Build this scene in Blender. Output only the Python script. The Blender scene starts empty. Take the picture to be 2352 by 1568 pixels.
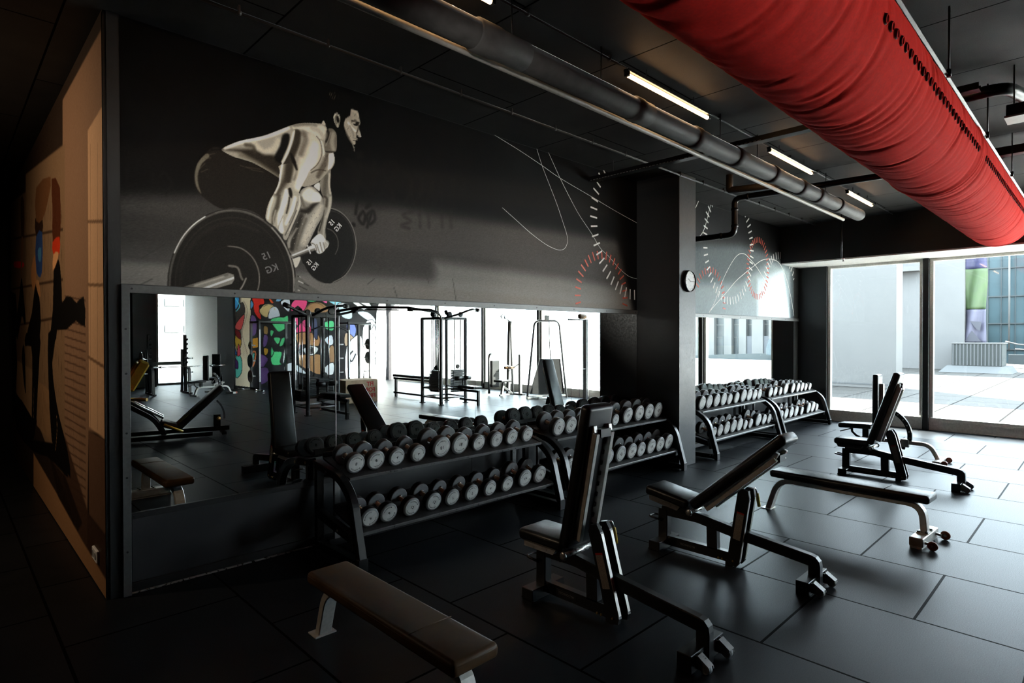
# A dark gym with a mirrored dumbbell wall, red fabric duct and large windows.
import bpy, bmesh, math, random
import numpy as np
from mathutils import Vector, Matrix
SC = bpy.context.scene
COL = SC.collection
V = Vector
PI = math.pi
rnd = random.Random(7)

# ------------------------------------------------------------------ helpers
def link(o, parent=None):
    COL.objects.link(o)
    if parent is not None:
        o.parent = parent
    return o

def tag(o, label=None, cat=None, group=None, kind=None):
    if label: o['label'] = label
    if cat: o['category'] = cat
    if group: o['group'] = group
    if kind: o['kind'] = kind
    return o

def thing(name, label, cat, loc=(0, 0, 0), rz=0.0, group=None):
    o = bpy.data.objects.new(name, None)
    o.empty_display_size = 0.1
    o.location = loc
    o.rotation_euler = (0, 0, rz)
    link(o)
    return tag(o, label, cat, group)

def dup(root, loc=None, rz=None, label=None, group=None):
    r = root.copy(); COL.objects.link(r)
    if loc is not None: r.location = loc
    if rz is not None: r.rotation_euler = (0, 0, rz)
    if label: r['label'] = label
    if group: r['group'] = group
    for ch in list(root.children):
        c = ch.copy(); COL.objects.link(c); c.parent = r
        for g in list(ch.children):
            d = g.copy(); COL.objects.link(d); d.parent = c
    return r

class MB:
    """collects shapes into one mesh"""
    def __init__(self):
        self.bm = bmesh.new(); self.mi = 0
    def _mark(self, faces, smooth):
        for f in faces:
            f.material_index = self.mi; f.smooth = smooth
    def _new(self, n0, smooth):
        self.bm.faces.ensure_lookup_table()
        self._mark(self.bm.faces[n0:], smooth)
    def box(self, c, s, bev=0.0, rot=None, seg=1, smooth=False):
        tb = bmesh.new()
        bmesh.ops.create_cube(tb, size=1.0)
        for v in tb.verts:
            v.co = V((v.co.x*s[0], v.co.y*s[1], v.co.z*s[2]))
        if bev > 0:
            bmesh.ops.bevel(tb, geom=list(tb.edges), offset=bev, segments=seg, affect='EDGES', profile=0.5)
        M = Matrix.Translation(V(c))
        if rot is not None: M = M @ rot.to_4x4()
        self._merge(tb, M, smooth or (bev > 0 and seg > 1))
    def _merge(self, tb, M, smooth):
        vm = {}
        for v in tb.verts:
            vm[v] = self.bm.verts.new(M @ v.co)
        for f in tb.faces:
            try:
                nf = self.bm.faces.new([vm[v] for v in f.verts])
            except ValueError:
                continue
            nf.material_index = self.mi; nf.smooth = smooth
        tb.free()
    def bar(self, p0, p1, w, t, side=(1, 0, 0), bev=0.0):
        """rectangular bar p0->p1, w along side, t along the normal"""
        p0, p1 = V(p0), V(p1)
        a = (p1-p0); L = a.length; a.normalize()
        s = V(side); s = (s-a*s.dot(a)).normalized(); n = s.cross(a)
        R = Matrix((s, n, a)).transposed()
        self.box((p0+p1)/2, (w, t, L), bev, R)
    def cyl(self, p0, p1, r, seg=16, r2=None, caps=True, smooth=True):
        p0, p1 = V(p0), V(p1); r2 = r if r2 is None else r2
        self.lathe([(0, 0), (r, 0), (r2, (p1-p0).length), (0, (p1-p0).length)] if caps else [(r, 0), (r2, (p1-p0).length)], p0, p1-p0, seg, smooth)
    def lathe(self, prof, o, axis, seg=24, smooth=True, flat=()):
        """prof: (radius, height) list along axis from o"""
        a = V(axis).normalized(); o = V(o)
        s = a.orthogonal().normalized(); n = a.cross(s)
        rings = []
        for r, h in prof:
            if r <= 1e-9:
                rings.append([self.bm.verts.new(o+a*h)])
            else:
                rings.append([self.bm.verts.new(o+a*h+(s*math.cos(2*PI*k/seg)+n*math.sin(2*PI*k/seg))*r) for k in range(seg)])
        for i in range(len(rings)-1):
            A, B = rings[i], rings[i+1]
            isflat = (len(A) == 1 or len(B) == 1) or abs(prof[i][1]-prof[i+1][1]) < 1e-9
            for k in range(seg):
                k2 = (k+1) % seg
                if len(A) == 1 and len(B) == 1: continue
                if len(A) == 1: vs = [A[0], B[k], B[k2]][::-1]
                elif len(B) == 1: vs = [A[k], A[k2], B[0]]
                else: vs = [A[k], A[k2], B[k2], B[k]]
                f = self.bm.faces.new(vs); f.material_index = self.mi; f.smooth = smooth and not isflat
    def sweep(self, path, prof, side=(1, 0, 0), closed=False, smooth=False, caps=True):
        """sweep a closed profile (a along side, b along normal) over a path lying in the plane across side"""
        path = [V(p) for p in path]; s = V(side).normalized(); n = len(path); rings = []
        for i, p in enumerate(path):
            a = path[i-1] if (i > 0 or closed) else None
            b = path[(i+1) % n] if (i < n-1 or closed) else None
            t1 = (p-a).normalized() if a is not None else None
            t2 = (b-p).normalized() if b is not None else None
            if t1 is None: t = t2; k = 1
            elif t2 is None: t = t1; k = 1
            else:
                t = (t1+t2).normalized(); k = 1/max(0.3, t.dot(t1))
            nn = s.cross(t).normalized()
            rings.append([self.bm.verts.new(p+s*u+nn*(w*k)) for u, w in prof])
        m = len(prof)
        rng = n if closed else n-1
        for i in range(rng):
            A, B = rings[i], rings[(i+1) % n]
            for k in range(m):
                k2 = (k+1) % m
                f = self.bm.faces.new([A[k], A[k2], B[k2], B[k]]); f.material_index = self.mi; f.smooth = smooth
        if caps and not closed:
            for rg, rev in ((rings[0], True), (rings[-1], False)):
                f = self.bm.faces.new(rg[::-1] if rev else rg); f.material_index = self.mi
    def tube(self, path, r, seg=10, closed=False):
        """round tube along any path"""
        path = [V(p) for p in path]; n = len(path); rings = []; ref = None
        for i, p in enumerate(path):
            a = path[i-1] if (i > 0 or closed) else None
            b = path[(i+1) % n] if (i < n-1 or closed) else None
            t1 = (p-a).normalized() if a is not None else None
            t2 = (b-p).normalized() if b is not None else None
            if t1 is None: t = t2
            elif t2 is None: t = t1
            else: t = (t1+t2).normalized()
            if ref is None: ref = t.orthogonal().normalized()
            ref = (ref-t*ref.dot(t)).normalized(); bn = t.cross(ref)
            k = 1.0
            rings.append([self.bm.verts.new(p+(ref*math.cos(2*PI*j/seg)+bn*math.sin(2*PI*j/seg))*r) for j in range(seg)])
        for i in range(n if closed else n-1):
            A, B = rings[i], rings[(i+1) % n]
            for k in range(seg):
                k2 = (k+1) % seg
                f = self.bm.faces.new([A[k], A[k2], B[k2], B[k]]); f.material_index = self.mi; f.smooth = True
        if not closed:
            for rg, rev in ((rings[0], True), (rings[-1], False)):
                f = self.bm.faces.new(rg[::-1] if rev else rg); f.material_index = self.mi
    def prism(self, pts, d, smooth=False):
        """extrude a planar polygon (3-D points) by vector d"""
        d = V(d); A = [self.bm.verts.new(V(p)) for p in pts]; B = [self.bm.verts.new(V(p)+d) for p in pts]
        n = len(pts)
        fs = [self.bm.faces.new(A[::-1]), self.bm.faces.new(B)]
        for k in range(n):
            k2 = (k+1) % n
            fs.append(self.bm.faces.new([A[k], A[k2], B[k2], B[k]]))
        self._mark(fs, smooth)
    def quad(self, pts):
        f = self.bm.faces.new([self.bm.verts.new(V(p)) for p in pts]); f.material_index = self.mi
    def mesh(self, me, M):
        """add a copy of a mesh"""
        vs = [self.bm.verts.new(M @ v.co) for v in me.vertices]
        for p in me.polygons:
            try: f = self.bm.faces.new([vs[i] for i in p.vertices])
            except ValueError: continue
            f.material_index = self.mi
    def build(self, name, mats, parent=None, recalc=True, bevel=0.0):
        if recalc: bmesh.ops.recalc_face_normals(self.bm, faces=list(self.bm.faces))
        me = bpy.data.meshes.new(name)
        self.bm.to_mesh(me); self.bm.free()
        if not isinstance(mats, (list, tuple)): mats = [mats]
        for m in mats: me.materials.append(m)
        o = bpy.data.objects.new(name, me)
        link(o, parent)
        if bevel > 0:
            md = o.modifiers.new('Bevel', 'BEVEL'); md.width = bevel; md.segments = 2; md.limit_method = 'ANGLE'; md.angle_limit = 0.6
        return o

def arc(c, r, a0, a1, n, plane='yz', x=0.0):
    """points of an arc in degrees; plane yz / xy / xz with x the third coordinate"""
    out = []
    for i in range(n+1):
        a = math.radians(a0+(a1-a0)*i/n); u = c[0]+r*math.cos(a); w = c[1]+r*math.sin(a)
        out.append((x, u, w) if plane == 'yz' else ((u, w, x) if plane == 'xy' else (u, x, w)))
    return out

def rounded(pts, r, n=5):
    """round the inner corners of a polyline of 3-D points"""
    pts = [V(p) for p in pts]; out = [pts[0]]
    for i in range(1, len(pts)-1):
        p = pts[i]; a = (pts[i-1]-p); b = (pts[i+1]-p)
        rr = min(r, a.length*0.45, b.length*0.45); a.normalize(); b.normalize()
        p0 = p+a*rr; p1 = p+b*rr
        for k in range(n+1):
            t = k/n
            out.append(p0*(1-t)**2+p*2*t*(1-t)+p1*t*t)
    out.append(pts[-1]); return out

def rect(w, t):
    return [(-w/2, -t/2), (w/2, -t/2), (w/2, t/2), (-w/2, t/2)]
def rrect(w, t, b):
    return [(-w/2+b, -t/2), (w/2-b, -t/2), (w/2, -t/2+b), (w/2, t/2-b), (w/2-b, t/2), (-w/2+b, t/2), (-w/2, t/2-b), (-w/2, -t/2+b)]

_txt = {}
def text_me(s, size=1.0, bold=0.0, extrude=0.0):
    key = (s, size, bold, extrude)
    if key in _txt: return _txt[key]
    cu = bpy.data.curves.new('t', 'FONT'); cu.body = s; cu.size = size; cu.align_x = 'CENTER'; cu.align_y = 'CENTER'
    cu.offset = bold; cu.extrude = extrude; cu.resolution_u = 3
    o = bpy.data.objects.new('t', cu); COL.objects.link(o)
    dg = bpy.context.evaluated_depsgraph_get()
    me = bpy.data.meshes.new_from_object(o.evaluated_get(dg))
    bpy.data.objects.remove(o); bpy.data.curves.remove(cu)
    _txt[key] = me
    return me

# ---------------------------------------------------------------- materials
def mat(name, col, rough=0.5, metal=0.0, spec=0.5, nscale=40.0, namp=0.12, bump=0.0, bscale=None, emit=None, estr=0.0, sheen=0.0, rvar=0.08, coat=0.0):
    m = bpy.data.materials.new(name); m.use_nodes = True
    nt = m.node_tree; N = nt.nodes; L = nt.links; N.clear()
    out = N.new('ShaderNodeOutputMaterial'); b = N.new('ShaderNodeBsdfPrincipled')
    L.new(b.outputs[0], out.inputs[0])
    tc = N.new('ShaderNodeTexCoord'); no = N.new('ShaderNodeTexNoise'); no.inputs['Scale'].default_value = nscale; no.inputs['Detail'].default_value = 4
    L.new(tc.outputs['Object'], no.inputs['Vector'])
    r = N.new('ShaderNodeValToRGB')
    lo = [max(0, c*(1-namp)) for c in col]; hi = [min(1, c*(1+namp)) for c in col]
    r.color_ramp.elements[0].position = 0.3; r.color_ramp.elements[1].position = 0.7
    r.color_ramp.elements[0].color = (*lo, 1); r.color_ramp.elements[1].color = (*hi, 1)
    L.new(no.outputs['Fac'], r.inputs[0]); L.new(r.outputs[0], b.inputs['Base Color'])
    mr = N.new('ShaderNodeMapRange'); mr.inputs[1].default_value = 0.3; mr.inputs[2].default_value = 0.7
    mr.inputs[3].default_value = max(0, rough-rvar); mr.inputs[4].default_value = min(1, rough+rvar)
    L.new(no.outputs['Fac'], mr.inputs[0]); L.new(mr.outputs[0], b.inputs['Roughness'])
    b.inputs['Metallic'].default_value = metal; b.inputs['Specular IOR Level'].default_value = spec
    if coat: b.inputs['Coat Weight'].default_value = coat; b.inputs['Coat Roughness'].default_value = 0.15
    if bump > 0:
        n2 = N.new('ShaderNodeTexNoise'); n2.inputs['Scale'].default_value = bscale or nscale*3; n2.inputs['Detail'].default_value = 3
        L.new(tc.outputs['Object'], n2.inputs['Vector'])
        bp = N.new('ShaderNodeBump'); bp.inputs['Strength'].default_value = bump; bp.inputs['Distance'].default_value = 0.01
        L.new(n2.outputs['Fac'], bp.inputs['Height']); L.new(bp.outputs[0], b.inputs['Normal'])
    if emit:
        b.inputs['Emission Color'].default_value = (*emit, 1); b.inputs['Emission Strength'].default_value = estr
    return m

def srgb(r, g, b):
    f = lambda c: (c/255/12.92) if c/255 <= 0.04045 else ((c/255+0.055)/1.055)**2.4
    return (f(r), f(g), f(b))

def brick_mat(name, c1, c2, mortar, bw, rh, off, x0, y0, swap, rough, msize, bump, spec=0.5, offset=0.5, nscale=3.0, namp=0.35):
    """slab pattern on world XY; swap -> continuous joints run along Y"""
    m = mat(name, c1, rough, spec=spec, nscale=180, namp=0.3)
    nt = m.node_tree; N = nt.nodes; L = nt.links
    b = next(n for n in N if n.type == 'BSDF_PRINCIPLED')
    geo = N.new('ShaderNodeNewGeometry'); sp = N.new('ShaderNodeSeparateXYZ'); cb = N.new('ShaderNodeCombineXYZ')
    L.new(geo.outputs['Position'], sp.inputs[0])
    ax = N.new('ShaderNodeMath'); ax.operation = 'SUBTRACT'; ax.inputs[1].default_value = x0
    ay = N.new('ShaderNodeMath'); ay.operation = 'SUBTRACT'; ay.inputs[1].default_value = y0
    L.new(sp.outputs['X'], ax.inputs[0]); L.new(sp.outputs['Y'], ay.inputs[0])
    if swap:
        L.new(ay.outputs[0], cb.inputs['X']); L.new(ax.outputs[0], cb.inputs['Y'])
    else:
        L.new(ax.outputs[0], cb.inputs['X']); L.new(ay.outputs[0], cb.inputs['Y'])
    br = N.new('ShaderNodeTexBrick'); br.offset = offset; br.inputs['Scale'].default_value = 1.0
    br.inputs['Brick Width'].default_value = bw; br.inputs['Row Height'].default_value = rh
    br.inputs['Mortar Size'].default_value = msize; br.inputs['Mortar Smooth'].default_value = 0.2
    br.inputs['Color1'].default_value = (*c1, 1); br.inputs['Color2'].default_value = (*c2, 1); br.inputs['Mortar'].default_value = (*mortar, 1)
    L.new(cb.outputs[0], br.inputs['Vector'])
    n1 = N.new('ShaderNodeTexNoise'); n1.inputs['Scale'].default_value = nscale; n1.inputs['Detail'].default_value = 6
    L.new(geo.outputs['Position'], n1.inputs['Vector'])
    n2 = N.new('ShaderNodeTexNoise'); n2.inputs['Scale'].default_value = 240; n2.inputs['Detail'].default_value = 2
    L.new(geo.outputs['Position'], n2.inputs['Vector'])
    ad = N.new('ShaderNodeMath'); ad.operation = 'MULTIPLY_ADD'; ad.inputs[1].default_value = 0.5
    L.new(n2.outputs['Fac'], ad.inputs[0]); L.new(n1.outputs['Fac'], ad.inputs[2])
    mr = N.new('ShaderNodeMapRange'); mr.inputs[1].default_value = 0.45; mr.inputs[2].default_value = 1.05; mr.inputs[3].default_value = 1-namp; mr.inputs[4].default_value = 1+namp
    L.new(ad.outputs[0], mr.inputs[0])
    mx = N.new('ShaderNodeVectorMath'); mx.operation = 'SCALE'
    L.new(br.outputs['Color'], mx.inputs[0]); L.new(mr.outputs[0], mx.inputs['Scale'])
    L.new(mx.outputs[0], b.inputs['Base Color'])
    sm = N.new('ShaderNodeMath'); sm.operation = 'MULTIPLY_ADD'; sm.inputs[1].default_value = -spec*0.95; sm.inputs[2].default_value = spec
    L.new(br.outputs['Fac'], sm.inputs[0]); L.new(sm.outputs[0], b.inputs['Specular IOR Level'])
    bp = N.new('ShaderNodeBump'); bp.inputs['Strength'].default_value = bump; bp.inputs['Distance'].default_value = 0.004; bp.invert = True
    ad2 = N.new('ShaderNodeMath'); ad2.operation = 'MULTIPLY_ADD'; ad2.inputs[1].default_value = 0.12
    L.new(n2.outputs['Fac'], ad2.inputs[0]); L.new(br.outputs['Fac'], ad2.inputs[2])
    L.new(ad2.outputs[0], bp.inputs['Height']); L.new(bp.outputs[0], b.inputs['Normal'])
    return m

def glass_mat(name, tint=(0.96, 0.985, 0.98), refl=0.06):
    m = bpy.data.materials.new(name); m.use_nodes = True
    nt = m.node_tree; N = nt.nodes; L = nt.links; N.clear()
    out = N.new('ShaderNodeOutputMaterial'); tr = N.new('ShaderNodeBsdfTransparent'); gl = N.new('ShaderNodeBsdfGlossy')
    tr.inputs[0].default_value = (*tint, 1); gl.inputs['Roughness'].default_value = 0.02
    no = N.new('ShaderNodeTexNoise'); no.inputs['Scale'].default_value = 2.0
    fr = N.new('ShaderNodeLayerWeight'); fr.inputs['Blend'].default_value = 0.15
    mu = N.new('ShaderNodeMath'); mu.operation = 'MULTIPLY_ADD'; mu.inputs[1].default_value = 0.35; mu.inputs[2].default_value = refl*0.4
    L.new(fr.outputs['Fresnel'], mu.inputs[0])
    mx = N.new('ShaderNodeMixShader'); L.new(mu.outputs[0], mx.inputs[0]); L.new(tr.outputs[0], mx.inputs[1]); L.new(gl.outputs[0], mx.inputs[2])
    L.new(mx.outputs[0], out.inputs[0])
    return m

def vcol_mat(name, rough=0.55, spec=0.3, gain=1.0):
    """colour comes from the printed picture stored on the mesh"""
    m = mat(name, (0.5, 0.5, 0.5), rough, spec=spec, nscale=300, namp=0.05, bump=0.08, bscale=90)
    nt = m.node_tree; N = nt.nodes; L = nt.links
    b = next(n for n in N if n.type == 'BSDF_PRINCIPLED')
    at = N.new('ShaderNodeAttribute'); at.attribute_name = 'print'
    L.new(at.outputs['Color'], b.inputs['Base Color'])
    return m

M = {}
M['black_paint'] = mat('black_paint', (0.004, 0.004, 0.0042), 0.45, bump=0.05, bscale=60)
M['charcoal_paint'] = mat('charcoal_paint', (0.015, 0.015, 0.015), 0.5, bump=0.06, bscale=80)
M['grey_paint'] = mat('grey_paint', (0.028, 0.03, 0.031), 0.42, bump=0.06, bscale=80)
M['panel_black'] = mat('panel_black', (0.038, 0.0385, 0.04), 0.36, spec=0.5, nscale=5, rvar=0.03)
M['black_steel'] = mat('black_steel', (0.004, 0.004, 0.0045), 0.32, spec=0.5, rvar=0.012, nscale=8)
M['grey_steel'] = mat('grey_steel', (0.2, 0.2, 0.2), 0.34, metal=0.55)
M['silver'] = mat('silver', (0.55, 0.55, 0.53), 0.3, metal=0.8)
M['pale_steel'] = mat('pale_steel', (0.62, 0.60, 0.56), 0.38, metal=0.25)
M['chrome'] = mat('chrome', (0.75, 0.75, 0.75), 0.12, metal=1.0, rvar=0.03)
M['alu'] = mat('alu', (0.5, 0.49, 0.46), 0.4, metal=0.6)
M['frame_dark'] = mat('frame_dark', (0.03, 0.03, 0.03), 0.38, metal=0.35)
M['vinyl'] = mat('vinyl', (0.008, 0.008, 0.0085), 0.36, spec=0.45, bump=0.03, bscale=260, rvar=0.04)
M['vinyl_brown'] = mat('vinyl_brown', (0.085, 0.046, 0.020), 0.45, spec=0.2, bump=0.03, bscale=260, nscale=9, namp=0.25, rvar=0.05)  # on the near bench pad the brown stands for warm lamp light
M['rubber'] = mat('rubber', (0.012, 0.012, 0.012), 0.6)
M['head_rubber'] = mat('head_rubber', (0.016, 0.013, 0.012), 0.5, spec=0.4, bump=0.1, bscale=150)
M['head_inner'] = mat('head_inner', (0.19, 0.195, 0.20), 0.5, spec=0.4)
M['face_grey'] = mat('face_grey', (0.68, 0.68, 0.65), 0.45, nscale=25, namp=0.12)
M['rim_grey'] = mat('rim_grey', (0.22, 0.225, 0.225), 0.45)
M['ink'] = mat('ink', (0.01, 0.01, 0.01), 0.6)
M['copper'] = mat('copper', (0.55, 0.30, 0.17), 0.5, metal=0.1, bump=0.2, bscale=300)
M['shelf_mat'] = mat('shelf_mat', (0.02, 0.018, 0.017), 0.55, bump=0.25, bscale=400)
M['yellow'] = mat('yellow', (0.75, 0.52, 0.06), 0.4)
M['red_plastic'] = mat('red_plastic', (0.5, 0.03, 0.02), 0.4)
M['wheel_red'] = mat('wheel_red', (0.30, 0.07, 0.03), 0.5)
M['sticker'] = mat('sticker', (0.30, 0.26, 0.22), 0.6, nscale=260, namp=0.5)
M['white'] = mat('white', (0.8, 0.8, 0.79), 0.45)
M['white_ink'] = mat('white_ink', (0.82, 0.80, 0.76), 0.55)
M['red_ink'] = mat('red_ink', (0.62, 0.10, 0.055), 0.55)
M['wood_ply'] = mat('wood_ply', (0.55, 0.40, 0.25), 0.55, nscale=12, namp=0.15)
M['letter_red'] = mat('letter_red', (0.50, 0.03, 0.02), 0.5)
M['soffit'] = mat('soffit', (0.8, 0.78, 0.74), 0.6)
M['brass'] = mat('brass', (0.5, 0.33, 0.12), 0.35, metal=0.8)
# ------------------------------------------------------------------ setting
D = 4.65            # depth of the mirrored wall
ZC = 3.9            # ceiling height
XW = 13.05          # window wall
XS = 0.79           # free end of the mirrored wall
MULL = [2.41, -0.25, -2.9, -5.45, -8.0, -10.7]

def struct(name, mb, m, parent=None):
    o = mb.build(name, m, parent)
    if parent is None: o['kind'] = 'structure'
    return o
def box_struct(name, lo, hi, m, bev=0.0):
    b = MB(); b.box([(lo[i]+hi[i])/2 for i in range(3)], [hi[i]-lo[i] for i in range(3)], bev)
    return struct(name, b, m)

M['floor'] = brick_mat('rubber_floor', (0.006, 0.0068, 0.008), (0.009, 0.0102, 0.012), (0.002, 0.002, 0.002), 1.09, 0.9487, 0.5, 5.234, 1.391-0.545, True, 0.41, 0.009, 0.30, spec=0.17)
M['ceiling'] = brick_mat('ceiling_boards', (0.020, 0.0193, 0.018), (0.026, 0.025, 0.0235), (0.003, 0.003, 0.003), 2.4, 1.085, 0.5, 2.77, 0.3, True, 0.7, 0.008, 0.3, spec=0.25)
next(n for n in M['floor'].node_tree.nodes if n.type == 'BSDF_PRINCIPLED').inputs['Specular Tint'].default_value = (0.72, 0.86, 1.0, 1)
box_struct('floor', (-5, -14.6, -0.1), (XW+0.1, 12, 0.0), M['floor'])
box_struct('ceiling', (-5, -14.6, ZC), (XW+0.3, 12, ZC+0.12), M['ceiling'])
box_struct('wall_back', (XS+0.02, D, 0), (XW, D+0.2, ZC), M['charcoal_paint'])
box_struct('wall_left', (XS, D+0.012, 0), (XS+0.14, 11.95, ZC), M['charcoal_paint'])
box_struct('wall_corridor', (-5.1, -14.6, 0), (-5, 12, ZC), M['black_paint'])
box_struct('wall_end', (-5, 11.9, 0), (XS+0.14, 12, ZC), M['black_paint'])
# window wall: dark return beside the back wall, beam and pale soffit over the glazing
box_struct('wall_right', (XW-0.03, 4.1, 0), (XW+0.25, D, ZC), M['black_paint'])
box_struct('wall_bulkhead', (12.05, -11, 3.185), (XW+0.3, D, ZC), M['black_paint'])
box_struct('trim_1', (12.06, -11, 3.16), (XW+0.3, D-0.02, 3.185), M['soffit'])
box_struct('wall_pillar', (6.98, 3.99, 0), (7.42, D, ZC), M['grey_paint'], 0.006)

M['glass'] = glass_mat('glass')
M['win_alu'] = mat('window_frame_grey', (0.82, 0.80, 0.75), 0.5)
def window(n, y0, y1):
    f = MB()
    f.box((XW+0.09, (y0+y1)/2, 0.115), (0.16, y1-y0, 0.23), 0.004)      # bottom rail
    f.box((XW+0.03, (y0+y1)/2, 0.16), (0.05, y1-y0, 0.02))
    f.box((XW+0.09, (y0+y1)/2, 3.135), (0.10, y1-y0, 0.05))
    for y, s in ((y0, 1), (y1, -1)):
        f.box((XW+0.08, y+s*0.03, 1.67), (0.10, 0.055, 2.9))
    o = struct('window_%d' % n, f, M['win_alu'])
    g = MB(); g.box((XW+0.1, (y0+y1)/2, 1.67), (0.012, y1-y0-0.1, 2.9)); g.build('glass_pane', M['glass'], o)
    return o
ys = [4.1]+MULL
for i in range(len(ys)-1):
    window(i+1, ys[i+1]+0.048, ys[i]-0.048 if i else ys[i])
for i, y in enumerate(MULL[:-1]):
    b = MB(); b.box((XW+0.06, y, 1.58), (0.22, 0.095, 3.16), 0.004)
    struct('trim_%d' % (i+2), b, M['black_paint'])
# far end of the room seen in the mirror
box_struct('wall_front', (7.03, -11.3, 0), (XW+0.25, -11.0, ZC), M['charcoal_paint'])
box_struct('wall_front_pier', (6.5, -14.5, 0), (7.0, -11.05, ZC), M['black_paint'])
box_struct('wall_far', (-5, -14.6, 0), (5.55, -14.45, ZC), M['black_paint'])
box_struct('wall_far_lintel', (5.55, -14.6, 3.35), (8.4, -14.45, ZC), M['black_paint'])
box_struct('wall_far_column', (4.72, -14.4, 0), (5.42, -13.9, ZC), M['black_paint'])
f = MB()
for (c, s) in (((6.7, -14.5, 0.04), (2.4, 0.1, 0.08)), ((6.7, -14.5, 3.31), (2.4, 0.1, 0.08)), ((5.58, -14.5, 1.67), (0.06, 0.1, 3.3)), ((7.85, -14.5, 1.67), (0.06, 0.1, 3.3))):
    f.box(c, s)
o = struct('window_7', f, M['win_alu'])
g = MB(); g.box((6.7, -14.5, 1.67), (2.3, 0.012, 3.2)); g.build('glass_pane', M['glass'], o)

# --------------------------------------------------- mirrors, frame, kick panels
M['mirror'] = mat('mirror_glass', (0.86, 0.90, 0.885), 0.0, metal=1.0, namp=0.0, rvar=0.0)
ZM0, ZM1 = 0.553, 2.045
def mirrors(segs, labels, grp):
    for (x0, x1), lab in zip(segs, labels):
        b = MB(); b.box(((x0+x1)/2, D-0.006, (ZM0+ZM1)/2), (x1-x0-0.004, 0.008, ZM1-ZM0))
        tag(b.build('wall_mirror', M['mirror']), lab, 'mirror', grp)
mirrors([(0.925, 2.43), (2.43, 4.0), (4.0, 5.55), (5.55, 6.975)],
        ['leftmost wall mirror panel, showing the yellow leg press', 'second wall mirror panel from the left, above the nearest dumbbell rack',
         'third wall mirror panel from the left, showing the right cable station', 'narrow wall mirror panel beside the left of the black pillar'], 'wall mirrors')
mirrors([(7.425, 10.1), (10.1, 12.73)], ['wall mirror panel just right of the black pillar', 'wall mirror panel in the far corner by the windows'], 'wall mirrors')
b = MB(); b.box((2.43, D-0.0115, (ZM0+ZM1)/2), (0.006, 0.003, ZM1-ZM0)); tag(b.build('mirror_joint_highlight', M['white']), 'thin painted highlight along the joint between the two left mirror panels', 'strip')  # white sliver stands for the highlight on the bevelled mirror edge
def mirror_frame(x0, x1, label, left=True):
    t = thing('mirror_frame', label, 'frame', (x0, D, 0))
    inv = Matrix.Translation(V((-x0, -D, 0)))
    def part(nm, c, s, m=M['frame_dark'], bev=0.002):
        b = MB(); b.box((c[0]-x0, c[1]-D, c[2]), s, bev); return b.build(nm, m, t)
    part('top_rail', ((x0+x1)/2, D-0.014, 2.072), (x1-x0, 0.024, 0.056), M['alu_dark'])
    part('middle_rail', ((x0+x1)/2, D-0.014, 0.533), (x1-x0, 0.024, 0.042))
    part('bottom_rail', ((x0+x1)/2, D-0.014, 0.052), (x1-x0, 0.024, 0.06))
    tag(part('base_strip', ((x0+x1)/2, D-0.016, 0.012), (x1-x0-0.05, 0.02, 0.012), M['silver']), 'bright metal edge strip along the floor')
    if left: part('side_rail', (x0+0.024, D-0.0145, 1.05), (0.05, 0.025, 2.1), M['alu_dark'])
    s = MB(); n = int((x1-x0)/0.62)
    for k in range(n+1):
        x = 0.06+k*(x1-x0-0.12)/max(1, n)
        for z in (2.072, 0.533, 0.052):
            s.cyl((x, -0.026, z), (x, -0.030, z), 0.007, 8)
    if left:
        for z in (0.3, 0.8, 1.1, 1.5, 1.8): s.cyl((0.024, -0.026, z), (0.024, -0.031, z), 0.007, 8)
    tag(s.build('screw_heads', M['black_steel'], t), kind='stuff')
    return t
M['alu_dark'] = mat('frame_grey', (0.13, 0.13, 0.125), 0.42, metal=0.3)
mirror_frame(0.878, 6.978, 'long dark metal frame around the big wall mirrors left of the pillar')
mirror_frame(7.422, 12.99, 'dark metal frame around the wall mirrors right of the pillar', False)
def kick(x0, x1, label):
    b = MB(); b.box(((x0+x1)/2, D-0.006, 0.297), (x1-x0-0.006, 0.01, 0.43))
    tag(b.build('kick_panel', M['panel_black']), label, 'panel', 'dark panels under the mirrors')
kick(0.93, 3.95, 'dark satin kick panel under the left end of the mirror wall')
kick(3.95, 6.975, 'dark satin kick panel behind the rack left of the pillar')
kick(7.425, 12.98, 'dark satin kick panel behind the racks right of the pillar')
# ------------------------------------------------------------ dumbbell racks
def brand_text(b, Mx, s=0.03):
    b.mesh(text_me('TECHNOGYM', s, 0.0006), Mx)
RACKX = [2.20, 4.63, 7.79, 10.24]; RL = 2.32
RY0 = 3.86
def rack_mesh():
    """parts of a rack in local coordinates: x 0..RL, y from the front foot towards the wall"""
    P = {}
    prof = [(0, 0.02, 0.02), (0, 0.045, 0.10), (0, 0.135, 0.46), (0, 0.165, 0.545), (0, 0.215, 0.61), (0, 0.29, 0.648), (0, 0.39, 0.664), (0, 0.745, 0.70)]
    prof = rounded([(0, 0.028, 0.085), (0, 0.15, 0.52), (0, 0.33, 0.652), (0, 0.74, 0.695)], 0.22, 7)
    def frame():
        b = MB()
        b.sweep(prof, rrect(0.066, 0.062, 0.006))                       # bent front upright + top arm
        b.box((0, 0.36, 0.045), (0.062, 0.68, 0.06), 0.004)              # floor beam
        b.box((0, 0.018, 0.05), (0.08, 0.045, 0.10), 0.004)              # front foot
        b.box((0, 0.70, 0.35), (0.062, 0.05, 0.66), 0.004)               # rear post
        b.bar((0, 0.12, 0.215), (0, 0.69, 0.30), 0.05, 0.07)              # lower shelf arm
        return b
    P['frame'] = frame
    return P
SL = math.radians(13)
def tilt(y, z0):   # height of the sloping shelf surface at local y
    return z0+math.tan(SL)*y
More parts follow.
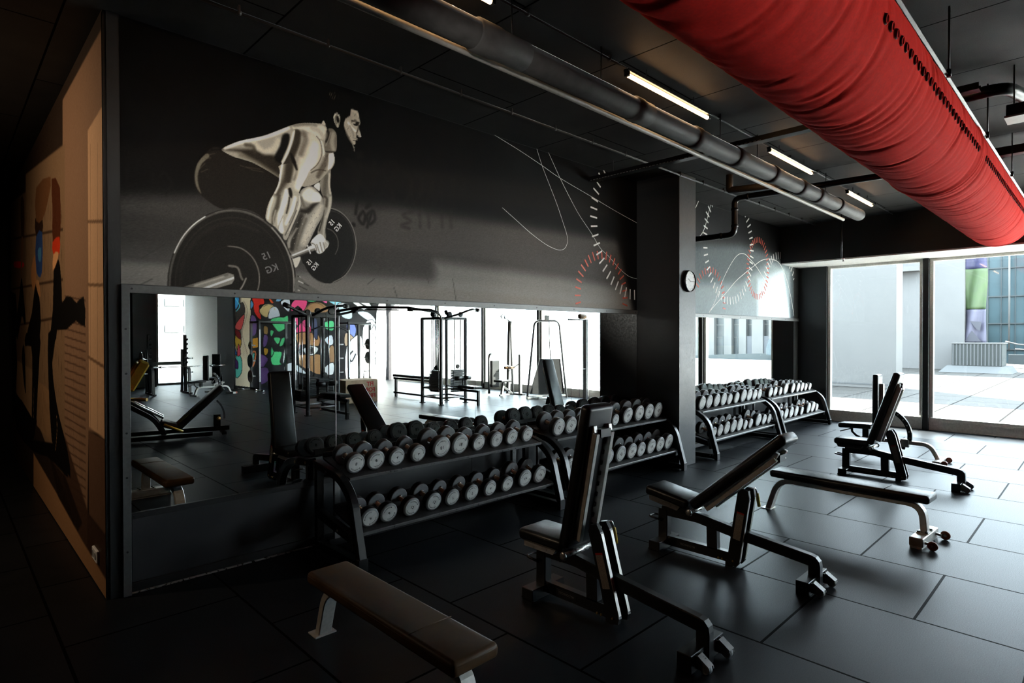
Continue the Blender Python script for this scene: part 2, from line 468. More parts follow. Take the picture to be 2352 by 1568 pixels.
def make_rack(x0, label):
    t = thing('dumbbell_rack', label, 'rack', (x0, RY0, 0), 0, 'dumbbell racks along the mirror wall')
    P = rack_mesh()
    if not hasattr(make_rack, 'src'):
        make_rack.src = {}
        a = P['frame']().build('side_frame', M['black_steel'], t); make_rack.src['side_frame'] = a
        a.location = (0.036, 0, 0)
        b = a.copy(); COL.objects.link(b); b.location = (RL-0.036, 0, 0)
        def shelf(ya, yb, z0):
            m = MB(); R = Matrix.Rotation(SL, 3, 'X'); yc = (ya+yb)/2
            m.box((RL/2, yc, tilt(yc, z0)-0.008), (RL-0.14, (yb-ya)/math.cos(SL), 0.016), 0.002, R)
            m.box((RL/2, yb, tilt(yb, z0)+0.02), (RL-0.14, 0.012, 0.05), 0.002, R)
            m.mi = 1
            m.box((RL/2, ya-0.004, tilt(ya, z0)-0.006), (RL-0.14, 0.012, 0.024), 0.003, R)
            return m.build('shelf', [M['shelf_mat'], M['grey_steel']], t)
        make_rack.src['top'] = shelf(0.265, 0.70, 0.585)
        make_rack.src['low'] = shelf(0.10, 0.52, 0.232)
        c = MB(); c.box((RL/2, 0.62, 0.06), (RL-0.14, 0.05, 0.06), 0.004); c.build('cross_beam', M['black_steel'], t)
        for xx in (0.14, RL-0.14):
            c = MB(); c.bar((xx, 0.60, 0.09), (xx, 0.60, 0.66), 0.05, 0.03); c.build('shelf_strut', M['grey_steel'], t)
        c = MB()
        for xx, sg in ((-0.002, -1), (RL+0.002, 1)):
            for y, z in ((0.70, 0.69), (0.50, 0.668), (0.52, 0.275), (0.32, 0.245), (0.10, 0.06), (0.06, 0.06)):
                c.cyl((xx, y, z), (xx+sg*0.008, y, z), 0.012, 10)
        c.build('bolts', M['chrome'], t)['kind'] = 'stuff'
        c = MB(); c.box((-0.002, 0.115, 0.22), (0.004, 0.045, 0.15), 0.001, Matrix.Rotation(-0.26, 3, 'X')); 
        bd = c.build('brand_plate', M['grey_steel'], t)
        q = MB(); Rm = Matrix.Translation(V((-0.0055, 0.115, 0.22))) @ Matrix.Rotation(-0.26, 4, 'X') @ Matrix(((0, 0, -1, 0), (0, -1, 0, 0), (-1, 0, 0, 0), (0, 0, 0, 1)))
        Rm = Matrix.Translation(V((-0.0055, 0.115, 0.22))) @ Matrix.Rotation(-0.26, 4, 'X') @ Matrix(((0, 0, -1, 0), (0, 1, 0, 0), (1, 0, 0, 0), (0, 0, 0, 1)))
        brand_text(q, Rm, 0.022); q.build('lettering', M['black_steel'], bd)
        make_rack.root = t
    return t
rk = make_rack(RACKX[0], 'nearest black two-tier dumbbell rack, at the left end of the row')
for x, lab in zip(RACKX[1:], ['black two-tier dumbbell rack just left of the pillar, behind the upright bench', 'black two-tier dumbbell rack just right of the pillar', 'farthest black two-tier dumbbell rack, beside the windows']):
    dup(rk, (x, RY0, 0), 0, lab)

# --------------------------------------------------------------- dumbbells
_db = {}
def arc_word(b, word, r, size, mid, flip):
    """letters of a word set around a circle in the local xz plane"""
    n = len(word); step = size*0.78/r
    for i, ch in enumerate(word):
        k = i-(n-1)/2
        a = mid-k*step if not flip else mid+k*step
        x, z = r*math.cos(a), r*math.sin(a)
        rot = a-PI/2 if not flip else a+PI/2
        me = text_me(ch, size, 0.0004)
        Mx = Matrix.Translation(V((x, 0, z))) @ Matrix.Rotation(-rot, 4, 'Y') @ Matrix.Rotation(PI/2, 4, 'X')
        b.mesh(me, Mx)
def db_meshes(r, num, turn):
    key = (round(r, 3), num, turn)
    if key in _db: return _db[key]
    Lh = 0.044+r*0.28; hl = 0.125           # head thickness, grip length
    out = {}
    b = MB()
    b.lathe([(0.0, 0), (r*0.80, 0), (r*0.97, 0.004), (r, 0.011), (r, Lh-0.008), (r*0.975, Lh-0.002), (r*0.94, Lh), (0, Lh)], (0, 0, 0), (0, 1, 0), 36)
    for f in b.bm.faces:
        c = f.calc_center_median()
        if c.y > Lh-0.006: f.material_index = 1
        elif c.y < 0.0035 or (c.y < 0.008 and math.hypot(c.x, c.z) > r*0.82): f.material_index = 2
    out['head'] = b
    f = MB(); f.lathe([(0, -0.0015), (r*0.79, -0.0015), (r*0.80, 0.001)], (0, 0, 0), (0, 1, 0), 36)
    f.mi = 1
    T = Matrix.Rotation(turn, 4, 'Y')
    if num:
        f.mesh(text_me(num, r*0.44, r*0.008), T @ Matrix.Translation(V((0, -0.003, 0))) @ Matrix.Rotation(PI/2, 4, 'X'))
    ar = MB(); arc_word(ar, 'TECHNOGYM', r*0.64, r*0.17, PI/2, False); arc_word(ar, 'TECHNOGYM', r*0.64, r*0.17, -PI/2, True)
    tm = bpy.data.meshes.new('arcword'); ar.bm.to_mesh(tm); ar.bm.free()
    f.mesh(tm, T @ Matrix.Translation(V((0, -0.003, 0))))
    out['face'] = f
    g = MB(); g.lathe([(0.0165, 0), (0.0175, hl*0.3), (0.0185, hl*0.5), (0.0175, hl*0.7), (0.0165, hl)], (0, Lh, 0), (0, 1, 0), 14)
    g.mi = 1; g.cyl((0, Lh-0.002, 0), (0, Lh+0.012, 0), r*0.36, 18, r*0.30); g.cyl((0, Lh+hl-0.012, 0), (0, Lh+hl+0.002, 0), r*0.30, 18, r*0.36)
    out['grip'] = g
    _db[key] = {'L': Lh, 'hl': hl, 'mb': out, 'objs': None}
    return _db[key]
def dumbbell(x, yf, zs, r, num, turn, label, group):
    """yf: y of the front face, zs: height of the shelf under the front head"""
    d = db_meshes(r, num, turn)
    a = SL
    t = thing('dumbbell', label, 'dumbbell', (x, yf, zs+r/math.cos(a)+0.001), 0, group)
    t.rotation_euler = (a, 0, 0)
    if d['objs'] is None:
        h = d['mb']['head'].build('head', [M['head_rubber'], M['head_inner'], M['rim_grey']], t)
        f = d['mb']['face'].build('face_plate', [M['face_grey'], M['ink']], h, recalc=True)
        g = d['mb']['grip'].build('handle', [M['copper'], M['chrome']], t)
        h2 = h.copy(); COL.objects.link(h2); h2.rotation_euler = (0, 0, PI); h2.location = (0, 2*d['L']+d['hl'], 0)
        f2 = f.copy(); COL.objects.link(f2); f2.parent = h2
        d['objs'] = (h, f, g, h2, f2)
    else:
        h, f, g, h2, f2 = [o.copy() for o in d['objs']]
        for o in (h, f, g, h2, f2): COL.objects.link(o)
        h.parent = t; g.parent = t; h2.parent = t; f.parent = h; f2.parent = h2
    return t
ORD = ['first', 'second', 'third', 'fourth', 'fifth', 'sixth', 'seventh', 'eighth', 'ninth', 'tenth']
def row(rack, tier, items, where, ref):
    """items: (x, radius, number, turn)"""
    y = {'top': 4.17, 'low': 4.0}[tier]
    z0 = tilt(y-RY0, 0.585 if tier == 'top' else 0.232)
    n = len(items)
    rr = [it[1] for it in items]
    mg_ = 0.075 if tier == 'top' else 0.10
    xs_ = [min(max(it[0], RACKX[rack]+mg_+it[1]), RACKX[rack]+RL-mg_-it[1]) for it in items]
    for i in range(n-2, -1, -1): xs_[i] = min(xs_[i], xs_[i+1]-rr[i]-rr[i+1]-0.004)
    for i in range(1, n): xs_[i] = max(xs_[i], xs_[i-1]+rr[i]+rr[i-1]+0.004)
    for i, (x, r, num, turn) in enumerate(items):
        lab = '%s dumbbell from the left, %s shelf, %s' % (ORD[i] if i < n-1 else 'rightmost', 'top' if tier == 'top' else 'lower', ref)
        if num: lab = '%s dumbbell from the left, marked %s, %s shelf, %s' % (ORD[i], num, 'top' if tier == 'top' else 'lower', ref)
        if i == n-1: lab = lab.replace('rightmost dumbbell from the left', 'rightmost dumbbell').replace('tenth dumbbell from the left', 'rightmost dumbbell')
        dumbbell(xs_[i], y, z0, r, num, turn, lab, 'dumbbells on the %s shelf of the %s' % (tier if tier == 'top' else 'lower', ref))
R1 = 'nearest rack'; R2 = 'rack left of the pillar'; R3 = 'rack right of the pillar'; R4 = 'rack by the windows'
row(0, 'top', [(2.30, .080, '8', .1), (2.537, .080, '8', -.5), (2.735, .077, '4', .3), (2.951, .077, '4', .7), (3.205, .097, '18', 2.9), (3.416, .096, '18', .1), (3.64, .079, '9', -.4), (3.87, .080, '12', -1.2), (4.078, .081, '12', -.6), (4.300, .080, '9', -.3)], '', R1)
row(0, 'low', [(2.34, .078, '9', 2.3), (2.548, .079, '9', -.6), (2.765, .080, '12', .4), (2.987, .080, '12', .5), (3.190, .077, '7', 2.7), (3.41, .077, '7', 2.9), (3.631, .076, '9', .3), (3.852, .076, '9', .2), (4.091, .089, '16', -.5), (4.305, .090, '14', .5)], '', R1)
row(1, 'top', [(4.763, .099, '22', -1.1), (4.99, .099, '22', .5), (5.20, .095, '20', .3), (5.41, .095, '20', -.8), (5.62, .085, '10', .5), (5.82, .074, '5', .6), (6.08, .103, '24', -.7), (6.33, .105, '24', .6), (6.575, .106, '26', .2), (6.81, .106, '26', -.9)], '', R2)
row(1, 'low', [(4.76, .096, '14', .1), (4.98, .096, '14', .9), (5.21, .098, '16', .3), (5.45, .098, '16', -.9), (5.69, .100, '20', .8), (5.92, .100, '20', -.2), (6.115, .094, '18', .6), (6.335, .099, '18', -.4), (6.55, .099, '22', .5), (6.79, .104, '22', -.5)], '', R2)
def plain(tops): return [(x, r, '', 0.37*i) for i, (x, r) in enumerate(tops)]
row(2, 'top', plain([(7.94, .102), (8.17, .104), (8.41, .105), (8.634, .103), (8.836, .092), (9.077, .094), (9.345, .108), (9.57, .106), (9.775, .094), (9.985, .092)]), '', R3)
row(2, 'low', plain([(7.95, .085), (8.17, .092), (8.385, .102), (8.605, .104), (8.825, .105), (9.01, .080), (9.205, .082), (9.50, .108), (9.72, .092), (9.93, .085)]), '', R3)
row(3, 'top', plain([(10.395, .092), (10.61, .09), (10.839, .08), (11.09, .105), (11.44, .097), (11.69, .093), (11.90, .09), (12.09, .077), (12.31, .074)]), '', R4)
row(3, 'low', plain([(10.42, .092), (10.65, .10), (10.897, .102), (11.13, .100), (11.40, .082), (11.75, .104), (11.98, .105), (12.18, .078)]), '', R4)
# -------------------------------------------------------------------- benches
# local frame: x across, y towards the mirrored wall (u = -y runs from the seat to the wheels)
def P3(u, z, x=0.0): return V((x, -u, z))
def pad(parent, name, c, s, m, rot=None, seams=()):
    """stuffed pad: strongly rounded box with piping"""
    b = MB(); b.box((0, 0, 0), s, min(s)*0.36, None, 4)
    for v in b.bm.verts:                       # slightly crowned
        fx = 1-(2*v.co.x/s[0])**2; fy = 1-(2*v.co.y/s[1])**2
        if v.co.z > 0: v.co.z += 0.006*max(0, fx)*max(0, fy)**0.3
    for y in seams:
        b.tube([(-s[0]*0.47, y, s[2]/2+0.001), (0, y, s[2]/2+0.0055), (s[0]*0.47, y, s[2]/2+0.001)], 0.0022, 6)
    z1 = s[2]/2-min(s)*0.30
    hx, hy, r = s[0]/2-0.002, s[1]/2-0.002, min(s)*0.36
    for zz in (z1,):
        b.tube([(-hx+r, -hy, zz), (hx-r, -hy, zz), (hx, -hy+r, zz), (hx, hy-r, zz), (hx-r, hy, zz), (-hx+r, hy, zz), (-hx, hy-r, zz), (-hx, -hy+r, zz)], 0.0025, 5, True)
    o = b.build(name, m, parent)
    o.location = c
    if rot is not None: o.rotation_euler = rot
    return o

def adjustable_bench(x, y, theta, seat_tilt, coltop, label, rz=0.0):
    t = thing('adjustable_bench', label, 'bench', (x, y, 0), rz, 'black adjustable benches')
    st = M['black_steel']
    # frame
    b = MB()
    b.sweep(rounded([P3(-0.01, 0.30), P3(0.30, 0.305), P3(0.62, 0.256), P3(1.174, 0.192), P3(1.174, 0.0)], 0.03, 3), rrect(0.06, 0.078, 0.006))
    b.build('main_beam', st, t)
    b = MB(); b.box((0, 0.0, 0.19), (0.07, 0.085, 0.25), 0.006); b.build('front_post', st, t)
    b = MB(); b.box((0, 0.005, 0.037), (0.32, 0.10, 0.074), 0.004); 
    b.box((-0.13, 0.005, 0.006), (0.05, 0.11, 0.012)); b.box((0.13, 0.005, 0.006), (0.05, 0.11, 0.012)); b.build('front_foot', st, t)
    b = MB(); b.bar(P3(0.03, 0.062), P3(0.60, 0.062), 0.05, 0.075); b.box((0, -0.57, 0.02), (0.06, 0.06, 0.04)); b.build('lower_beam', st, t)
    b = MB(); b.bar(P3(0.43, 0.09), P3(0.425, 0.27), 0.05, 0.085); b.build('middle_post', st, t)
    b = MB(); b.box(P3(1.15, 0.048), (0.36, 0.085, 0.095), 0.003); rf = b.build('rear_foot', st, t)
    for sx in (-1, 1):
        b = MB()
        for dx in (-0.022, 0.022):
            b.prism([P3(1.19, 0.02, sx*0.115+dx), P3(1.19, 0.085, sx*0.115+dx), P3(1.215, 0.085, sx*0.115+dx), P3(1.268, 0.05, sx*0.115+dx), P3(1.272, 0.034, sx*0.115+dx), P3(1.255, 0.018, sx*0.115+dx)], (0.005, 0, 0))
        b.box(P3(1.238, 0.071, sx*0.1175), (0.05, 0.075, 0.005), 0, Matrix.Rotation(math.radians(33), 3, 'X'))
        br = b.build('wheel_bracket', M['grey_steel'], t)
        w_ = MB(); w_.lathe([(0, -0.017), (0.024, -0.017), (0.030, -0.012), (0.030, 0.012), (0.024, 0.017), (0, 0.017)], P3(1.242, 0.031, sx*0.1175), (1, 0, 0), 20)
        w_.build('wheel', M['rim_grey'], br)
    # carry handle under the seat
    b = MB(); b.tube(rounded([P3(0.0, 0.225, -0.05), P3(-0.125, 0.235, -0.05), P3(-0.125, 0.235, 0.05), P3(0.0, 0.225, 0.05)], 0.035, 4), 0.009, 8)
    b.build('carry_handle', M['black_steel'], t)
    # seat
    a = math.radians(seat_tilt)
    sc = P3(0.30-0.195*math.cos(a)-0.02, 0.41+0.2*math.sin(a)+0.005)
    s = pad(t, 'seat', sc, (0.285, 0.39, 0.078), M['vinyl'], (a, 0, 0))
    b = MB(); b.prism([(0.10, 0.175, -0.039), (0.10, -0.12, -0.039), (0.07, -0.11, -0.072), (0.07, 0.145, -0.072)], (-0.2, 0, 0))
    b.mi = 1
    b.prism([(-0.036, -0.03, -0.06), (-0.036, -0.17, -0.05), (-0.036, -0.15, -0.12), (-0.036, -0.09, -0.15), (-0.036, -0.04, -0.12)], (0.072, 0, 0))
    b.build('seat_bracket', [M['grey_steel'], st], s)
    # backrest, hinged behind the seat
    th = math.radians(theta)
    piv = P3(0.305, 0.375)
    dv = P3(math.cos(th), math.sin(th)); nv = P3(math.sin(th), -math.cos(th))   # along the rest / out of its back
    L = 0.93; off = 0.03
    c = piv+dv*(0.03+L/2)+nv*(-off)
    bk = pad(t, 'backrest', c, (0.285, L, 0.08), M['vinyl'], (-th, 0, 0) if False else (0, 0, 0))
    R = Matrix((V((1, 0, 0)), -dv, -nv)).transposed()       # x, along -dv, up = front of the pad
    if R.determinant() < 0: R = Matrix((V((-1, 0, 0)), -dv, -nv)).transposed()
    bk.rotation_euler = R.to_euler()
    for v in bk.data.vertices:                              # narrower towards the head
        k = (-v.co.y/L+0.5); v.co.x *= 1.0-0.10*max(0, k-0.55)/0.45
    def rel(d, n, x): return piv+dv*d+nv*n+V((x, 0, 0))
    b = MB()
    for sx in (-1, 1):
        b.bar(rel(0.10, 0.038, sx*0.075), rel(0.80, 0.038, sx*0.075), 0.034, 0.052, (1, 0, 0), 0.003)
        b.bar(rel(0.80, 0.03, sx*0.075), rel(0.84, 0.015, sx*0.075), 0.034, 0.034, (1, 0, 0), 0.003)
    b.build('back_rails', M['pale_steel'], t)
    b = MB(); b.bar(rel(0.12, 0.02, 0.012), rel(0.80, 0.02, 0.012), 0.05, 0.02)
    for k in range(9): b.bar(rel(0.16+k*0.07, 0.03, 0.045), rel(0.185+k*0.07, 0.03, 0.045), 0.02, 0.014)
    b.box(rel(0.80, 0.045, 0.0), (0.10, 0.04, 0.05)); b.build('adjusting_track', st, t)
    b = MB(); b.cyl(rel(-0.005, 0.0, -0.15), rel(-0.005, 0.0, 0.15), 0.017, 14)
    for sx in (-1, 1): b.lathe([(0, 0), (0.027, 0), (0.024, 0.008), (0.010, 0.009), (0, 0.011)], rel(-0.005, 0, sx*0.15), (sx, 0, 0), 20)
    b.build('hinge', M['silver'], t)
    # support column: two channels pivoting at the base
    bp = P3(0.615, 0.055); tp = P3(*coltop); ax = (tp-bp).normalized(); nn = V((1, 0, 0)).cross(ax)
    if nn.y > 0: nn = -nn
    for sx in (-1, 1):
        b = MB(); w_ = 0.046; x0 = sx*0.047
        pts = [bp-nn*w_-ax*0.005, bp-ax*0.035-nn*0.03, bp-ax*0.035+nn*0.03, bp+nn*w_-ax*0.005, tp+nn*w_-ax*0.05, tp+nn*0.03, tp-nn*0.02, tp-nn*w_-ax*0.035]
        b.prism([p+V((x0-0.014, 0, 0)) for p in pts], (0.028, 0, 0))
        b.mi = 1
        b.bar(bp+nn*(w_+0.001)+ax*0.01+V((x0, 0, 0)), tp+nn*(w_+0.001)-ax*0.06+V((x0, 0, 0)), 0.024, 0.004)  # pale face painted on for window light reflected by the rear edge
        cl = b.build('support_column', [st, M['pale_steel']], t)
        b = MB()
        for p in (bp, P3(0.50, 0.05), P3(0.53, 0.05)): b.lathe([(0, 0), (0.009, 0), (0.006, 0.007), (0, 0.008)], p+V((sx*0.061, 0, 0)), (sx, 0, 0), 10)
        b.build('bolts', M['brass'], cl)['kind'] = 'stuff'
        if sx < 0:
            b = MB(); q0 = bp+ax*0.17+V((x0-0.0145, 0, 0)); Ls = 0.20
            b.prism([q0-nn*0.028, q0+nn*0.028, q0+nn*0.028+ax*Ls, q0-nn*0.028+ax*Ls], (-0.0012, 0, 0))
            b.mi = 1; b.prism([q0-nn*0.028+ax*Ls, q0+nn*0.028+ax*Ls, q0+nn*0.028+ax*(Ls+0.012), q0-nn*0.028+ax*(Ls+0.012)], (-0.0012, 0, 0))
            tag(b.build('warning_sticker', [M['sticker'], M['letter_red']], cl), 'beige warning sticker with a red top edge')
    b = MB(); b.cyl(tp-ax*0.03+V((-0.05, 0, 0)), tp-ax*0.03+V((0.05, 0, 0)), 0.012, 10); b.build('column_pin', M['silver'], t)
    b = MB(); q = tp-ax*0.02
    b.tube(rounded([q+V((0.06, 0, 0)), q+V((0.115, -0.012, 0.01)), q+V((0.125, -0.02, -0.04))], 0.02, 3), 0.006, 8)
    b.mi = 1; b.lathe([(0, 0), (0.011, 0), (0.013, 0.03), (0.012, 0.10), (0, 0.105)], q+V((0.125, -0.02, -0.035)), (0.08, -0.12, -1), 12)
    tag(b.build('release_lever', [M['chrome'], M['yellow']], t), 'bent chrome lever with yellow grip')
    # small badge on the lower beam
    b = MB(); b.box((-0.0262, -0.22, 0.062), (0.0015, 0.17, 0.036), 0.0005); bd = b.build('brand_badge', M['frame_dark'], t)
    b = MB(); brand_text(b, Matrix.Translation(V((-0.0272, -0.22, 0.062))) @ Matrix(((0, 0, -1, 0), (-1, 0, 0, 0), (0, 1, 0, 0), (0, 0, 0, 1))), 0.021)
    b.build('lettering', M['grey_steel'], bd)
    return t
adjustable_bench(2.94, 2.70, 79, 0, (0.465, 0.585), 'nearest adjustable bench, its backrest upright and a yellow lever on its column')
adjustable_bench(4.32, 2.60, 41.5, 9, (0.70, 0.605), 'adjustable bench with its backrest at a low incline, middle of the floor')
adjustable_bench(8.26, 2.36, 72, 0, (0.48, 0.60), 'black adjustable bench with steep backrest near the windows, behind the flat bench')

def flat_bench(x, y, rz, label, vin):
    t = thing('flat_bench', label, 'bench', (x, y, 0), rz, 'flat benches')
    pd = pad(t, 'seat_pad', P3(0.665, 0.382), (0.26, 1.33, 0.07), vin, None, (-0.335,))
    b = MB(); b.box(P3(0.62, 0.343), (0.16, 1.0, 0.01)); b.build('pad_plate', M['black_steel'], t)
    b = MB(); b.sweep(rounded([P3(-0.055, 0.004), P3(0.045, 0.315), P3(1.255, 0.315), P3(1.275, 0.06)], 0.15, 8), rrect(0.082, 0.05, 0.006))
    b.build('frame', M['pale_steel'], t)
    b = MB(); b.box(P3(-0.065, 0.004), (0.13, 0.10, 0.008), 0.001); b.build('foot_plate', M['pale_steel'], t)
    b = MB(); b.box(P3(1.265, 0.05), (0.46, 0.10, 0.075), 0.006); b.box(P3(1.265, 0.008), (0.47, 0.085, 0.016)); b.box(P3(1.27, 0.091), (0.17, 0.085, 0.008))
    fo = b.build('wheel_foot', M['pale_steel'], t)
    b = MB()
    for dx in (-0.065, 0.065):
        for du in (-0.028, 0.028): b.cyl(P3(1.27+du, 0.09, dx), P3(1.27+du, 0.108, dx), 0.012, 6)
    b.build('bolts', M['black_steel'], fo)['kind'] = 'stuff'
    for sx in (-1, 1):
        b = MB(); b.bar(P3(1.31, 0.045, sx*0.17), P3(1.355, 0.04, sx*0.17), 0.02, 0.02); br = b.build('wheel_arm', M['pale_steel'], t)
        b = MB(); b.lathe([(0.010, -0.013), (0.028, -0.013), (0.037, -0.008), (0.037, 0.008), (0.028, 0.013), (0.010, 0.013)], P3(1.372, 0.038, sx*0.195), (1, 0, 0), 24)
        b.mi = 1; b.cyl(P3(1.372, 0.038, sx*0.195-0.013), P3(1.372, 0.038, sx*0.195+0.013), 0.013, 14)
        b.build('wheel', [M['wheel_red'], M['silver']], br)
    return t
flat_bench(1.612, 3.19, 0.0, 'flat bench with pad painted brownish for warm lamp light and white legs, in the left foreground', M['vinyl_brown'])
flat_bench(6.02, 2.37, math.radians(-3), 'flat bench with black pad, silver frame and red wheels, right of the inclined bench', M['vinyl'])

def ratchet_bench(x, y, rz, label, seat_flat=True):
    t = thing('incline_bench', label, 'bench', (x, y, 0), rz, 'silver framed incline benches')
    pad(t, 'seat', P3(-0.045, 0.42), (0.27, 0.43, 0.07), M['vinyl'], (math.radians(-2), 0, 0))
    bk = pad(t, 'backrest', P3(0.225, 0.81), (0.27, 0.75, 0.075), M['vinyl'], (math.radians(-90), 0, 0))
    b = MB(); b.bar(P3(0.285, 0.42), P3(0.285, 1.05), 0.06, 0.04); b.build('back_frame', M['pale_steel'], t)
    b = MB(); b.sweep([(0, -q[1], q[2]) for q in arc((0.25, 0.33), 0.375, 60, -12, 14)], rect(0.045, 0.055))
    ar = b.build('ratchet_arc', M['black_steel'], t)
    b = MB()
    for a in (52, 38, 24, 10, -3):
        p = P3(0.25+0.375*math.cos(math.radians(a)), 0.33+0.375*math.sin(math.radians(a))); b.cyl(p-V((0.0235, 0, 0)), p+V((0.0235, 0, 0)), 0.012, 10)
    b.build('pin_holes', M['silver'], ar)['kind'] = 'stuff'
    b = MB(); b.sweep(rounded([P3(-0.1, 0.01), P3(-0.03, 0.245), P3(0.86, 0.245), P3(0.955, 0.05)], 0.16, 8), rrect(0.075, 0.05, 0.006)); b.build('frame', M['pale_steel'], t)
    b = MB(); b.bar(P3(0.08, 0.25), P3(0.08, 0.40), 0.06, 0.08); b.build('seat_post', M['black_steel'], t)
    b = MB(); b.tube([P3(*q) for q in ((-0.11, 0.385), (-0.10, 0.32), (-0.05, 0.27), (0.0, 0.25))], 0.018, 8); b.build('seat_brace', M['black_steel'], t)
    b = MB(); b.cyl(P3(-0.28, 0.30, 0.05), P3(-0.12, 0.36, 0.05), 0.008, 8); b.build('seat_lever', M['black_steel'], t)
    b = MB(); b.box(P3(0.57, 0.235), (0.09, 0.10, 0.11), 0.005); b.build('pin_housing', M['pale_steel'], t)
    b = MB(); b.lathe([(0, 0), (0.022, 0), (0.028, 0.01), (0.024, 0.035), (0, 0.04)], P3(0.55, 0.18, -0.01), (0, 0.2, -1), 14); b.build('pin_knob', M['black_steel'], t)
    b = MB(); b.box(P3(0.965, 0.035), (0.46, 0.09, 0.06), 0.006); b.build('rear_foot', M['pale_steel'], t)
    b = MB(); b.box(P3(-0.11, 0.02), (0.42, 0.07, 0.04), 0.005); b.build('front_foot', M['pale_steel'], t)
    for sx in (-1, 1):
        b = MB(); b.lathe([(0, -0.013), (0.028, -0.013), (0.036, -0.008), (0.036, 0.008), (0.028, 0.013), (0, 0.013)], P3(1.045, 0.037, sx*0.17), (1, 0, 0), 20)
        b.build('wheel', M['wheel_red'], t)
    return t
ratchet_bench(9.72, 2.6, 0, 'silver framed bench with vertical backrest and curved ratchet arm, nearest the windows')
# ------------------------------------------------------- ceiling services
M['duct'] = mat('red_fabric', (0.80, 0.030, 0.024), 0.8, spec=0.03, nscale=60, namp=0.08, sheen=0.3)
M['duct_dark'] = mat('red_fabric_opening', (0.10, 0.004, 0.004), 0.8)
M['pipe_grey'] = mat('pipe_grey', (0.065, 0.064, 0.062), 0.6, spec=0.2, nscale=14, namp=0.2, bump=0.1, bscale=60)
M['pipe_tan'] = mat('pipe_pale', (0.30, 0.28, 0.25), 0.45)
M['tube_lit'] = mat('tube_lit', (0.9, 0.8, 0.7), 0.4, emit=(1.0, 0.56, 0.26), estr=8.0)
DY, DZ, DR, DX1 = 1.10, 3.30, 0.35, 10.42
def duct():
    t = thing('fabric_air_duct', 'large round red fabric air duct hanging under the ceiling', 'air duct', (DX1, DY, DZ))
    r = random.Random(3)
    nx, na = 700, 80; x0 = -2.5
    b = MB(); rows = []
    folds = [(r.uniform(1.5, DX1), r.uniform(0, 2*PI), r.uniform(0.3, 1.1), r.uniform(0.012, 0.035), r.uniform(-0.0085, 0.004), r.uniform(-0.35, 0.35)) for _ in range(620)]
    xs = np.linspace(x0, DX1, nx); an = np.linspace(0, 2*PI, na, endpoint=False)
    XX, AA = np.meshgrid(xs, an, indexing='ij'); RR = np.full_like(XX, DR)
    for fx, fa, wa, wx, dep, sk in folds:
        da = (AA-fa+PI) % (2*PI)-PI
        m = np.abs(da) < 2.2*wa
        RR += np.where(m, dep*np.exp(-(da/wa)**2)*np.exp(-((XX-fx-sk*da*0.3)/wx)**2), 0)
    RR -= 0.022*np.exp(-((XX-6.15)/0.018)**2)          # joint ring
    RR += 0.012*np.exp(-((XX-6.10)/0.03)**2)
    RR -= 0.10*np.clip((XX-(DX1-0.06))/0.06, 0, 1)**2*0.35
    for i in range(nx):
        rows.append([b.bm.verts.new((XX[i, j]-DX1, RR[i, j]*math.cos(AA[i, j]), RR[i, j]*math.sin(AA[i, j]))) for j in range(na)])
    for i in range(nx-1):
        for j in range(na):
            j2 = (j+1) % na
            f = b.bm.faces.new([rows[i][j], rows[i+1][j], rows[i+1][j2], rows[i][j2]]); f.smooth = True
    b.bm.faces.new(rows[0]); 
    cen = b.bm.verts.new((-0.02, 0, 0))
    for j in range(na):
        f = b.bm.faces.new([rows[-1][j], cen, rows[-1][(j+1) % na]]); f.smooth = True
    b.build('fabric_tube', M['duct'], t)
    # rail along the room side with its hangers
    ra = math.radians(154)
    ry, rz = (DR+0.012)*math.cos(ra), (DR+0.012)*math.sin(ra)
    b = MB(); b.bar((-12.8, ry, rz), (0, ry, rz), 0.020, 0.016, (0, math.cos(ra), math.sin(ra)), 0.002); rl = b.build('rail', M['frame_dark'], t)
    for x in (3.0, 4.75, 6.45, 8.2, 9.9):
        b = MB(); b.cyl((x-DX1, ry-0.015, rz), (x-DX1, ry-0.015, ZC-DZ), 0.006, 8); b.cyl((x-DX1, ry-0.015, rz-0.02), (x-DX1, ry-0.015, rz+0.03), 0.014, 8)
        b.build('hanger_rod', M['black_steel'], rl)
    # row of little nozzles
    src = None; ang = math.radians(190.5)
    for x in [3.2+0.098*k for k in range(29)]+[6.33+0.098*k for k in range(40)]:
        if src is None:
            b = MB(); b.lathe([(0.0, 0.004), (0.016, 0.004), (0.0175, 0.010), (0.021, 0.009), (0.026, 0.0)], (0, 0, 0), (0, 0, 1), 14)
            for f in b.bm.faces:
                if abs(f.calc_center_median().z-0.004) < 0.0015: f.material_index = 1
            o = src = b.build('nozzle', [M['duct'], M['duct_dark']], t)
        else:
            o = src.copy(); COL.objects.link(o)
        o.location = (x-DX1, (DR+0.001)*math.cos(ang), (DR+0.001)*math.sin(ang))
        o.rotation_euler = V((0, math.cos(ang), math.sin(ang))).to_track_quat('Z', 'Y').to_euler()
    return t
duct()

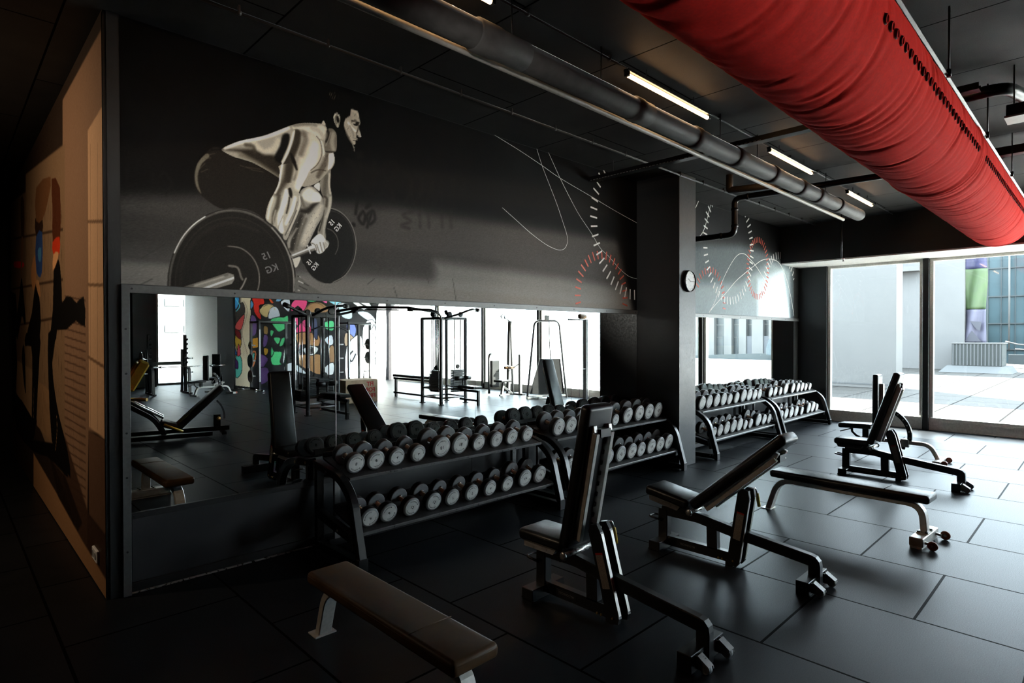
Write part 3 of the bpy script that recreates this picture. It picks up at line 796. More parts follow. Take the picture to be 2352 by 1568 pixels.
def big_pipe():
    y, z, r = 2.675, 3.552, 0.086
    t = thing('ventilation_pipe', 'long grey ceiling pipe with sleeve joints', 'pipe', (0, y, z))
    b = MB(); b.cyl((-2.5, 0, 0), (9.9, 0, 0), r, 28); b.mi = 1; b.cyl((9.9, 0, 0), (9.93, 0, 0), r*0.93, 28)
    b.build('pipe_body', [M['pipe_grey'], M['black_paint']], t)
    for x, L in ((1.2, .3), (2.30, .42), (3.95, .22), (4.9, .22), (5.72, .24), (6.62, .22), (7.45, .24), (8.05, .24), (8.85, .2)):
        b = MB(); b.lathe([(r, 0), (r+0.012, 0.008), (r+0.012, L*0.4), (r+0.006, L*0.5), (r+0.006, L), (r, L+0.01)], (x, 0, 0), (1, 0, 0), 28)
        b.build('sleeve_joint', M['pipe_grey'], t)
    for x in (2.62, 3.55, 5.45, 6.3, 8.45):
        b = MB(); b.cyl((x, 0, r), (x, 0, ZC-z), 0.005, 8); b.build('hanger_rod', M['black_steel'], t)
big_pipe()
def tan_pipe():
    y, z = 2.825, 3.517
    b = MB(); b.tube([(-2.5, y, z), (3.3, y, z), (9.7, y, z-0.04)], 0.021, 14)
    tag(b.build('thin_pipe', M['pipe_tan']), 'thin pale pipe running beside the big grey ceiling pipe', 'pipe')
tan_pipe()
def conduit(y, z, x0, x1, label, step, r=0.011):
    t = thing('conduit', label, 'conduit', ((x0+x1)/2, y, z))
    cx = (x0+x1)/2
    b = MB(); b.cyl((x0-cx, 0, 0), (x1-cx, 0, 0), r, 10); b.build('conduit_tube', M['charcoal_paint'], t)
    x = x0+0.2; src = None
    while x < x1:
        if src is None:
            b = MB(); b.box((0, 0, 0.5*(ZC-z)), (0.012, 0.03, ZC-z)); b.cyl((-0.012, 0, 0), (0.012, 0, 0), r+0.004, 10); o = src = b.build('clip', M['charcoal_paint'], t)
        else: o = src.copy(); COL.objects.link(o)
        o.location = (x-cx, 0, 0); x += step
conduit(3.99, 3.855, 0.6, 12.0, 'thin conduit clipped to the ceiling along the mural wall', 0.62)
conduit(2.71, 3.87, -1.0, 12.0, 'thin conduit on the ceiling above the tube lights', 0.9, 0.009)
# tube lights below the second conduit
for i, (x0, x1, lab) in enumerate(((1.2, 2.42, 'tube light at the top edge, nearest the camera'), (3.87, 5.15, 'second tube light from the camera, beside the grey pipe'), (6.58, 7.86, 'third tube light from the camera, past the cable tray'), (9.30, 10.5, 'farthest tube light, towards the windows'))):
    t = thing('tube_light', lab, 'ceiling light', ((x0+x1)/2, 2.655, 3.78), 0, 'warm tube lights along the pipe')
    h = (x1-x0)/2
    b = MB(); b.cyl((-h, 0, 0), (h, 0, 0), 0.016, 14); b.build('tube', M['tube_lit'], t)
    b = MB(); b.box((0, 0, 0.034), (2*h+0.06, 0.05, 0.02), 0.003)
    for s in (-1, 1): b.box((s*(h+0.015), 0, 0.012), (0.03, 0.04, 0.05), 0.004)
    b.build('fitting', M['black_steel'], t)
    for s in (-0.6, 0.6):
        b = MB(); b.cyl((s*h, 0, 0.04), (s*h, 0, ZC-3.78), 0.004, 6); b.build('suspension_rod', M['black_steel'], t)
# cable tray, sprinkler pipes
def tray():
    t = thing('cable_tray', 'dark perforated cable tray crossing under the ceiling near the pillar', 'cable tray', (5.95, 2.7, 3.70))
    b = MB()
    b.box((0, 0, 0), (0.10, 3.9, 0.004)); b.box((-0.05, 0, 0.025), (0.004, 3.9, 0.05)); b.box((0.05, 0, 0.025), (0.004, 3.9, 0.05)); b.build('tray_channel', M['black_steel'], t)
    b = MB()
    for k in range(48): b.box((-0.053, 1.9-0.045*k, 0.004), (0.003, 0.02+0.012*((k*7) % 3)/2, 0.006))  # silver bits stand for the row of glints along the tray
    b.build('slot_glints', M['silver'], t)['kind'] = 'stuff'
    for y in (-1.6, 0.3, 1.6):
        b = MB(); b.cyl((0, y, 0), (0, y, 0.2), 0.005, 8); b.build('hanger_rod', M['black_steel'], t)
tray()
def sprinkler():
    b = MB(); X = 8.4
    b.tube(rounded([(X, 1.15, 3.71), (X, 3.90, 3.765), (X, 3.90, 3.235), (X, 4.64, 3.24)], 0.10, 6), 0.042, 14)
    for p in ((X, 3.70, 3.76), (X, 3.90, 3.60), (X, 3.90, 3.36), (X, 4.10, 3.237), (X, 2.9, 3.75)):
        d = (0, 1, 0) if p[2] > 3.7 or p[2] < 3.3 else (0, 0, 1)
        b.cyl(V(p)-V(d)*0.02, V(p)+V(d)*0.02, 0.05, 14)
    tag(b.build('sprinkler_pipe', M['black_steel']), 'black pipe that drops down the wall right of the pillar', 'pipe')
    b = MB(); X = 7.6
    b.tube(rounded([(X, 2.80, 3.64), (X, 3.60, 3.69), (X, 3.60, ZC-0.005)], 0.03, 3), 0.046, 14)
    b.cyl((X, 2.82, 3.64), (X, 2.9, 3.645), 0.056, 14)
    tag(b.build('branch_pipe', M['pipe_tan_dark']), 'dark elbow pipe joining the big grey pipe', 'pipe')
M['pipe_tan_dark'] = mat('pipe_dark_brown', (0.05, 0.045, 0.04), 0.45)
sprinkler()
def end_sprinkler():
    t = thing('sprinkler', 'sprinkler on a thin drop pipe at the window beam, left end', 'sprinkler', (11.4, 3.35, 3.1))
    b = MB(); b.cyl((0, 0, 0), (0, 0, ZC-3.1+0.02), 0.014, 10); b.build('drop_pipe', M['black_steel'], t)
    b = MB(); b.lathe([(0, -0.05), (0.02, -0.05), (0.022, -0.045), (0.006, -0.04), (0.012, -0.02), (0.018, 0.0), (0.014, 0.02)], (0.03, -0.02, 0.0), (0, 0, 1), 12); b.cyl((-0.01, 0, 0), (0.05, -0.03, 0.0), 0.01, 8)
    b.build('sprinkler_head', M['chrome'], t)
end_sprinkler()
b = MB(); b.tube(rounded([(6.25, 0.95, 3.77), (6.25, 0.62, 3.77), (6.75, 0.50, 3.77), (7.4, 0.2, 3.77)], 0.12, 5), 0.05, 14)
tag(b.build('bent_duct_pipe', M['black_steel']), 'black bent pipe under the ceiling right of the red duct', 'pipe')
b = MB(); b.box((8.4, 0.2, 3.76), (0.12, 1.7, 0.09), 0.004); tag(b.build('cable_duct', M['black_steel']), 'straight black cable duct under the ceiling right of the red duct', 'cable tray')
def right_box():
    t = thing('ceiling_unit', 'small black unit with pale underside at the right edge of the ceiling', 'ceiling unit', (6.15, 0.60, 3.52))
    b = MB(); b.box((0, -0.3, 0), (0.20, 0.6, 0.09), 0.004); b.build('housing', M['black_steel'], t)
    b = MB(); b.box((0, -0.3, -0.052), (0.22, 0.62, 0.014)); b.build('tray_edge', M['alu'], t)
    b = MB(); b.cyl((0, -0.04, -0.05), (0, -0.04, 0.38), 0.006, 8); b.build('hanger_rod', M['black_steel'], t)
right_box()
# wall clock on the pillar
def clock():
    t = thing('wall_clock', 'round black-rimmed clock on the pillar', 'clock', (7.20, 3.99, 2.475))
    R = 0.147
    b = MB(); b.lathe([(R-0.018, 0.035), (R-0.012, 0.05), (R, 0.046), (R, 0.0), (0, 0)], (0, 0, 0), (0, -1, 0), 40); b.build('rim', M['black_steel'], t)
    b = MB(); b.lathe([(0, 0.036), (R-0.014, 0.036)], (0, 0, 0), (0, -1, 0), 40); d = b.build('dial', M['white'], t)
    b = MB()
    for k in range(12):
        a = k*PI/6; L = 0.022 if k % 3 else 0.03
        b.box((math.sin(a)*(R-0.035), -0.0372, math.cos(a)*(R-0.035)), (0.005, 0.001, L), 0, Matrix.Rotation(a, 3, 'Y'))
    b.build('hour_marks', M['ink'], d)['kind'] = 'stuff'
    for nm, a, L, w_ in (('hour_hand', math.radians(300), 0.065, 0.007), ('minute_hand', math.radians(90), 0.10, 0.005)):
        b = MB(); b.box((math.sin(a)*L*0.42, -0.039, math.cos(a)*L*0.42), (w_, 0.0012, L), 0, Matrix.Rotation(a, 3, 'Y')); b.build(nm, M['ink'], t)
clock()
# ------------------------------------------------------------- outside
EXTK = 0.40
def emat(name, col, *a, **k): return mat(name, tuple(c*EXTK for c in col), *a, **k)
M['paving'] = brick_mat('terrace_paving', (0.024, 0.023, 0.021), (0.028, 0.027, 0.025), (0.011, 0.011, 0.011), 1.25, 1.25, 0.5, 13.3, 0.35, False, 0.8, 0.02, 0.2, spec=0.2, offset=0.0, nscale=0.5, namp=0.18)
M['ext_wall'] = emat('outside_wall_pale', (0.20, 0.198, 0.192), 0.8, nscale=0.6, namp=0.06, spec=0.2)
M['ext_wall2'] = emat('outside_wall_far', (0.21, 0.208, 0.205), 0.8, nscale=0.6, namp=0.06, spec=0.2)
M['ext_joint'] = emat('outside_joint', (0.10, 0.105, 0.108), 0.8)
M['ext_glass'] = emat('outside_blue_glass', (0.040, 0.082, 0.098), 0.35, nscale=0.35, namp=0.3, spec=0.3)
M['ext_dark'] = emat('outside_dark', (0.03, 0.045, 0.05), 0.6)
M['ext_win'] = emat('outside_window', (0.05, 0.062, 0.068), 0.4, nscale=1.2, namp=0.5)
M['bounce_paving'] = brick_mat('terrace_bounce_paving', (0.58, 0.57, 0.55), (0.62, 0.61, 0.585), (0.2, 0.2, 0.19), 2.5, 2.5, 0.5, 13.3, 0.35, False, 0.8, 0.02, 0.2, spec=0.2, offset=0.0, nscale=0.5, namp=0.12)  # invented paler than the paving, to throw daylight onto ceiling and duct
b = MB(); b.box((73.25, 40.2, -0.06), (120, 80, 0.1)); tag(b.build('terrace', M['paving']), kind='structure')
b = MB(); b.box((73.25, -39.9, -0.06), (120, 80.2, 0.1)); b.box((-16.75, -47.35, -0.06), (60, 65.3, 0.1)); tag(b.build('bounce_terrace', M['bounce_paving']), kind='structure')
def near_wall():
    t = thing('terrace_wall', 'pale grey panelled wall standing on the terrace behind the left window pane', 'wall', (22.2, 9.9, 0))
    b = MB(); b.box((0.4, 0, 2.3), (0.8, 10.0, 4.6)); b.build('wall_body', M['ext_wall'], t)
    b = MB()
    for y in (-2.95, -0.6, 1.8): b.box((-0.004, y, 2.3), (0.01, 0.02, 4.6))
    b.box((-0.004, 0, 0.12), (0.012, 10.0, 0.05)); b.build('panel_joints', M['ext_joint'], t)['kind'] = 'stuff'
near_wall()
b = MB(); b.box((37.2, 17.2, 3.1), (0.8, 24, 6.2)); b.box((36.6, 8.2, 5.2), (1.0, 2.4, 0.25)); tag(b.build('building_wall', M['ext_wall2']), 'tall pale wall of the neighbouring building beyond the terrace', 'building')
def banner():
    t = thing('banner', 'tall hanging banner in purple, green and white beside the glass building', 'banner', (37.1, 4.80, 0))
    cols = [('purple_section', (0.030, 0.030, 0.10), 5.05, 7.6, 'purple top section'), ('green_section', (0.065, 0.115, 0.035), 3.04, 5.05, 'green middle section'), ('white_section', (0.13, 0.125, 0.185), 1.36, 3.04, 'lilac white lower section with grey picture')]
    for nm, c, z0, z1, lab in cols:
        b = MB(); n = 14; g = []
        for i in range(n+1):
            z = z0+(z1-z0)*i/n; hw = 0.43+0.03*math.sin(z*1.7)+(-0.10 if z > 4.9 else 0)*0
            g.append([b.bm.verts.new((0.10*math.sin(z*1.3+y*4), y*hw, z)) for y in np.linspace(-1, 1, 9)])
        for i in range(n):
            for j in range(8):
                f = b.bm.faces.new([g[i][j], g[i][j+1], g[i+1][j+1], g[i+1][j]]); f.smooth = True
        o = b.build(nm, emat(nm, c, 0.7, nscale=3, namp=0.15), t); md = o.modifiers.new('th', 'SOLIDIFY'); md.thickness = 0.02
        tag(o, lab)
    b = MB(); b.prism([(-0.14, 0.20, 2.45), (-0.14, -0.25, 2.4), (-0.14, -0.2, 1.95), (-0.14, -0.05, 2.05)], (0.02, 0, 0)); b.prism([(-0.14, 0.4, 1.42), (-0.14, 0.12, 1.98), (-0.14, -0.25, 1.42)], (0.02, 0, 0))
    b.build('printed_picture', emat('banner_print', (0.055, 0.055, 0.075), 0.7), t)
    b = MB(); b.cyl((0.15, 0.48, 0), (0.15, 0.48, 8), 0.05, 10); b.build('banner_pole', M['ext_joint'], t)
banner()
def planter():
    t = thing('terrace_box', 'ribbed grey-green box on a stone base out on the terrace', 'box', (35.0, 4.45, 0))
    b = MB(); b.box((0.5, 0, 0.83), (1.6, 1.86, 1.04)); b.build('box_body', emat('box_green', (0.052, 0.062, 0.058), 0.7), t)
    for k in range(14):
        b = MB(); b.box((-0.32, -0.87+k*0.134, 0.82), (0.05, 0.05, 1.0)); b.build('rib', M['ext_joint'], t)
    b = MB(); b.box((0.5, 0, 1.36), (1.7, 1.96, 0.04)); b.build('lid', M['ext_wall'], t)
    b = MB(); b.prism([(-0.9, -1.35, 0.0), (-0.9, 1.35, 0.0), (-0.45, 1.1, 0.3), (-0.45, -1.1, 0.3)], (2.2, 0, 0)); b.build('stone_base', emat('base_grey', (0.085, 0.092, 0.095), 0.7), t)
planter()
def glass_building():
    t = thing('glass_building', 'blue glass-fronted building at the right edge, beyond the banner', 'building', (48, -0.6, 0))
    b = MB(); b.box((1, -6.5, 4.2), (2, 27, 8.4)); b.build('glass_facade', M['ext_glass'], t)
    b = MB()
    for z in (0.85, 2.47, 4.18, 5.96, 7.8): b.box((-0.06, -6.5, z), (0.12, 27, 0.07))
    tag(b.build('cross_rails', M['ext_dark'], t), kind='stuff')
    b = MB()
    for k in range(40): b.box((-0.05, 6.2-k*0.68, 4.2), (0.10, 0.035 if k % 3 else 0.10, 8.4))
    tag(b.build('mullions', M['ext_dark'], t), kind='stuff')
    for y in (5.1, 4.35):
        b = MB(); b.cyl((-0.4, y, 0.8), (-0.4, y, 8.4), 0.05, 8); b.build('steel_strut', M['ext_wall'], t)
glass_building()
def handrail():
    t = thing('ramp_rail', 'low dark wall with a metal handrail at the foot of the glass building', 'railing', (41, 1.0, 0))
    b = MB(); b.box((0, 0.6, 0.45), (0.3, 4.6, 0.5)); b.build('low_wall', M['ext_dark'], t)
    b = MB(); b.tube([(-0.3, 3.0, 1.4), (-0.3, 2.5, 1.25), (-0.3, -1.5, 0.95)], 0.04, 8); b.tube([(-0.3, 2.6, 1.0), (-0.3, -1.5, 0.75)], 0.03, 8); b.build('handrail', M['ext_wall2'], t)
handrail()
def street_building():
    t = thing('street_building', 'pale building with tall piers and bluish windows, seen in the mirror right of the pillar', 'building', (45, -11.5, 0))
    b = MB(); b.box((1.2, 0.5, 2.3), (1.6, 13, 4.6)); b.build('window_zone', M['ext_win'], t)
    for y0, y1 in ((-7.0, -1.79), (-0.94, -0.33), (0.27, 0.83), (1.30, 2.14), (2.60, 3.4), (4.1, 5.0), (5.7, 6.6)):
        b = MB(); b.box((0.2, (y0+y1)/2, 2.3), (0.5, y1-y0, 4.6)); b.build('pier', M['ext_wall2'], t)
    b = MB(); b.box((0.3, 3.6, 0.85), (0.4, 6.2, 1.7)); b.build('base_wall', emat('base_blue', (0.11, 0.118, 0.135), 0.7), t)
    b = MB()
    for z in (1.6, 2.6, 3.3, 4.4): b.box((0.36, 0, z), (0.08, 12, 0.06))
    b.build('window_bars', M['ext_wall'], t)['kind'] = 'stuff'
    for y in (-0.85, 0.33):
        b = MB(); b.cyl((-0.4, y, 0), (-0.4, y, 1.7), 0.03, 8); b.build('street_post', M['ext_dark'], t)
street_building()
b = MB(); b.prism([(42, -14.0, 0.0), (42, -5.0, 0.0), (42, -5.0, 0.62), (42, -13.2, 0.22)], (0.6, 0, 0)); tag(b.build('street_kerb_wall', M['ext_dark']), 'dark low wall along the street, seen in the mirror right of the pillar', 'wall')
def car():
    t = thing('car', 'dark blue car parked outside, seen in the mirror right of the pillar', 'car', (41.2, -6.3, 0.1))
    body = [(0.9, -0.75), (0.9, 0.15), (0.80, 0.55), (0.55, 0.62)]
    b = MB(); pts = [(0, -0.95, 0.35), (0, -0.98, 0.8), (0, -0.80, 1.35), (0, -0.65, 1.45), (0, 2.2, 1.42), (0, 2.9, 0.95), (0, 3.0, 0.45), (0, 2.9, 0.3), (0, -0.9, 0.3)]
    b.prism([(p[0]-0.8, p[1], p[2]) for p in pts], (1.6, 0, 0)); b.build('car_body', emat('car_paint', (0.02, 0.05, 0.07), 0.3), t, bevel=0.08)
    b = MB(); b.prism([(-0.815, -0.6, 0.85), (-0.815, -0.55, 1.3), (-0.815, 2.0, 1.3), (-0.815, 2.5, 0.9)], (0.02, 0, 0)); b.build('side_window', M['ext_win'], t)
    for y in (-0.2, 2.2):
        b = MB(); b.cyl((-0.83, y, 0.3), (-0.6, y, 0.3), 0.32, 20); b.build('wheel', M['rubber'], t)
    b = MB(); b.box((-0.5, -0.99, 0.75), (0.3, 0.03, 0.12)); b.box((0.5, -0.99, 0.75), (0.3, 0.03, 0.12)); b.build('tail_lights', M['red_plastic'], t)
car()
def far_block():
    t = thing('office_block', 'white office block outside the far window, at the left end of the mirror', 'building', (12, -31, 0))
    b = MB(); b.box((0, -3, 4), (36, 6, 8)); b.build('white_facade', emat('office_white', (0.16, 0.16, 0.16), 0.8), t)
    wm = emat('office_window', (0.035, 0.037, 0.037), 0.5, nscale=2, namp=0.3)
    src = None
    for z in (3.82, 2.21):
        for k in range(13):
            x = -7+k*1.06
            if src is None:
                b = MB(); b.box((0, 0, 0), (0.84, 0.08, 0.42)); o = src = b.build('office_window', wm, t)
            else: o = src.copy(); COL.objects.link(o)
            o.location = (x, 0.03, z)
    b = MB(); b.box((-1, 0.05, 0.75), (14, 0.1, 1.5)); b.build('ground_floor_glass', emat('ground_glass', (0.06, 0.066, 0.072), 0.5, nscale=0.7, namp=0.2), t)
far_block()
# ------------------------------------------- equipment seen in the mirror
ST = M['black_steel']
def multi_gym(x, y, w_, d_, label, seats, stacks, arms):
    t = thing('multi_gym', label, 'cable machine', (x, y, 0), 0, 'black cable stations')
    for sx in (0, w_):
        for sy in (0, -d_):
            b = MB(); b.box((sx, sy, 1.11), (0.075, 0.075, 2.22), 0.015); b.box((sx, sy, 0.01), (0.11, 0.11, 0.02)); b.build('post', ST, t)
    b = MB()
    for z in (0.17, 0.40):
        for sy in (0, -d_): b.cyl((0, sy, z), (w_, sy, z), 0.022, 10)
        for sx in (0, w_): b.cyl((sx, 0, z), (sx, -d_, z), 0.022, 10)
    b.build('base_rails', M['grey_steel'], t)
    b = MB()
    for sy in (0, -d_): b.box((w_/2, sy, 2.2), (w_, 0.06, 0.06))
    for sx in (0, w_): b.box((sx, -d_/2, 2.2), (0.06, d_, 0.06))
    b.build('top_frame', ST, t)
    for (cx, cy, ax, h, wid) in stacks:      # weight stacks with guide rods
        b = MB(); n = 14; ph = h/n
        for k in range(n):
            b.box((cx, cy, 0.30+ph*(k+0.5)), ((wid, 0.13, ph*0.86) if ax == 'x' else (0.13, wid, ph*0.86)), 0.003)
        b.build('weight_stack', M['stack'], t)
        b = MB()
        for s in (-1, 1):
            o = V((s*wid*0.28, 0, 0)) if ax == 'x' else V((0, s*wid*0.28, 0))
            b.cyl(V((cx, cy, 0.30+h))+o, V((cx, cy, 2.17))+o, 0.013, 10)
        b.cyl((cx, cy, 0.3+h), (cx, cy, 2.1), 0.004, 6)
        b.build('guide_rods', M['chrome'], t)
        b = MB(); b.lathe([(0, -0.02), (0.055, -0.02), (0.06, -0.012), (0.05, 0), (0.06, 0.012), (0.055, 0.02), (0, 0.02)], (cx, cy, 0.3+h+0.08), (0, 1, 0) if ax == 'x' else (1, 0, 0), 20); b.build('pulley', ST, t)
    for pts in arms:                          # curved top handles
        b = MB(); b.tube(rounded(pts, 0.25, 6), 0.028, 10); b.build('top_handle', ST, t)
        b = MB(); p1, p0 = V(pts[-1]), V(pts[-2]); d = (p1-p0).normalized(); b.cyl(p1-d*0.10, p1+d*0.03, 0.05, 14); b.build('handle_grip', M['rubber'], t)
    for k, (px, py) in enumerate(((w_*0.3, 0.05), (w_*0.75, 0.05), (-0.05, -d_*0.35), (w_*0.5, -d_-0.03))):
        b = MB(); b.lathe([(0, -0.025), (0.06, -0.025), (0.07, -0.015), (0.055, 0), (0.07, 0.015), (0.06, 0.025), (0, 0.025)], (px, py, 2.30), (0, 1, 0) if k in (0, 1, 3) else (1, 0, 0), 20); b.build('top_pulley', ST, t)
    for (sx, sy, dx, dy, L, z, roll) in seats:
        b = MB(); c = V((sx+dx*L/2, sy+dy*L/2, z)); b.box(c, (0.30 if dx == 0 else L*0.85, 0.30 if dy == 0 else L*0.85, 0.07), 0.025, None, 3); b.build('seat_pad', M['vinyl'], t)
        b = MB(); b.bar((sx, sy, z-0.09), (sx+dx*L, sy+dy*L, z-0.09), 0.06, 0.05, (0, 0, 1)); b.box((sx+dx*L*0.95, sy+dy*L*0.95, (z-0.09)/2), (0.06, 0.06, z-0.09)); b.bar((sx, sy, 0.12), (sx+dx*L, sy+dy*L, 0.12), 0.05, 0.05, (0, 0, 1)); b.build('seat_frame', ST, t)
        if roll:
            b = MB(); p = V((sx+dx*L*0.15, sy+dy*L*0.15, z+0.22)); s = V((dy, dx, 0))
            for k in (-1, 1): b.cyl(p+s*0.06*k, p+s*0.24*k, 0.055, 16)
            b.build('knee_roller', M['vinyl'], t)
            b = MB(); b.cyl(p-s*0.06, p+s*0.06, 0.02, 10); b.cyl(p, p-V((0, 0, 0.3)), 0.02, 10); b.build('roller_bar', ST, t)
    return t
M['stack'] = mat('stack_grey', (0.03, 0.032, 0.034), 0.4)
mg = multi_gym(5.79, -3.04, 0.71, 0.71, 'black cable station before the painted wall, left one in the mirror',
          [(0.36, 0.02, 0, 1, 1.10, 0.48, True)], [(0.40, 0.0, 'x', 0.50, 0.34), (0.0, -0.36, 'y', 0.24, 0.30), (0.40, -0.71, 'x', 0.5, 0.3)],
          [[(0, 0, 2.20), (-0.35, 0.15, 2.32), (-0.62, 0.30, 2.40)], [(0.1, 0, 2.2), (0.30, 0.35, 2.38), (0.60, 0.42, 2.42), (0.78, 0.30, 2.42)], [(0.71, -0.3, 2.2), (1.05, -0.30, 2.28), (1.35, -0.28, 2.36)]])
# curved pull-down bar hanging in front
b = MB(); b.tube(rounded([(-0.02, 0.22, 1.88), (0.22, 0.22, 1.97), (0.40, 0.22, 1.92), (0.60, 0.22, 1.97), (0.85, 0.22, 1.86)], 0.1, 5), 0.013, 8); b.cyl((0.40, 0.22, 1.92), (0.40, 0.05, 2.25), 0.004, 6); b.build('pull_down_bar', M['grey_steel'], mg)
b = MB(); b.box((0.0, 0.045, 1.5), (0.05, 0.01, 0.9))
b.build('hole_strip', M['white'], mg)
multi_gym(9.09, -2.58, 0.80, 0.80, 'black cable station in front of the bright windows, right one in the mirror',
          [(0.62, 0.0, 0, 1, 0.75, 0.44, True), (0.4, -0.80, 0, -1, 1.95, 0.62, False)], [(0.15, -0.4, 'y', 0.55, 0.36), (0.55, -0.02, 'x', 0.58, 0.36), (0.4, -0.80, 'x', 0.45, 0.3)],
          [[(0, 0, 2.20), (-0.2, 0.25, 2.26), (-0.45, 0.30, 2.38), (-0.9, -0.1, 2.40)], [(0.1, 0.02, 2.2), (0.35, 0.30, 2.30), (0.60, 0.45, 2.42), (1.02, 0.25, 2.42)], [(0.8, -0.8, 2.2), (1.0, -1.0, 2.3), (1.1, -1.2, 2.42)]])
b = MB(); b.tube([(0.71, -0.3, 2.30), (1.44, -0.26, 2.44), (2.36, 0.34, 2.44), (3.24, 0.44, 2.34)], 0.030, 12); b.tube([(1.5, -0.16, 2.38), (2.2, 0.25, 2.38)], 0.012, 8)
b.build('crossover_bar', ST, mg)
# wooden jump box
def jump_box():
    t = thing('jump_box', 'plywood jump box lettered FIT FOR FREE in red', 'box', (7.96, -4.8, 0))
    b = MB(); b.box((0, 0, 0.30), (0.94, 0.60, 0.60), 0.006); b.build('box_body', M['wood_ply'], t)
    b = MB()
    for k, s in enumerate(('FIT', 'FOR', 'FREE')):
        b.mesh(text_me(s, 0.155, 0.006), Matrix.Translation(V((0.245, 0.303, 0.48-0.155*k))) @ Matrix(((-1, 0, 0, 0), (0, 0, 1, 0), (0, 1, 0, 0), (0, 0, 0, 1))))
    b.build('lettering', M['letter_red'], t)
jump_box()
# leg press
def leg_press():
    t = thing('leg_press', 'black leg press with yellow sledge at the left end of the mirror', 'leg press', (2.75, -2.15, 0), math.radians(12))
    b = MB()
    for y in (-0.32, 0.32): b.bar((-1.2, y, 0.06), (0.75, y, 0.06), 0.08, 0.07, (0, 1, 0), 0.004)
    b.bar((0.3, 0, 0.10), (1.05, 0, 0.10), 0.07, 0.08, (0, 1, 0), 0.004); b.box((0.85, 0, 0.22), (0.11, 0.09, 0.26), 0.004); b.box((0.95, 0, 0.03), (0.08, 0.4, 0.05), 0.004)
    b.build('base_frame', ST, t)
    for y in (-0.22, 0.22):
        b = MB(); b.sweep(rounded([(-1.1, y, 1.02), (-0.12, y, 0.36), (0.05, y, 0.04)], 0.12, 5), rect(0.06, 0.07), (0, 1, 0)); b.build('side_rail', ST, t)
        b = MB(); b.cyl((-1.0, y*0.7, 1.06), (0.02, y*0.7, 0.36), 0.022, 12); b.build('guide_rod', M['chrome'], t)
    R = Matrix.Rotation(math.radians(-44), 3, 'Y')
    b = MB(); b.box((0.57, 0, 0.50), (1.0, 0.42, 0.11), 0.03, R, 3); b.build('backrest', M['vinyl'], t)
    b = MB(); b.box((0.12, 0, 0.22), (0.30, 0.42, 0.10), 0.03, Matrix.Rotation(math.radians(20), 3, 'Y'), 3); b.build('seat', M['vinyl'], t)
    b = MB(); b.sweep([(q[0], 0, q[2]) for q in arc((0.55, 0.30), 0.42, 45, -5, 6, 'xz', 0)], rect(0.03, 0.03), (0, 1, 0)); b.build('adjusting_arc', M['chrome'], t)
    R2 = Matrix.Rotation(math.radians(28), 3, 'Y')
    b = MB(); b.box((-0.52, 0, 0.95), (0.10, 0.70, 0.80), 0.02, R2); b.box((-0.36, 0.37, 1.10), (0.16, 0.05, 0.5), 0.02, R2); b.box((-0.36, -0.37, 1.10), (0.16, 0.05, 0.5), 0.02, R2)
    sl = b.build('sledge', M['yellow'], t); tag(sl, 'yellow sledge')
    b = MB(); b.box((-0.455, 0, 1.02), (0.02, 0.54, 0.48), 0.004, R2); b.build('foot_plate', M['pale_steel'], sl)
    b = MB(); b.cyl((-0.62, 0.2, 0.72), (-0.22, 0.50, 0.72), 0.028, 12); b.build('weight_peg', M['brass'], t)
    for s in (-1, 1):
        b = MB(); b.cyl((0.02, s*0.30, 0.27), (0.30, s*0.33, 0.13), 0.02, 10); b.build('side_handle', M['yellow'], t)
    b = MB(); b.lathe([(0, 0), (0.03, 0), (0.035, 0.02), (0, 0.04)], (0.87, 0.05, 0.28), (0, 1, 0), 14); b.build('pop_pin', M['brass'], t)
leg_press()
# weight plates
_pl = {}
def plate(loc, axis, r, label, m=None, grp='weight plates by the painted wall'):
    b = MB(); b.lathe([(0.026, -0.014), (r*0.32, -0.016), (r*0.36, -0.007), (r*0.80, -0.007), (r*0.84, -0.014), (r, -0.014), (r, 0.014), (r*0.84, 0.014), (r*0.80, 0.007), (r*0.36, 0.007), (r*0.32, 0.016), (0.026, 0.014), (0.026, -0.014)], (0, 0, 0), axis, 32)
    o = b.build('weight_plate', m or M['grey_steel']); o.location = loc
    return tag(o, label, 'weight plate', grp)
# squat stand by the far window
def squat_stand():
    t = thing('squat_stand', 'dark squat stand with two notched uprights by the far window', 'squat rack', (5.05, -10.6, 0))
    for s, x in ((-1, -0.52), (1, 0.45)):
        b = MB(); b.bar((x, -0.25, 0.03), (x-0.07, -0.05, 1.80), 0.07, 0.11, (1, 0, 0), 0.004)
        for k in range(6): b.box((x-0.045, 0.03+0.005*k, 0.95+k*0.14), (0.05, 0.10, 0.03), 0, Matrix.Rotation(0.4, 3, 'X'))
        b.build('notched_upright', ST, t)
        b = MB(); b.sweep(rounded([(x-0.03, 0.3, 0.03), (x-0.03, 0.22, 0.78), (x-0.03, -0.1, 0.80)], 0.08, 4), rect(0.07, 0.06)); b.build('front_leg', M['grey_steel'], t)
        b = MB(); b.bar((x, -0.7, 0.03), (x, 0.36, 0.03), 0.06, 0.05, (1, 0, 0)); b.build('floor_rail', M['grey_steel'], t)
        b = MB(); b.bar((x, -0.62, 0.05), (x-0.02, -0.5, 1.35), 0.06, 0.09, (1, 0, 0)); b.build('rear_post', ST, t)
        for z in (0.62, 1.06):
            b = MB(); b.cyl((x+0.0, -0.5, z), (x+s*0.28, -0.5, z), 0.024, 10); b.build('plate_peg', M['chrome'], t)
    b = MB(); b.box((0, -0.5, 0.92), (0.95, 0.05, 0.09)); b.build('cross_beam', ST, t)
squat_stand()
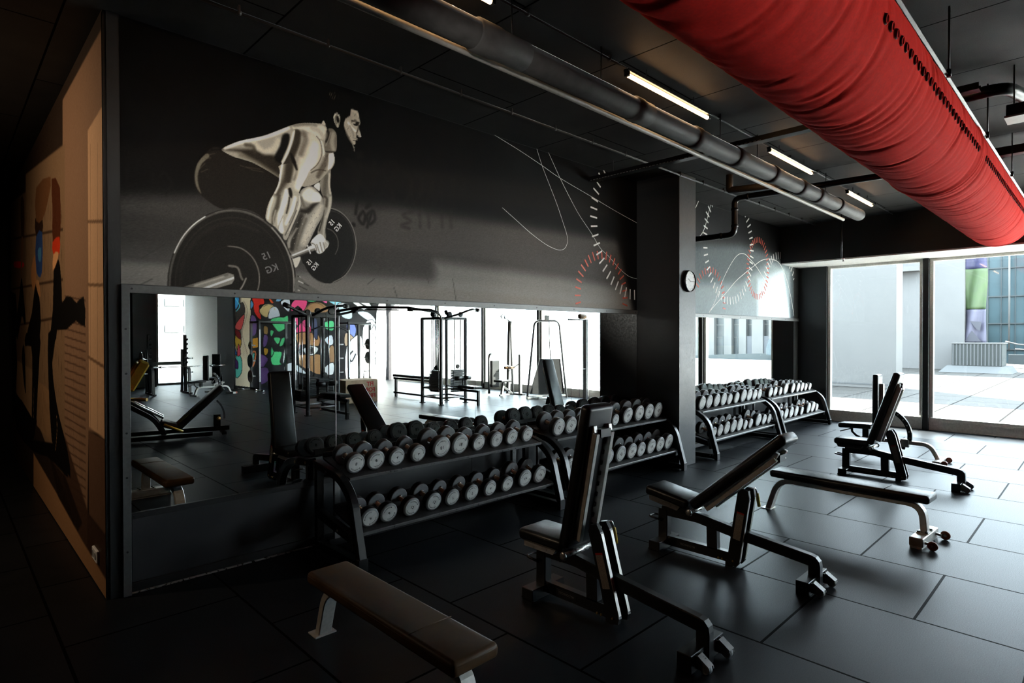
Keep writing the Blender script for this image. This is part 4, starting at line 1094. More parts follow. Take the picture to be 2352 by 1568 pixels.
def barbell(p0, p1, label):
    p0, p1 = V(p0), V(p1); c = (p0+p1)/2; d = (p1-p0).normalized(); L = (p1-p0).length/2
    t = thing('barbell', label, 'barbell', c)
    b = MB(); b.cyl(-d*L, d*L, 0.014, 12); b.build('bar', M['chrome'], t)
    for s in (-1, 1):
        b = MB(); b.cyl(d*s*(L-0.40), d*s*L, 0.025, 14); b.cyl(d*s*(L-0.42), d*s*(L-0.40), 0.04, 14); b.build('sleeve', M['chrome'], t)
barbell((4.3, -10.36, 0.835), (6.5, -10.36, 0.835), 'long barbell lying on the squat stand by the far window')
barbell((6.95, -10.75, 0.045), (7.25, -9.2, 0.045), 'barbell lying on the floor along the painted wall')
plate((4.36, -11.1, 1.06), (1, 0, 0), 0.22, 'grey weight plate on the left side of the squat stand', M['silver'])
rb = ratchet_bench(5.45, -9.45, math.radians(82), 'silver framed bench with reclined seat in front of the squat stand')
rb2 = ratchet_bench(6.2, -10.5, math.radians(40), 'silver framed bench before the dark column, beside the painted wall')
# power rack against the painted wall
def power_rack(x0, x1, y, d_, label, hi):
    t = thing('power_rack', label, 'rack', ((x0+x1)/2, y, 0)); h = (x1-x0)/2
    for sx in (-h, h):
        for sy in (0, -d_):
            b = MB(); b.box((sx, sy, hi/2), (0.07, 0.07, hi)); b.build('upright', ST, t)
        b = MB(); b.box((sx, 0.036, hi*0.5), (0.045, 0.004, hi*0.75)); o = b.build('hole_strip', M['white'], t); tag(o, 'white perforated strip')
        b = MB(); b.box((sx, -d_/2, hi-0.04), (0.06, d_, 0.06)); b.box((sx, -d_/2, 0.04), (0.06, d_, 0.06)); b.build('side_beam', ST, t)
        for z in (0.45, 0.95, 1.45):
            b = MB(); b.cyl((sx, -d_/2, z), (sx*1.0+(-0.22 if sx < 0 else 0.22), -d_/2, z), 0.024, 10); b.build('plate_peg', M['grey_steel'], t)
    b = MB(); b.box((0, 0, hi-0.04), (2*h, 0.06, 0.06)); b.box((0, -d_, hi-0.04), (2*h, 0.06, 0.06)); b.cyl((-h, 0.12, hi-0.08), (h, 0.12, hi-0.08), 0.018, 10); b.build('top_beam', ST, t)
    return t
power_rack(7.4, 8.57, -9.9, 0.7, 'black rack with white perforated uprights before the painted wall, left side', 2.25)
power_rack(10.45, 11.3, -9.7, 0.8, 'black rack with safety arms before the painted wall, near the windows', 2.25)
for z, r in ((1.45, 0.13), (0.95, 0.22), (0.45, 0.20)):
    plate((7.24, -10.25, z), (1, 0, 0), r, 'grey weight plate on the left rack, %s peg' % {1.45: 'top', .95: 'middle', .45: 'lowest'}[z])
for z, r in ((1.45, 0.20), (0.95, 0.22), (0.45, 0.18)):
    plate((8.73, -10.25, z), (1, 0, 0), r, 'black weight plate on the right side of the left rack, %s peg' % {1.45: 'top', .95: 'middle', .45: 'lowest'}[z], M['rubber'])
for z, r in ((1.45, 0.20), (0.95, 0.22)):
    plate((11.46, -10.1, z), (1, 0, 0), r, 'black weight plate on the rack near the windows, %s peg' % {1.45: 'upper', .95: 'lower'}[z], M['rubber'])
# silver machines along the windows
SV = M['grey_steel']
def lat_machine():
    t = thing('shoulder_machine', 'silver seated lever machine by the windows, left of the tall cable tower', 'gym machine', (12.1, -3.55, 0), math.radians(0))
    b = MB(); b.tube(rounded([(-0.5, 0, 0.05), (-0.5, 0, 1.22), (0.15, 0, 1.24)], 0.12, 5), 0.035, 10); b.bar((0.28, 0, 0.0), (0.36, 0, 2.2), 0.08, 0.10); b.build('main_frame', SV, t)
    b = MB(); b.bar((0.34, 0.0, 2.18), (-0.05, 0.1, 2.38), 0.04, 0.05); b.build('lever_arm', SV, t)
    for k in (0, 1):
        b = MB(); b.lathe([(0, -0.02), (0.06, -0.02), (0.06, 0.02), (0, 0.02)], (-0.07+0.14*k, 0.12, 2.32-0.02*k), (0, 1, 0.2), 18); b.build('lever_pad', SV, t)
    b = MB(); b.box((-0.22, -0.1, 0.62), (0.32, 0.2, 0.80), 0.02); b.build('stack_cover', M['frame_dark'], t)
    b = MB(); b.box((-0.28, 0.35, 0.43), (0.42, 0.36, 0.07), 0.025, None, 3); b.build('seat', M['vinyl'], t)
    b = MB(); b.bar((-0.25, 0.35, 0.40), (-0.32, 0.35, 0.02), 0.06, 0.07); b.bar((-0.28, 0.35, 0.28), (0.25, 0.2, 0.03), 0.05, 0.05); b.bar((-0.4, 0.35, 0.02), (0.6, 0.25, 0.02), 0.06, 0.04); b.build('seat_stand', SV, t)
    b = MB(); b.cyl((-0.1, 0.25, 0.80), (0.28, 0.25, 0.80), 0.045, 14); b.build('arm_roller', M['vinyl_brown'], t)
lat_machine()
def cable_column():
    t = thing('cable_column', 'slim silver double column with forked brace by the windows', 'gym machine', (12.35, -3.0, 0))
    b = MB(); b.cyl((0.18, -0.5, 0.02), (0.10, -0.5, 2.2), 0.04, 10); b.build('rear_column', SV, t)
    b = MB(); b.box((0, 0, 0.60), (0.10, 0.08, 1.2), 0.01); b.build('front_column', M['grey_steel'], t)
    b = MB(); b.bar((0.02, 0, 0.95), (0.16, -0.5, 0.75), 0.03, 0.03); b.bar((-0.22, -0.55, 0.95), (0.16, -0.5, 0.75), 0.03, 0.03); b.build('forked_brace', M['grey_steel'], t)
    b = MB(); b.box((0.0, -0.2, 0.02), (0.14, 0.7, 0.04), 0.005); b.build('base', ST, t)
cable_column()
def cable_tower():
    t = thing('cable_tower', 'tall A-shaped cable tower with dark shroud before the windows', 'gym machine', (12.26, -1.85, 0), math.radians(30))
    b = MB(); b.tube(rounded([(-0.58, 0, 0.0), (-0.36, 0, 2.17), (0.36, 0, 2.17), (0.58, 0, 0.0)], 0.16, 6), 0.03, 10); b.build('arch_frame', M['grey_steel'], t)
    b = MB(); b.prism([(-0.50, -0.06, 0.12), (0.52, -0.06, 0.12), (0.40, -0.06, 1.10), (-0.20, -0.06, 1.10)], (0, 0.05, 0)); b.build('stack_shroud', M['frame_dark'], t)
    b = MB(); b.box((0, 0, 2.25), (0.14, 0.08, 0.16), 0.02); b.build('pulley_block', M['silver'], t)
    b = MB(); b.cyl((0.06, 0, 2.2), (0.13, 0.02, 0.1), 0.018, 8); b.cyl((-0.05, 0, 2.2), (-0.05, 0, 1.1), 0.005, 6); b.build('cable', M['chrome'], t)
    b = MB(); b.bar((-0.62, 0.1, 0.03), (-0.3, 0.1, 0.03), 0.2, 0.05, (0, 1, 0)); b.box((0, 0, 0.06), (1.1, 0.06, 0.04)); b.build('base', M['silver'], t)
cable_tower()
def pulley_tower():
    t = thing('pulley_tower', 'silver pulley tower with a round head pad, at the right end of the mirror', 'gym machine', (12.75, -0.85, 0))
    b = MB(); b.bar((-0.02, 0, 0), (-0.02, 0, 2.2), 0.10, 0.12, (1, 0, 0), 0.01); b.build('front_column', SV, t)
    b = MB(); b.bar((0.16, -0.1, 0), (0.12, -0.1, 2.2), 0.08, 0.08, (1, 0, 0), 0.01); b.build('rear_column', M['grey_steel'], t)
    b = MB(); b.box((-0.22, 0.05, 2.27), (0.30, 0.12, 0.14), 0.05, None, 3); b.build('head_cover', M['vinyl_brown'], t)
    b = MB(); b.cyl((-0.75, 0, 2.18), (0.25, 0, 2.18), 0.022, 10); b.build('cross_bar', SV, t)
    b = MB(); b.cyl((-0.33, 0.04, 2.2), (-0.33, 0.04, 0.1), 0.008, 6); b.build('chain', M['grey_steel'], t)
    b = MB(); b.tube([(-0.33, 0.04, 0.84), (0.05, 0.04, 0.84)], 0.012, 8); b.build('handle_bar', M['grey_steel'], t)
pulley_tower()
# printed pictures, as shapes in wall coordinates (metres)
PRINT_MAIN = [[0,0,[784,2701,1494,2822,2999,2957,7280,3059,7281,2001,779,1958],[70,65,60],200],
[0,0,[782,2358,1810,2367,3494,2310,7281,2251,7281,1939,778,1900],[104,100,95],172],
[0,0,[783,2593,1203,2579,1811,2571,2727,2568,3495,2566,4373,2557,4373,2321,781,2244],[58,54,50],80,0.55,-1],
[0,0,[3494,2480,5462,2441,7169,2369,7169,1999,3493,2054],[120,118,112],171,0.75,-1],
[0,0,[781,2244,1490,2241,3493,2225,6344,2155,6344,1925,778,1900],[116,110,102],74,0.8,-1],
[0,0,[6157,3951,7393,4199,7395,1941,6952,1934,6640,2755],[8,8,8],191,0.9,-1],
[0,0,[786,3015,1496,3176,3001,3317,6345,3588,6345,3302,3000,3077,784,2730],[26,20,15],114,0.6,-1],[1,0,[2904,2429,2850,2326],[60,56,52],10,0.6,-1,[4.4]],[1,0,[3149,2389,3115,2305],[60,56,52],10,0.6,-1,[4.5]],[1,0,[3364,2385,3415,2262],[60,56,52],10,0.6,-1,[4.6]],[1,0,[3019,2198,3057,2099],[60,56,52],10,0.6,-1,[4.4]],[1,0,[2814,2265,2747,2214],[60,56,52],10,0.6,-1,[4.3]],[1,0,[1066,2148,987,2099],[60,56,52],8,0.6,-1,[3.3]],[1,0,[1147,2398,1014,2294],[60,56,52],8,0.6,-1,[3.4]],[1,0,[3711,2324,3755,2107],[60,56,52],11,0.6,-1,[4.8]],[1,4,[2476,3130,2517,3074,2587,3042,2631,3120,2617,3234,2560,3268],[24,19,15],37,0.9,-1,[24.2]],[1,0,[2682,3247,2667,3140,2630,3023],[24,19,15],38,0.9,-1,[24.9]],[1,0,[2675,3350,2675,3343],[24,19,15],34,0.9,-1,[38.3]],[1,0,[2821,3295,2808,3193,2800,3099],[24,19,15],39,0.9,-1,[27.3]],[1,0,[2741,3226,2823,3216,2897,3257],[24,19,15],39,0.9,-1,[25.1]],[1,4,[2931,3310,3010,3347,3066,3310,3010,3217,2931,3149,2993,3092,3025,3002],[24,19,15],44,0.85,-1,[25.7]],[1,4,[3148,3257,3214,3256,3205,3129,3155,3009],[30,24,18],49,0.65,-1,[22.4]],[1,0,[3222,3229,3228,2993],[30,24,18],49,0.55,-1,[18.5]],[1,4,[3265,3279,3333,3278,3324,3149,3272,3028],[30,24,18],50,0.5700000000000001,-1,[22.7]],[1,0,[3342,3251,3348,3011],[30,24,18],50,0.48000000000000004,-1,[18.8]],[1,4,[3386,3302,3456,3301,3447,3170,3393,3047],[30,24,18],50,0.49,-1,[23.1]],[1,0,[3465,3274,3471,3030],[30,24,18],51,0.41000000000000003,-1,[19.1]],[1,4,[3492,3322,3564,3322,3555,3189,3500,3063],[30,24,18],51,0.41000000000000003,-1,[23.4]],[1,0,[3574,3294,3580,3047],[30,24,18],52,0.34,-1,[19.3]],[1,4,[3638,3350,3713,3349,3703,3214,3647,3087],[30,24,18],52,0.33,-1,[23.8]],[1,0,[3723,3322,3730,3070],[30,24,18],52,0.27,-1,[19.7]],[1,4,[3771,3375,3848,3375,3838,3237,3779,3108],[30,24,18],53,0.25,-1,[24.2]],[1,0,[3858,3346,3865,3091],[30,24,18],53,0.2,-1,[20.0]],[1,0,[2696,3080,2822,3010,2915,3052,3025,2988],[24,19,15],35,0.7,-1,[15.4]],[1,0,[2647,2942,2629,2822],[24,19,15],27,0.85,-1,[13.4]],[1,4,[2762,3026,2725,2994,2777,2949,2732,2890,2777,2923],[24,19,15],27,0.8,-1,[13.6]],[1,4,[2702,2853,2658,2788,2702,2741,2724,2810,2702,2853],[24,19,15],27,0.85,-1,[13.5]],[1,4,[2799,2873,2746,2826,2761,2749,2821,2797,2799,2873,2743,2720],[24,19,15],27,0.8,-1,[13.6]],[1,0,[2607,2726,2612,2722],[24,19,15],23,0.9,-1,[17.1]],[1,4,[3221,2929,3121,2879,3204,2835,3105,2780,3187,2763],[40,34,28],37,0.6,-1,[14.4]],[1,0,[3306,2948,3314,2794],[42,36,30],42,0.45,-1,[16.6]],[1,0,[3411,2963,3419,2807],[42,36,30],42,0.45,-1,[16.9]],[1,0,[3572,2987,3581,2828],[42,36,30],43,0.45,-1,[17.2]],[1,0,[3684,3004,3693,2842],[42,36,30],44,0.45,-1,[17.4]],[1,0,[1071,2885,1075,2751],[34,28,22],27,0.5,-1,[12.0]],[1,4,[1137,2898,1102,2816,1150,2748,1191,2832,1145,2896],[34,28,22],24,0.5,-1,[10.6]],[1,0,[922,2885,921,2754,967,2791],[34,28,22],26,0.4,-1,[10.2]],
[0,3,[1526,3145,1462,3142,1403,3074,1355,3002,1333,2916,1343,2831,1387,2772,1508,2700,1614,2722,1750,2712,1869,2663,1915,2803,1972,2993,1849,3059,1720,3087,1616,3098],[40,31,22],5],
[0,3,[1427,3089,1399,3068,1358,3003,1339,2917,1348,2837,1382,2787,1361,2860,1362,2932,1389,3009,1437,3066],[118,108,86],10,0.85,47],[1,0,[1399,3068,1476,3100],[96,86,66],7,0.55,47,[3.1]],[1,0,[1408,3013,1369,2964],[96,86,66],7,0.55,47,[3.1]],[1,0,[1389,3040,1447,3062],[96,86,66],7,0.55,47,[3.1]],[1,0,[1657,3048,1741,3037],[96,86,66],8,0.55,47,[3.2]],[1,0,[1699,3045,1806,3050],[96,86,66],8,0.55,47,[3.2]],[1,0,[1741,3032,1827,3032],[96,86,66],8,0.55,47,[3.3]],[1,0,[1427,2975,1383,2946],[96,86,66],7,0.55,47,[3.1]],[1,0,[1452,3121,1526,3142,1596,3110],[14,10,8],8,0.8,47,[4.7]],
[0,3,[1526,3145,1596,3198,1669,3240,1764,3282,1851,3324,1963,3393,2068,3458,2163,3498,2311,3528,2359,3510,2368,3447,2399,3370,2433,3269,2427,3208,2385,3146,2334,3083,2246,3010,2160,2975,2100,2993,1984,3000,1871,3046,1741,3090,1616,3103,1546,3125],[150,141,122],4],
[0,0,[1526,3142,1658,3150,1806,3094,1972,3015,2100,2970,2148,3048,1973,3173,1742,3190],[48,38,26],42,0.95,57],[1,4,[1546,3152,1658,3223,1785,3281,1918,3349,2032,3424],[214,206,186],23,0.9,57,[7.4,13.7,15.8,15.8,12.7]],[1,4,[1764,3244,1807,3204,1850,3191,1917,3239,1951,3303],[190,180,156],37,0.7,57,[21.8]],
[0,3,[1986,3356,2038,3374,2032,3287,1996,3200,1973,3128,1917,3161,1962,3261],[16,12,8],23,0.95,57],[1,4,[1700,3213,1753,3214,1763,3173],[70,58,40],26,0.7,57,[14.1]],[1,4,[1658,3128,1784,3101,1894,3056,1972,3015],[86,74,54],28,0.45,57,[16.1]],
[0,3,[2067,3444,2175,3488,2298,3513,2349,3490,2323,3400,2248,3418,2151,3441,2091,3421],[196,188,168],21,0.8,57],
[0,3,[2190,3399,2240,3427,2291,3391,2313,3314,2308,3248,2265,3175,2205,3099,2138,3046,2105,3064,2114,3144,2139,3229,2169,3314],[184,174,152],48,0.95,57],[1,4,[2161,3408,2181,3365,2160,3297,2139,3237],[112,100,82],40,0.7,57,[18.3]],[1,4,[2107,3403,2099,3330,2070,3253,2034,3183,2005,3115],[50,40,29],35,0.95,57,[24.5]],[1,4,[2076,3396,2054,3320,2019,3219,1982,3141],[204,194,168],17,0.9,57,[10.2]],[1,4,[2054,3218,2075,3164,2099,3106],[30,23,17],17,0.95,57,[10.2,15.7,7.8]],[1,4,[2083,3456,2174,3487,2266,3502],[112,102,86],24,0.7,57,[11.8]],[1,4,[2232,3473,2292,3463,2335,3417],[166,156,136],29,0.8,57,[17.7]],[1,4,[2318,3510,2353,3494,2365,3457],[190,180,160],18,0.8,57,[8.9]],[1,4,[2270,3414,2304,3377,2317,3315,2310,3249,2273,3176,2218,3121],[112,100,82],6,0.9,57,[3.6]],[1,4,[2313,3379,2331,3318,2334,3262],[200,192,170],15,0.85,57,[9.8]],[1,4,[2365,3285,2344,3207,2309,3135,2281,3081],[92,80,64],28,0.85,57,[13.9,21.3,22.9,16.4]],[1,0,[2308,3265,2311,3269],[50,42,32],4,0.5,57,[1.2]],[1,0,[2345,3149,2348,3154],[150,140,120],4,0.5,57,[1.2]],[1,0,[2322,3185,2325,3189],[50,42,32],4,0.5,57,[1.2]],[1,0,[2360,3232,2363,3237],[150,140,120],4,0.5,57,[1.2]],[1,0,[2337,3268,2340,3272],[50,42,32],4,0.5,57,[1.2]],[1,0,[2313,3140,2316,3145],[150,140,120],4,0.5,57,[1.2]],[1,0,[2351,3187,2354,3192],[50,42,32],4,0.5,57,[1.2]],[1,0,[2327,3223,2331,3227],[150,140,120],4,0.5,57,[1.2]],[1,0,[2365,3270,2369,3275],[50,42,32],4,0.5,57,[1.2]],[1,0,[2341,3142,2345,3147],[150,140,120],4,0.5,57,[1.2]],[1,0,[2318,3178,2322,3182],[50,42,32],4,0.5,57,[1.2]],[1,0,[2356,3225,2360,3230],[150,140,120],4,0.5,57,[1.2]],[1,0,[2333,3260,2337,3265],[50,42,32],4,0.5,57,[1.2]],[1,0,[2309,3133,2313,3138],[150,140,120],4,0.5,57,[1.2]],[1,0,[2347,3180,2351,3185],[50,42,32],4,0.5,57,[1.2]],[1,0,[2324,3215,2328,3220],[150,140,120],4,0.5,57,[1.2]],[1,0,[2362,3263,2366,3268],[50,42,32],4,0.5,57,[1.2]],[1,0,[2338,3135,2342,3140],[150,140,120],4,0.5,57,[1.2]],[1,0,[2315,3171,2318,3175],[50,42,32],4,0.5,57,[1.2]],[1,0,[2353,3218,2356,3223],[150,140,120],4,0.5,57,[1.2]],[1,0,[2330,3253,2333,3258],[50,42,32],4,0.5,57,[1.2]],[1,0,[2367,3138,2370,3142],[150,140,120],4,0.5,57,[1.2]],[1,0,[2344,3173,2347,3178],[50,42,32],4,0.5,57,[1.2]],[1,0,[2321,3208,2324,3213],[150,140,120],4,0.5,57,[1.2]],[1,0,[2359,3256,2362,3261],[50,42,32],4,0.5,57,[1.2]],[1,0,[2335,3128,2338,3133],[150,140,120],4,0.5,57,[1.2]],
[0,3,[2380,3290,2422,3305,2432,3258,2408,3187,2370,3153,2377,3222],[206,198,178],10,0.95,57],[1,4,[2222,3102,2281,3138,2351,3143],[70,60,46],11,0.8,57,[4.8]],
[0,3,[2366,3498,2441,3508,2455,3445,2451,3345,2422,3312,2352,3297,2339,3353,2352,3421],[112,102,86],8],[1,4,[2366,3494,2383,3445,2361,3390],[38,30,24],21,0.85,104,[12.3]],[1,4,[2423,3470,2409,3401,2422,3338],[150,140,120],30,0.85,104,[19.0]],[1,4,[2396,3472,2378,3411,2352,3356],[150,140,122],10,0.7,104,[4.9]],[1,0,[2347,3302,2440,3319],[50,42,34],11,0.8,104,[6.5]],
[0,0,[2314,3524,2328,3558,2340,3557,2357,3524],[176,166,146],5],
[0,3,[2353,3527,2358,3634,2398,3752,2497,3838,2608,3827,2669,3746,2682,3618,2688,3512,2648,3456,2622,3359,2531,3327,2460,3329,2455,3462,2419,3511],[7,6,5],7],
[0,3,[2424,3615,2437,3646,2462,3654,2485,3627,2481,3576,2466,3532,2446,3544,2431,3578],[140,130,112],4],
[0,3,[2452,3626,2472,3625,2478,3591,2465,3573,2451,3593],[26,20,15],6,0.95,111],[1,4,[2434,3572,2427,3608,2442,3640,2467,3642,2483,3616],[198,188,168],5,0.9,111,[3.3]],[1,4,[2446,3625,2440,3590,2456,3557],[80,70,56],5,0.8,111,[2.5]],[1,0,[2459,3558,2465,3540],[184,174,154],7,0.9,111,[5.0]],
[0,2,[2588,3725,2626,3726,2659,3714,2673,3649,2681,3619,2665,3601,2669,3563,2687,3509,2672,3498,2646,3505,2636,3492,2653,3483,2648,3465,2630,3458,2633,3440,2623,3423,2602,3422,2578,3440,2546,3483,2532,3522,2521,3561,2532,3622,2581,3666],[160,150,130],7],[1,4,[2602,3716,2635,3712,2662,3689],[176,166,144],20,0.8,116,[14.4]],[1,0,[2609,3699,2662,3681],[112,102,84],4,0.6,116,[1.7]],[1,0,[2613,3681,2665,3666],[112,102,84],4,0.6,116,[1.7]],[1,4,[2542,3624,2579,3651,2588,3624],[150,140,120],18,0.8,116,[10.9]],
[0,3,[2512,3563,2541,3515,2587,3442,2610,3414,2578,3396,2532,3442,2506,3515],[52,44,36],28,0.9,116],[1,0,[2523,3544,2527,3549],[60,50,40],4,0.5,116,[1.3]],[1,0,[2574,3455,2577,3460],[120,110,94],4,0.5,116,[1.3]],[1,0,[2542,3481,2546,3486],[60,50,40],4,0.5,116,[1.3]],[1,0,[2594,3526,2598,3531],[120,110,94],4,0.5,116,[1.3]],[1,0,[2562,3551,2566,3557],[60,50,40],4,0.5,116,[1.3]],[1,0,[2530,3442,2533,3448],[120,110,94],4,0.5,116,[1.3]],[1,0,[2581,3487,2585,3493],[60,50,40],4,0.5,116,[1.3]],[1,0,[2550,3513,2553,3518],[120,110,94],4,0.5,116,[1.3]],[1,0,[2602,3558,2605,3564],[60,50,40],4,0.5,116,[1.3]],[1,0,[2569,3449,2573,3454],[120,110,94],4,0.5,116,[1.3]],[1,0,[2537,3474,2541,3480],[60,50,40],4,0.5,116,[1.3]],[1,0,[2589,3520,2593,3525],[120,110,94],4,0.5,116,[1.3]],[1,0,[2557,3545,2561,3550],[60,50,40],4,0.5,116,[1.3]],[1,0,[2525,3436,2529,3441],[120,110,94],4,0.5,116,[1.3]],[1,0,[2577,3481,2581,3486],[60,50,40],4,0.5,116,[1.3]],[1,0,[2545,3507,2549,3512],[120,110,94],4,0.5,116,[1.3]],[1,0,[2597,3552,2601,3557],[60,50,40],4,0.5,116,[1.3]],[1,0,[2564,3443,2568,3448],[120,110,94],4,0.5,116,[1.3]],[1,0,[2533,3468,2536,3473],[60,50,40],4,0.5,116,[1.3]],[1,0,[2584,3513,2588,3518],[120,110,94],4,0.5,116,[1.3]],[1,0,[2553,3539,2556,3544],[60,50,40],4,0.5,116,[1.3]],[1,0,[2604,3449,2608,3454],[120,110,94],4,0.5,116,[1.3]],[1,0,[2572,3475,2576,3480],[60,50,40],4,0.5,116,[1.3]],[1,0,[2540,3500,2544,3505],[120,110,94],4,0.5,116,[1.3]],[1,0,[2592,3546,2596,3551],[60,50,40],4,0.5,116,[1.3]],[1,0,[2560,3436,2563,3441],[120,110,94],4,0.5,116,[1.3]],[1,0,[2528,3462,2532,3467],[60,50,40],4,0.5,116,[1.3]],[1,0,[2580,3507,2584,3512],[120,110,94],4,0.5,116,[1.3]],[1,0,[2548,3532,2552,3537],[60,50,40],4,0.5,116,[1.3]],[1,0,[2599,3443,2603,3448],[120,110,94],4,0.5,116,[1.3]],[1,0,[2567,3468,2571,3473],[60,50,40],4,0.5,116,[1.3]],[1,0,[2536,3494,2539,3499],[120,110,94],4,0.5,116,[1.3]],[1,0,[2587,3539,2591,3544],[60,50,40],4,0.5,116,[1.3]],[1,0,[2555,3430,2559,3435],[120,110,94],4,0.5,116,[1.3]],[1,4,[2562,3600,2592,3566,2630,3545],[208,200,182],17,0.85,116,[10.1]],[1,4,[2578,3575,2602,3538,2611,3498],[130,120,104],15,0.7,116,[8.4]],[1,4,[2595,3620,2626,3633,2665,3625],[26,20,15],8,0.95,116,[6.3]],
[0,3,[2610,3601,2642,3616,2665,3612,2644,3591,2622,3591],[22,17,13],5,0.95,116],[1,0,[2627,3604,2637,3605],[150,142,126],3,0.7,116,[2.1]],[1,4,[2658,3618,2659,3578,2642,3527],[74,64,50],9,0.85,116,[5.5]],[1,0,[2669,3596,2683,3510],[216,208,190],6,0.9,116,[4.3]],[1,0,[2640,3512,2655,3507],[34,27,20],6,0.9,116,[3.8]],[1,4,[2606,3458,2629,3461,2649,3473],[24,18,14],4,0.95,116,[2.5]],[1,0,[2613,3444,2628,3447],[156,146,128],6,0.8,116,[3.8]],[1,4,[2606,3480,2629,3479,2647,3480],[110,100,86],7,0.7,116,[3.4]],[1,4,[2604,3419,2617,3390,2621,3362],[146,138,120],8,0.85,-1,[5.9,5.5,2.1]],[1,0,[2602,3416,2604,3410],[60,52,42],4,0.6,-1,[1.3]],[1,0,[2616,3378,2617,3371],[190,182,164],4,0.6,-1,[1.3]],[1,0,[2607,3389,2609,3383],[60,52,42],4,0.6,-1,[1.3]],[1,0,[2621,3406,2623,3399],[190,182,164],4,0.6,-1,[1.3]],[1,0,[2613,3417,2614,3411],[60,52,42],4,0.6,-1,[1.3]],[1,0,[2604,3374,2606,3367],[190,182,164],4,0.6,-1,[1.3]],[1,0,[2618,3390,2620,3384],[60,52,42],4,0.6,-1,[1.3]],[1,0,[2609,3402,2611,3396],[190,182,164],4,0.6,-1,[1.3]],[1,0,[2623,3419,2625,3412],[60,52,42],4,0.6,-1,[1.3]],[1,0,[2614,3375,2616,3369],[190,182,164],4,0.6,-1,[1.3]],[1,0,[2388,3813,2390,3809],[128,112,86],3,0.75,-1,[1.4]],[1,0,[2413,3786,2416,3782],[128,112,86],3,0.75,-1,[1.4]],[1,0,[2439,3814,2442,3810],[128,112,86],3,0.75,-1,[1.4]],[1,0,[2409,3772,2412,3768],[128,112,86],3,0.75,-1,[1.4]],[1,0,[2435,3800,2438,3796],[128,112,86],3,0.75,-1,[1.4]],[1,0,[2406,3812,2409,3808],[128,112,86],3,0.75,-1,[1.4]],[1,0,[2432,3786,2434,3782],[128,112,86],3,0.75,-1,[1.4]],[1,0,[2402,3798,2405,3794],[128,112,86],3,0.75,-1,[1.4]],[1,0,[2428,3772,2431,3768],[128,112,86],3,0.75,-1,[1.4]],[1,0,[2399,3784,2402,3780],[128,112,86],3,0.75,-1,[1.4]],[1,0,[2425,3812,2427,3808],[128,112,86],3,0.75,-1,[1.4]],[1,0,[2395,3770,2398,3766],[128,112,86],3,0.75,-1,[1.4]],[1,0,[2421,3798,2424,3794],[128,112,86],3,0.75,-1,[1.4]],[1,0,[2392,3810,2395,3806],[128,112,86],3,0.75,-1,[1.4]],[1,0,[2417,3784,2420,3779],[128,112,86],3,0.75,-1,[1.4]],[1,0,[2388,3796,2391,3792],[128,112,86],3,0.75,-1,[1.4]],[1,0,[2414,3769,2417,3765],[128,112,86],3,0.75,-1,[1.4]],[1,0,[2440,3797,2443,3793],[128,112,86],3,0.75,-1,[1.4]],[1,0,[2411,3809,2413,3805],[128,112,86],3,0.75,-1,[1.4]],[1,0,[2436,3783,2439,3779],[128,112,86],3,0.75,-1,[1.4]],[1,0,[2407,3795,2410,3791],[128,112,86],3,0.75,-1,[1.4]],[1,0,[2433,3823,2436,3819],[128,112,86],3,0.75,-1,[1.4]],
[0,3,[2091,2173,2037,1906,1891,1695,1692,1585,1485,1590,1310,1700,1196,1888,1157,2117,1199,2351,1316,2552,1492,2683,1698,2714,1896,2628,2039,2435],[42,36,30],6],[1,4,[1223,1861,1173,2066,1193,2283,1279,2480,1421,2627,1601,2697,1790,2670,1952,2545,2052,2338,2067,2091,1993,1856],[92,87,78],10,0.9,-1,[7.0]],[1,4,[1203,2342,1239,2426,1285,2502,1341,2569,1406,2625],[206,200,188],7,0.9,-1,[4.0]],[1,4,[1478,2666,1564,2696,1653,2706,1743,2694,1828,2659],[110,104,95],7,0.8,-1,[3.7]],[1,4,[1894,2606,1975,2514,2034,2397,2067,2263,2070,2120],[150,143,132],10,0.85,-1,[5.0]],[1,4,[1228,1960,1208,2153,1251,2345,1351,2509,1496,2616,1665,2647,1829,2588,1957,2446,2021,2244,2007,2021,1916,1824],[60,54,47],12,0.7,-1,[4.0]],[1,4,[1563,2426,1657,2420,1738,2364,1787,2268,1792,2153,1753,2045,1678,1967],[128,120,108],7,0.9,200,[4.2]],[1,4,[1678,1967,1588,1935,1499,1952,1428,2011,1386,2101,1381,2206,1413,2306,1478,2385,1563,2426],[58,52,44],8,0.6,200,[3.2]],[1,4,[1239,2047,1248,2242,1324,2421,1454,2551,1619,2604,1787,2564],[54,47,40],26,0.6,200,[13.1]],
[0,3,[2638,2544,2610,2397,2533,2277,2426,2207,2310,2199,2210,2254,2142,2357,2119,2489,2144,2626,2212,2744,2314,2820,2429,2837,2536,2790,2611,2685],[34,31,28],5],[1,4,[2285,2800,2403,2834,2517,2797,2600,2696,2633,2552,2605,2399,2525,2275,2412,2207],[140,134,124],7,0.85,-1,[4.1]],[1,4,[2371,2815,2473,2801,2558,2733,2608,2621,2612,2488,2569,2361,2489,2265],[70,66,60],6,0.7,-1,[3.0]],[1,4,[2365,2659,2410,2644,2445,2608,2462,2557,2458,2500,2434,2448],[120,114,104],6,0.8,209,[3.0]],[1,4,[2323,2199,2271,2215,2224,2245,2184,2287,2153,2338],[100,95,88],6,0.8,-1,[3.0]],
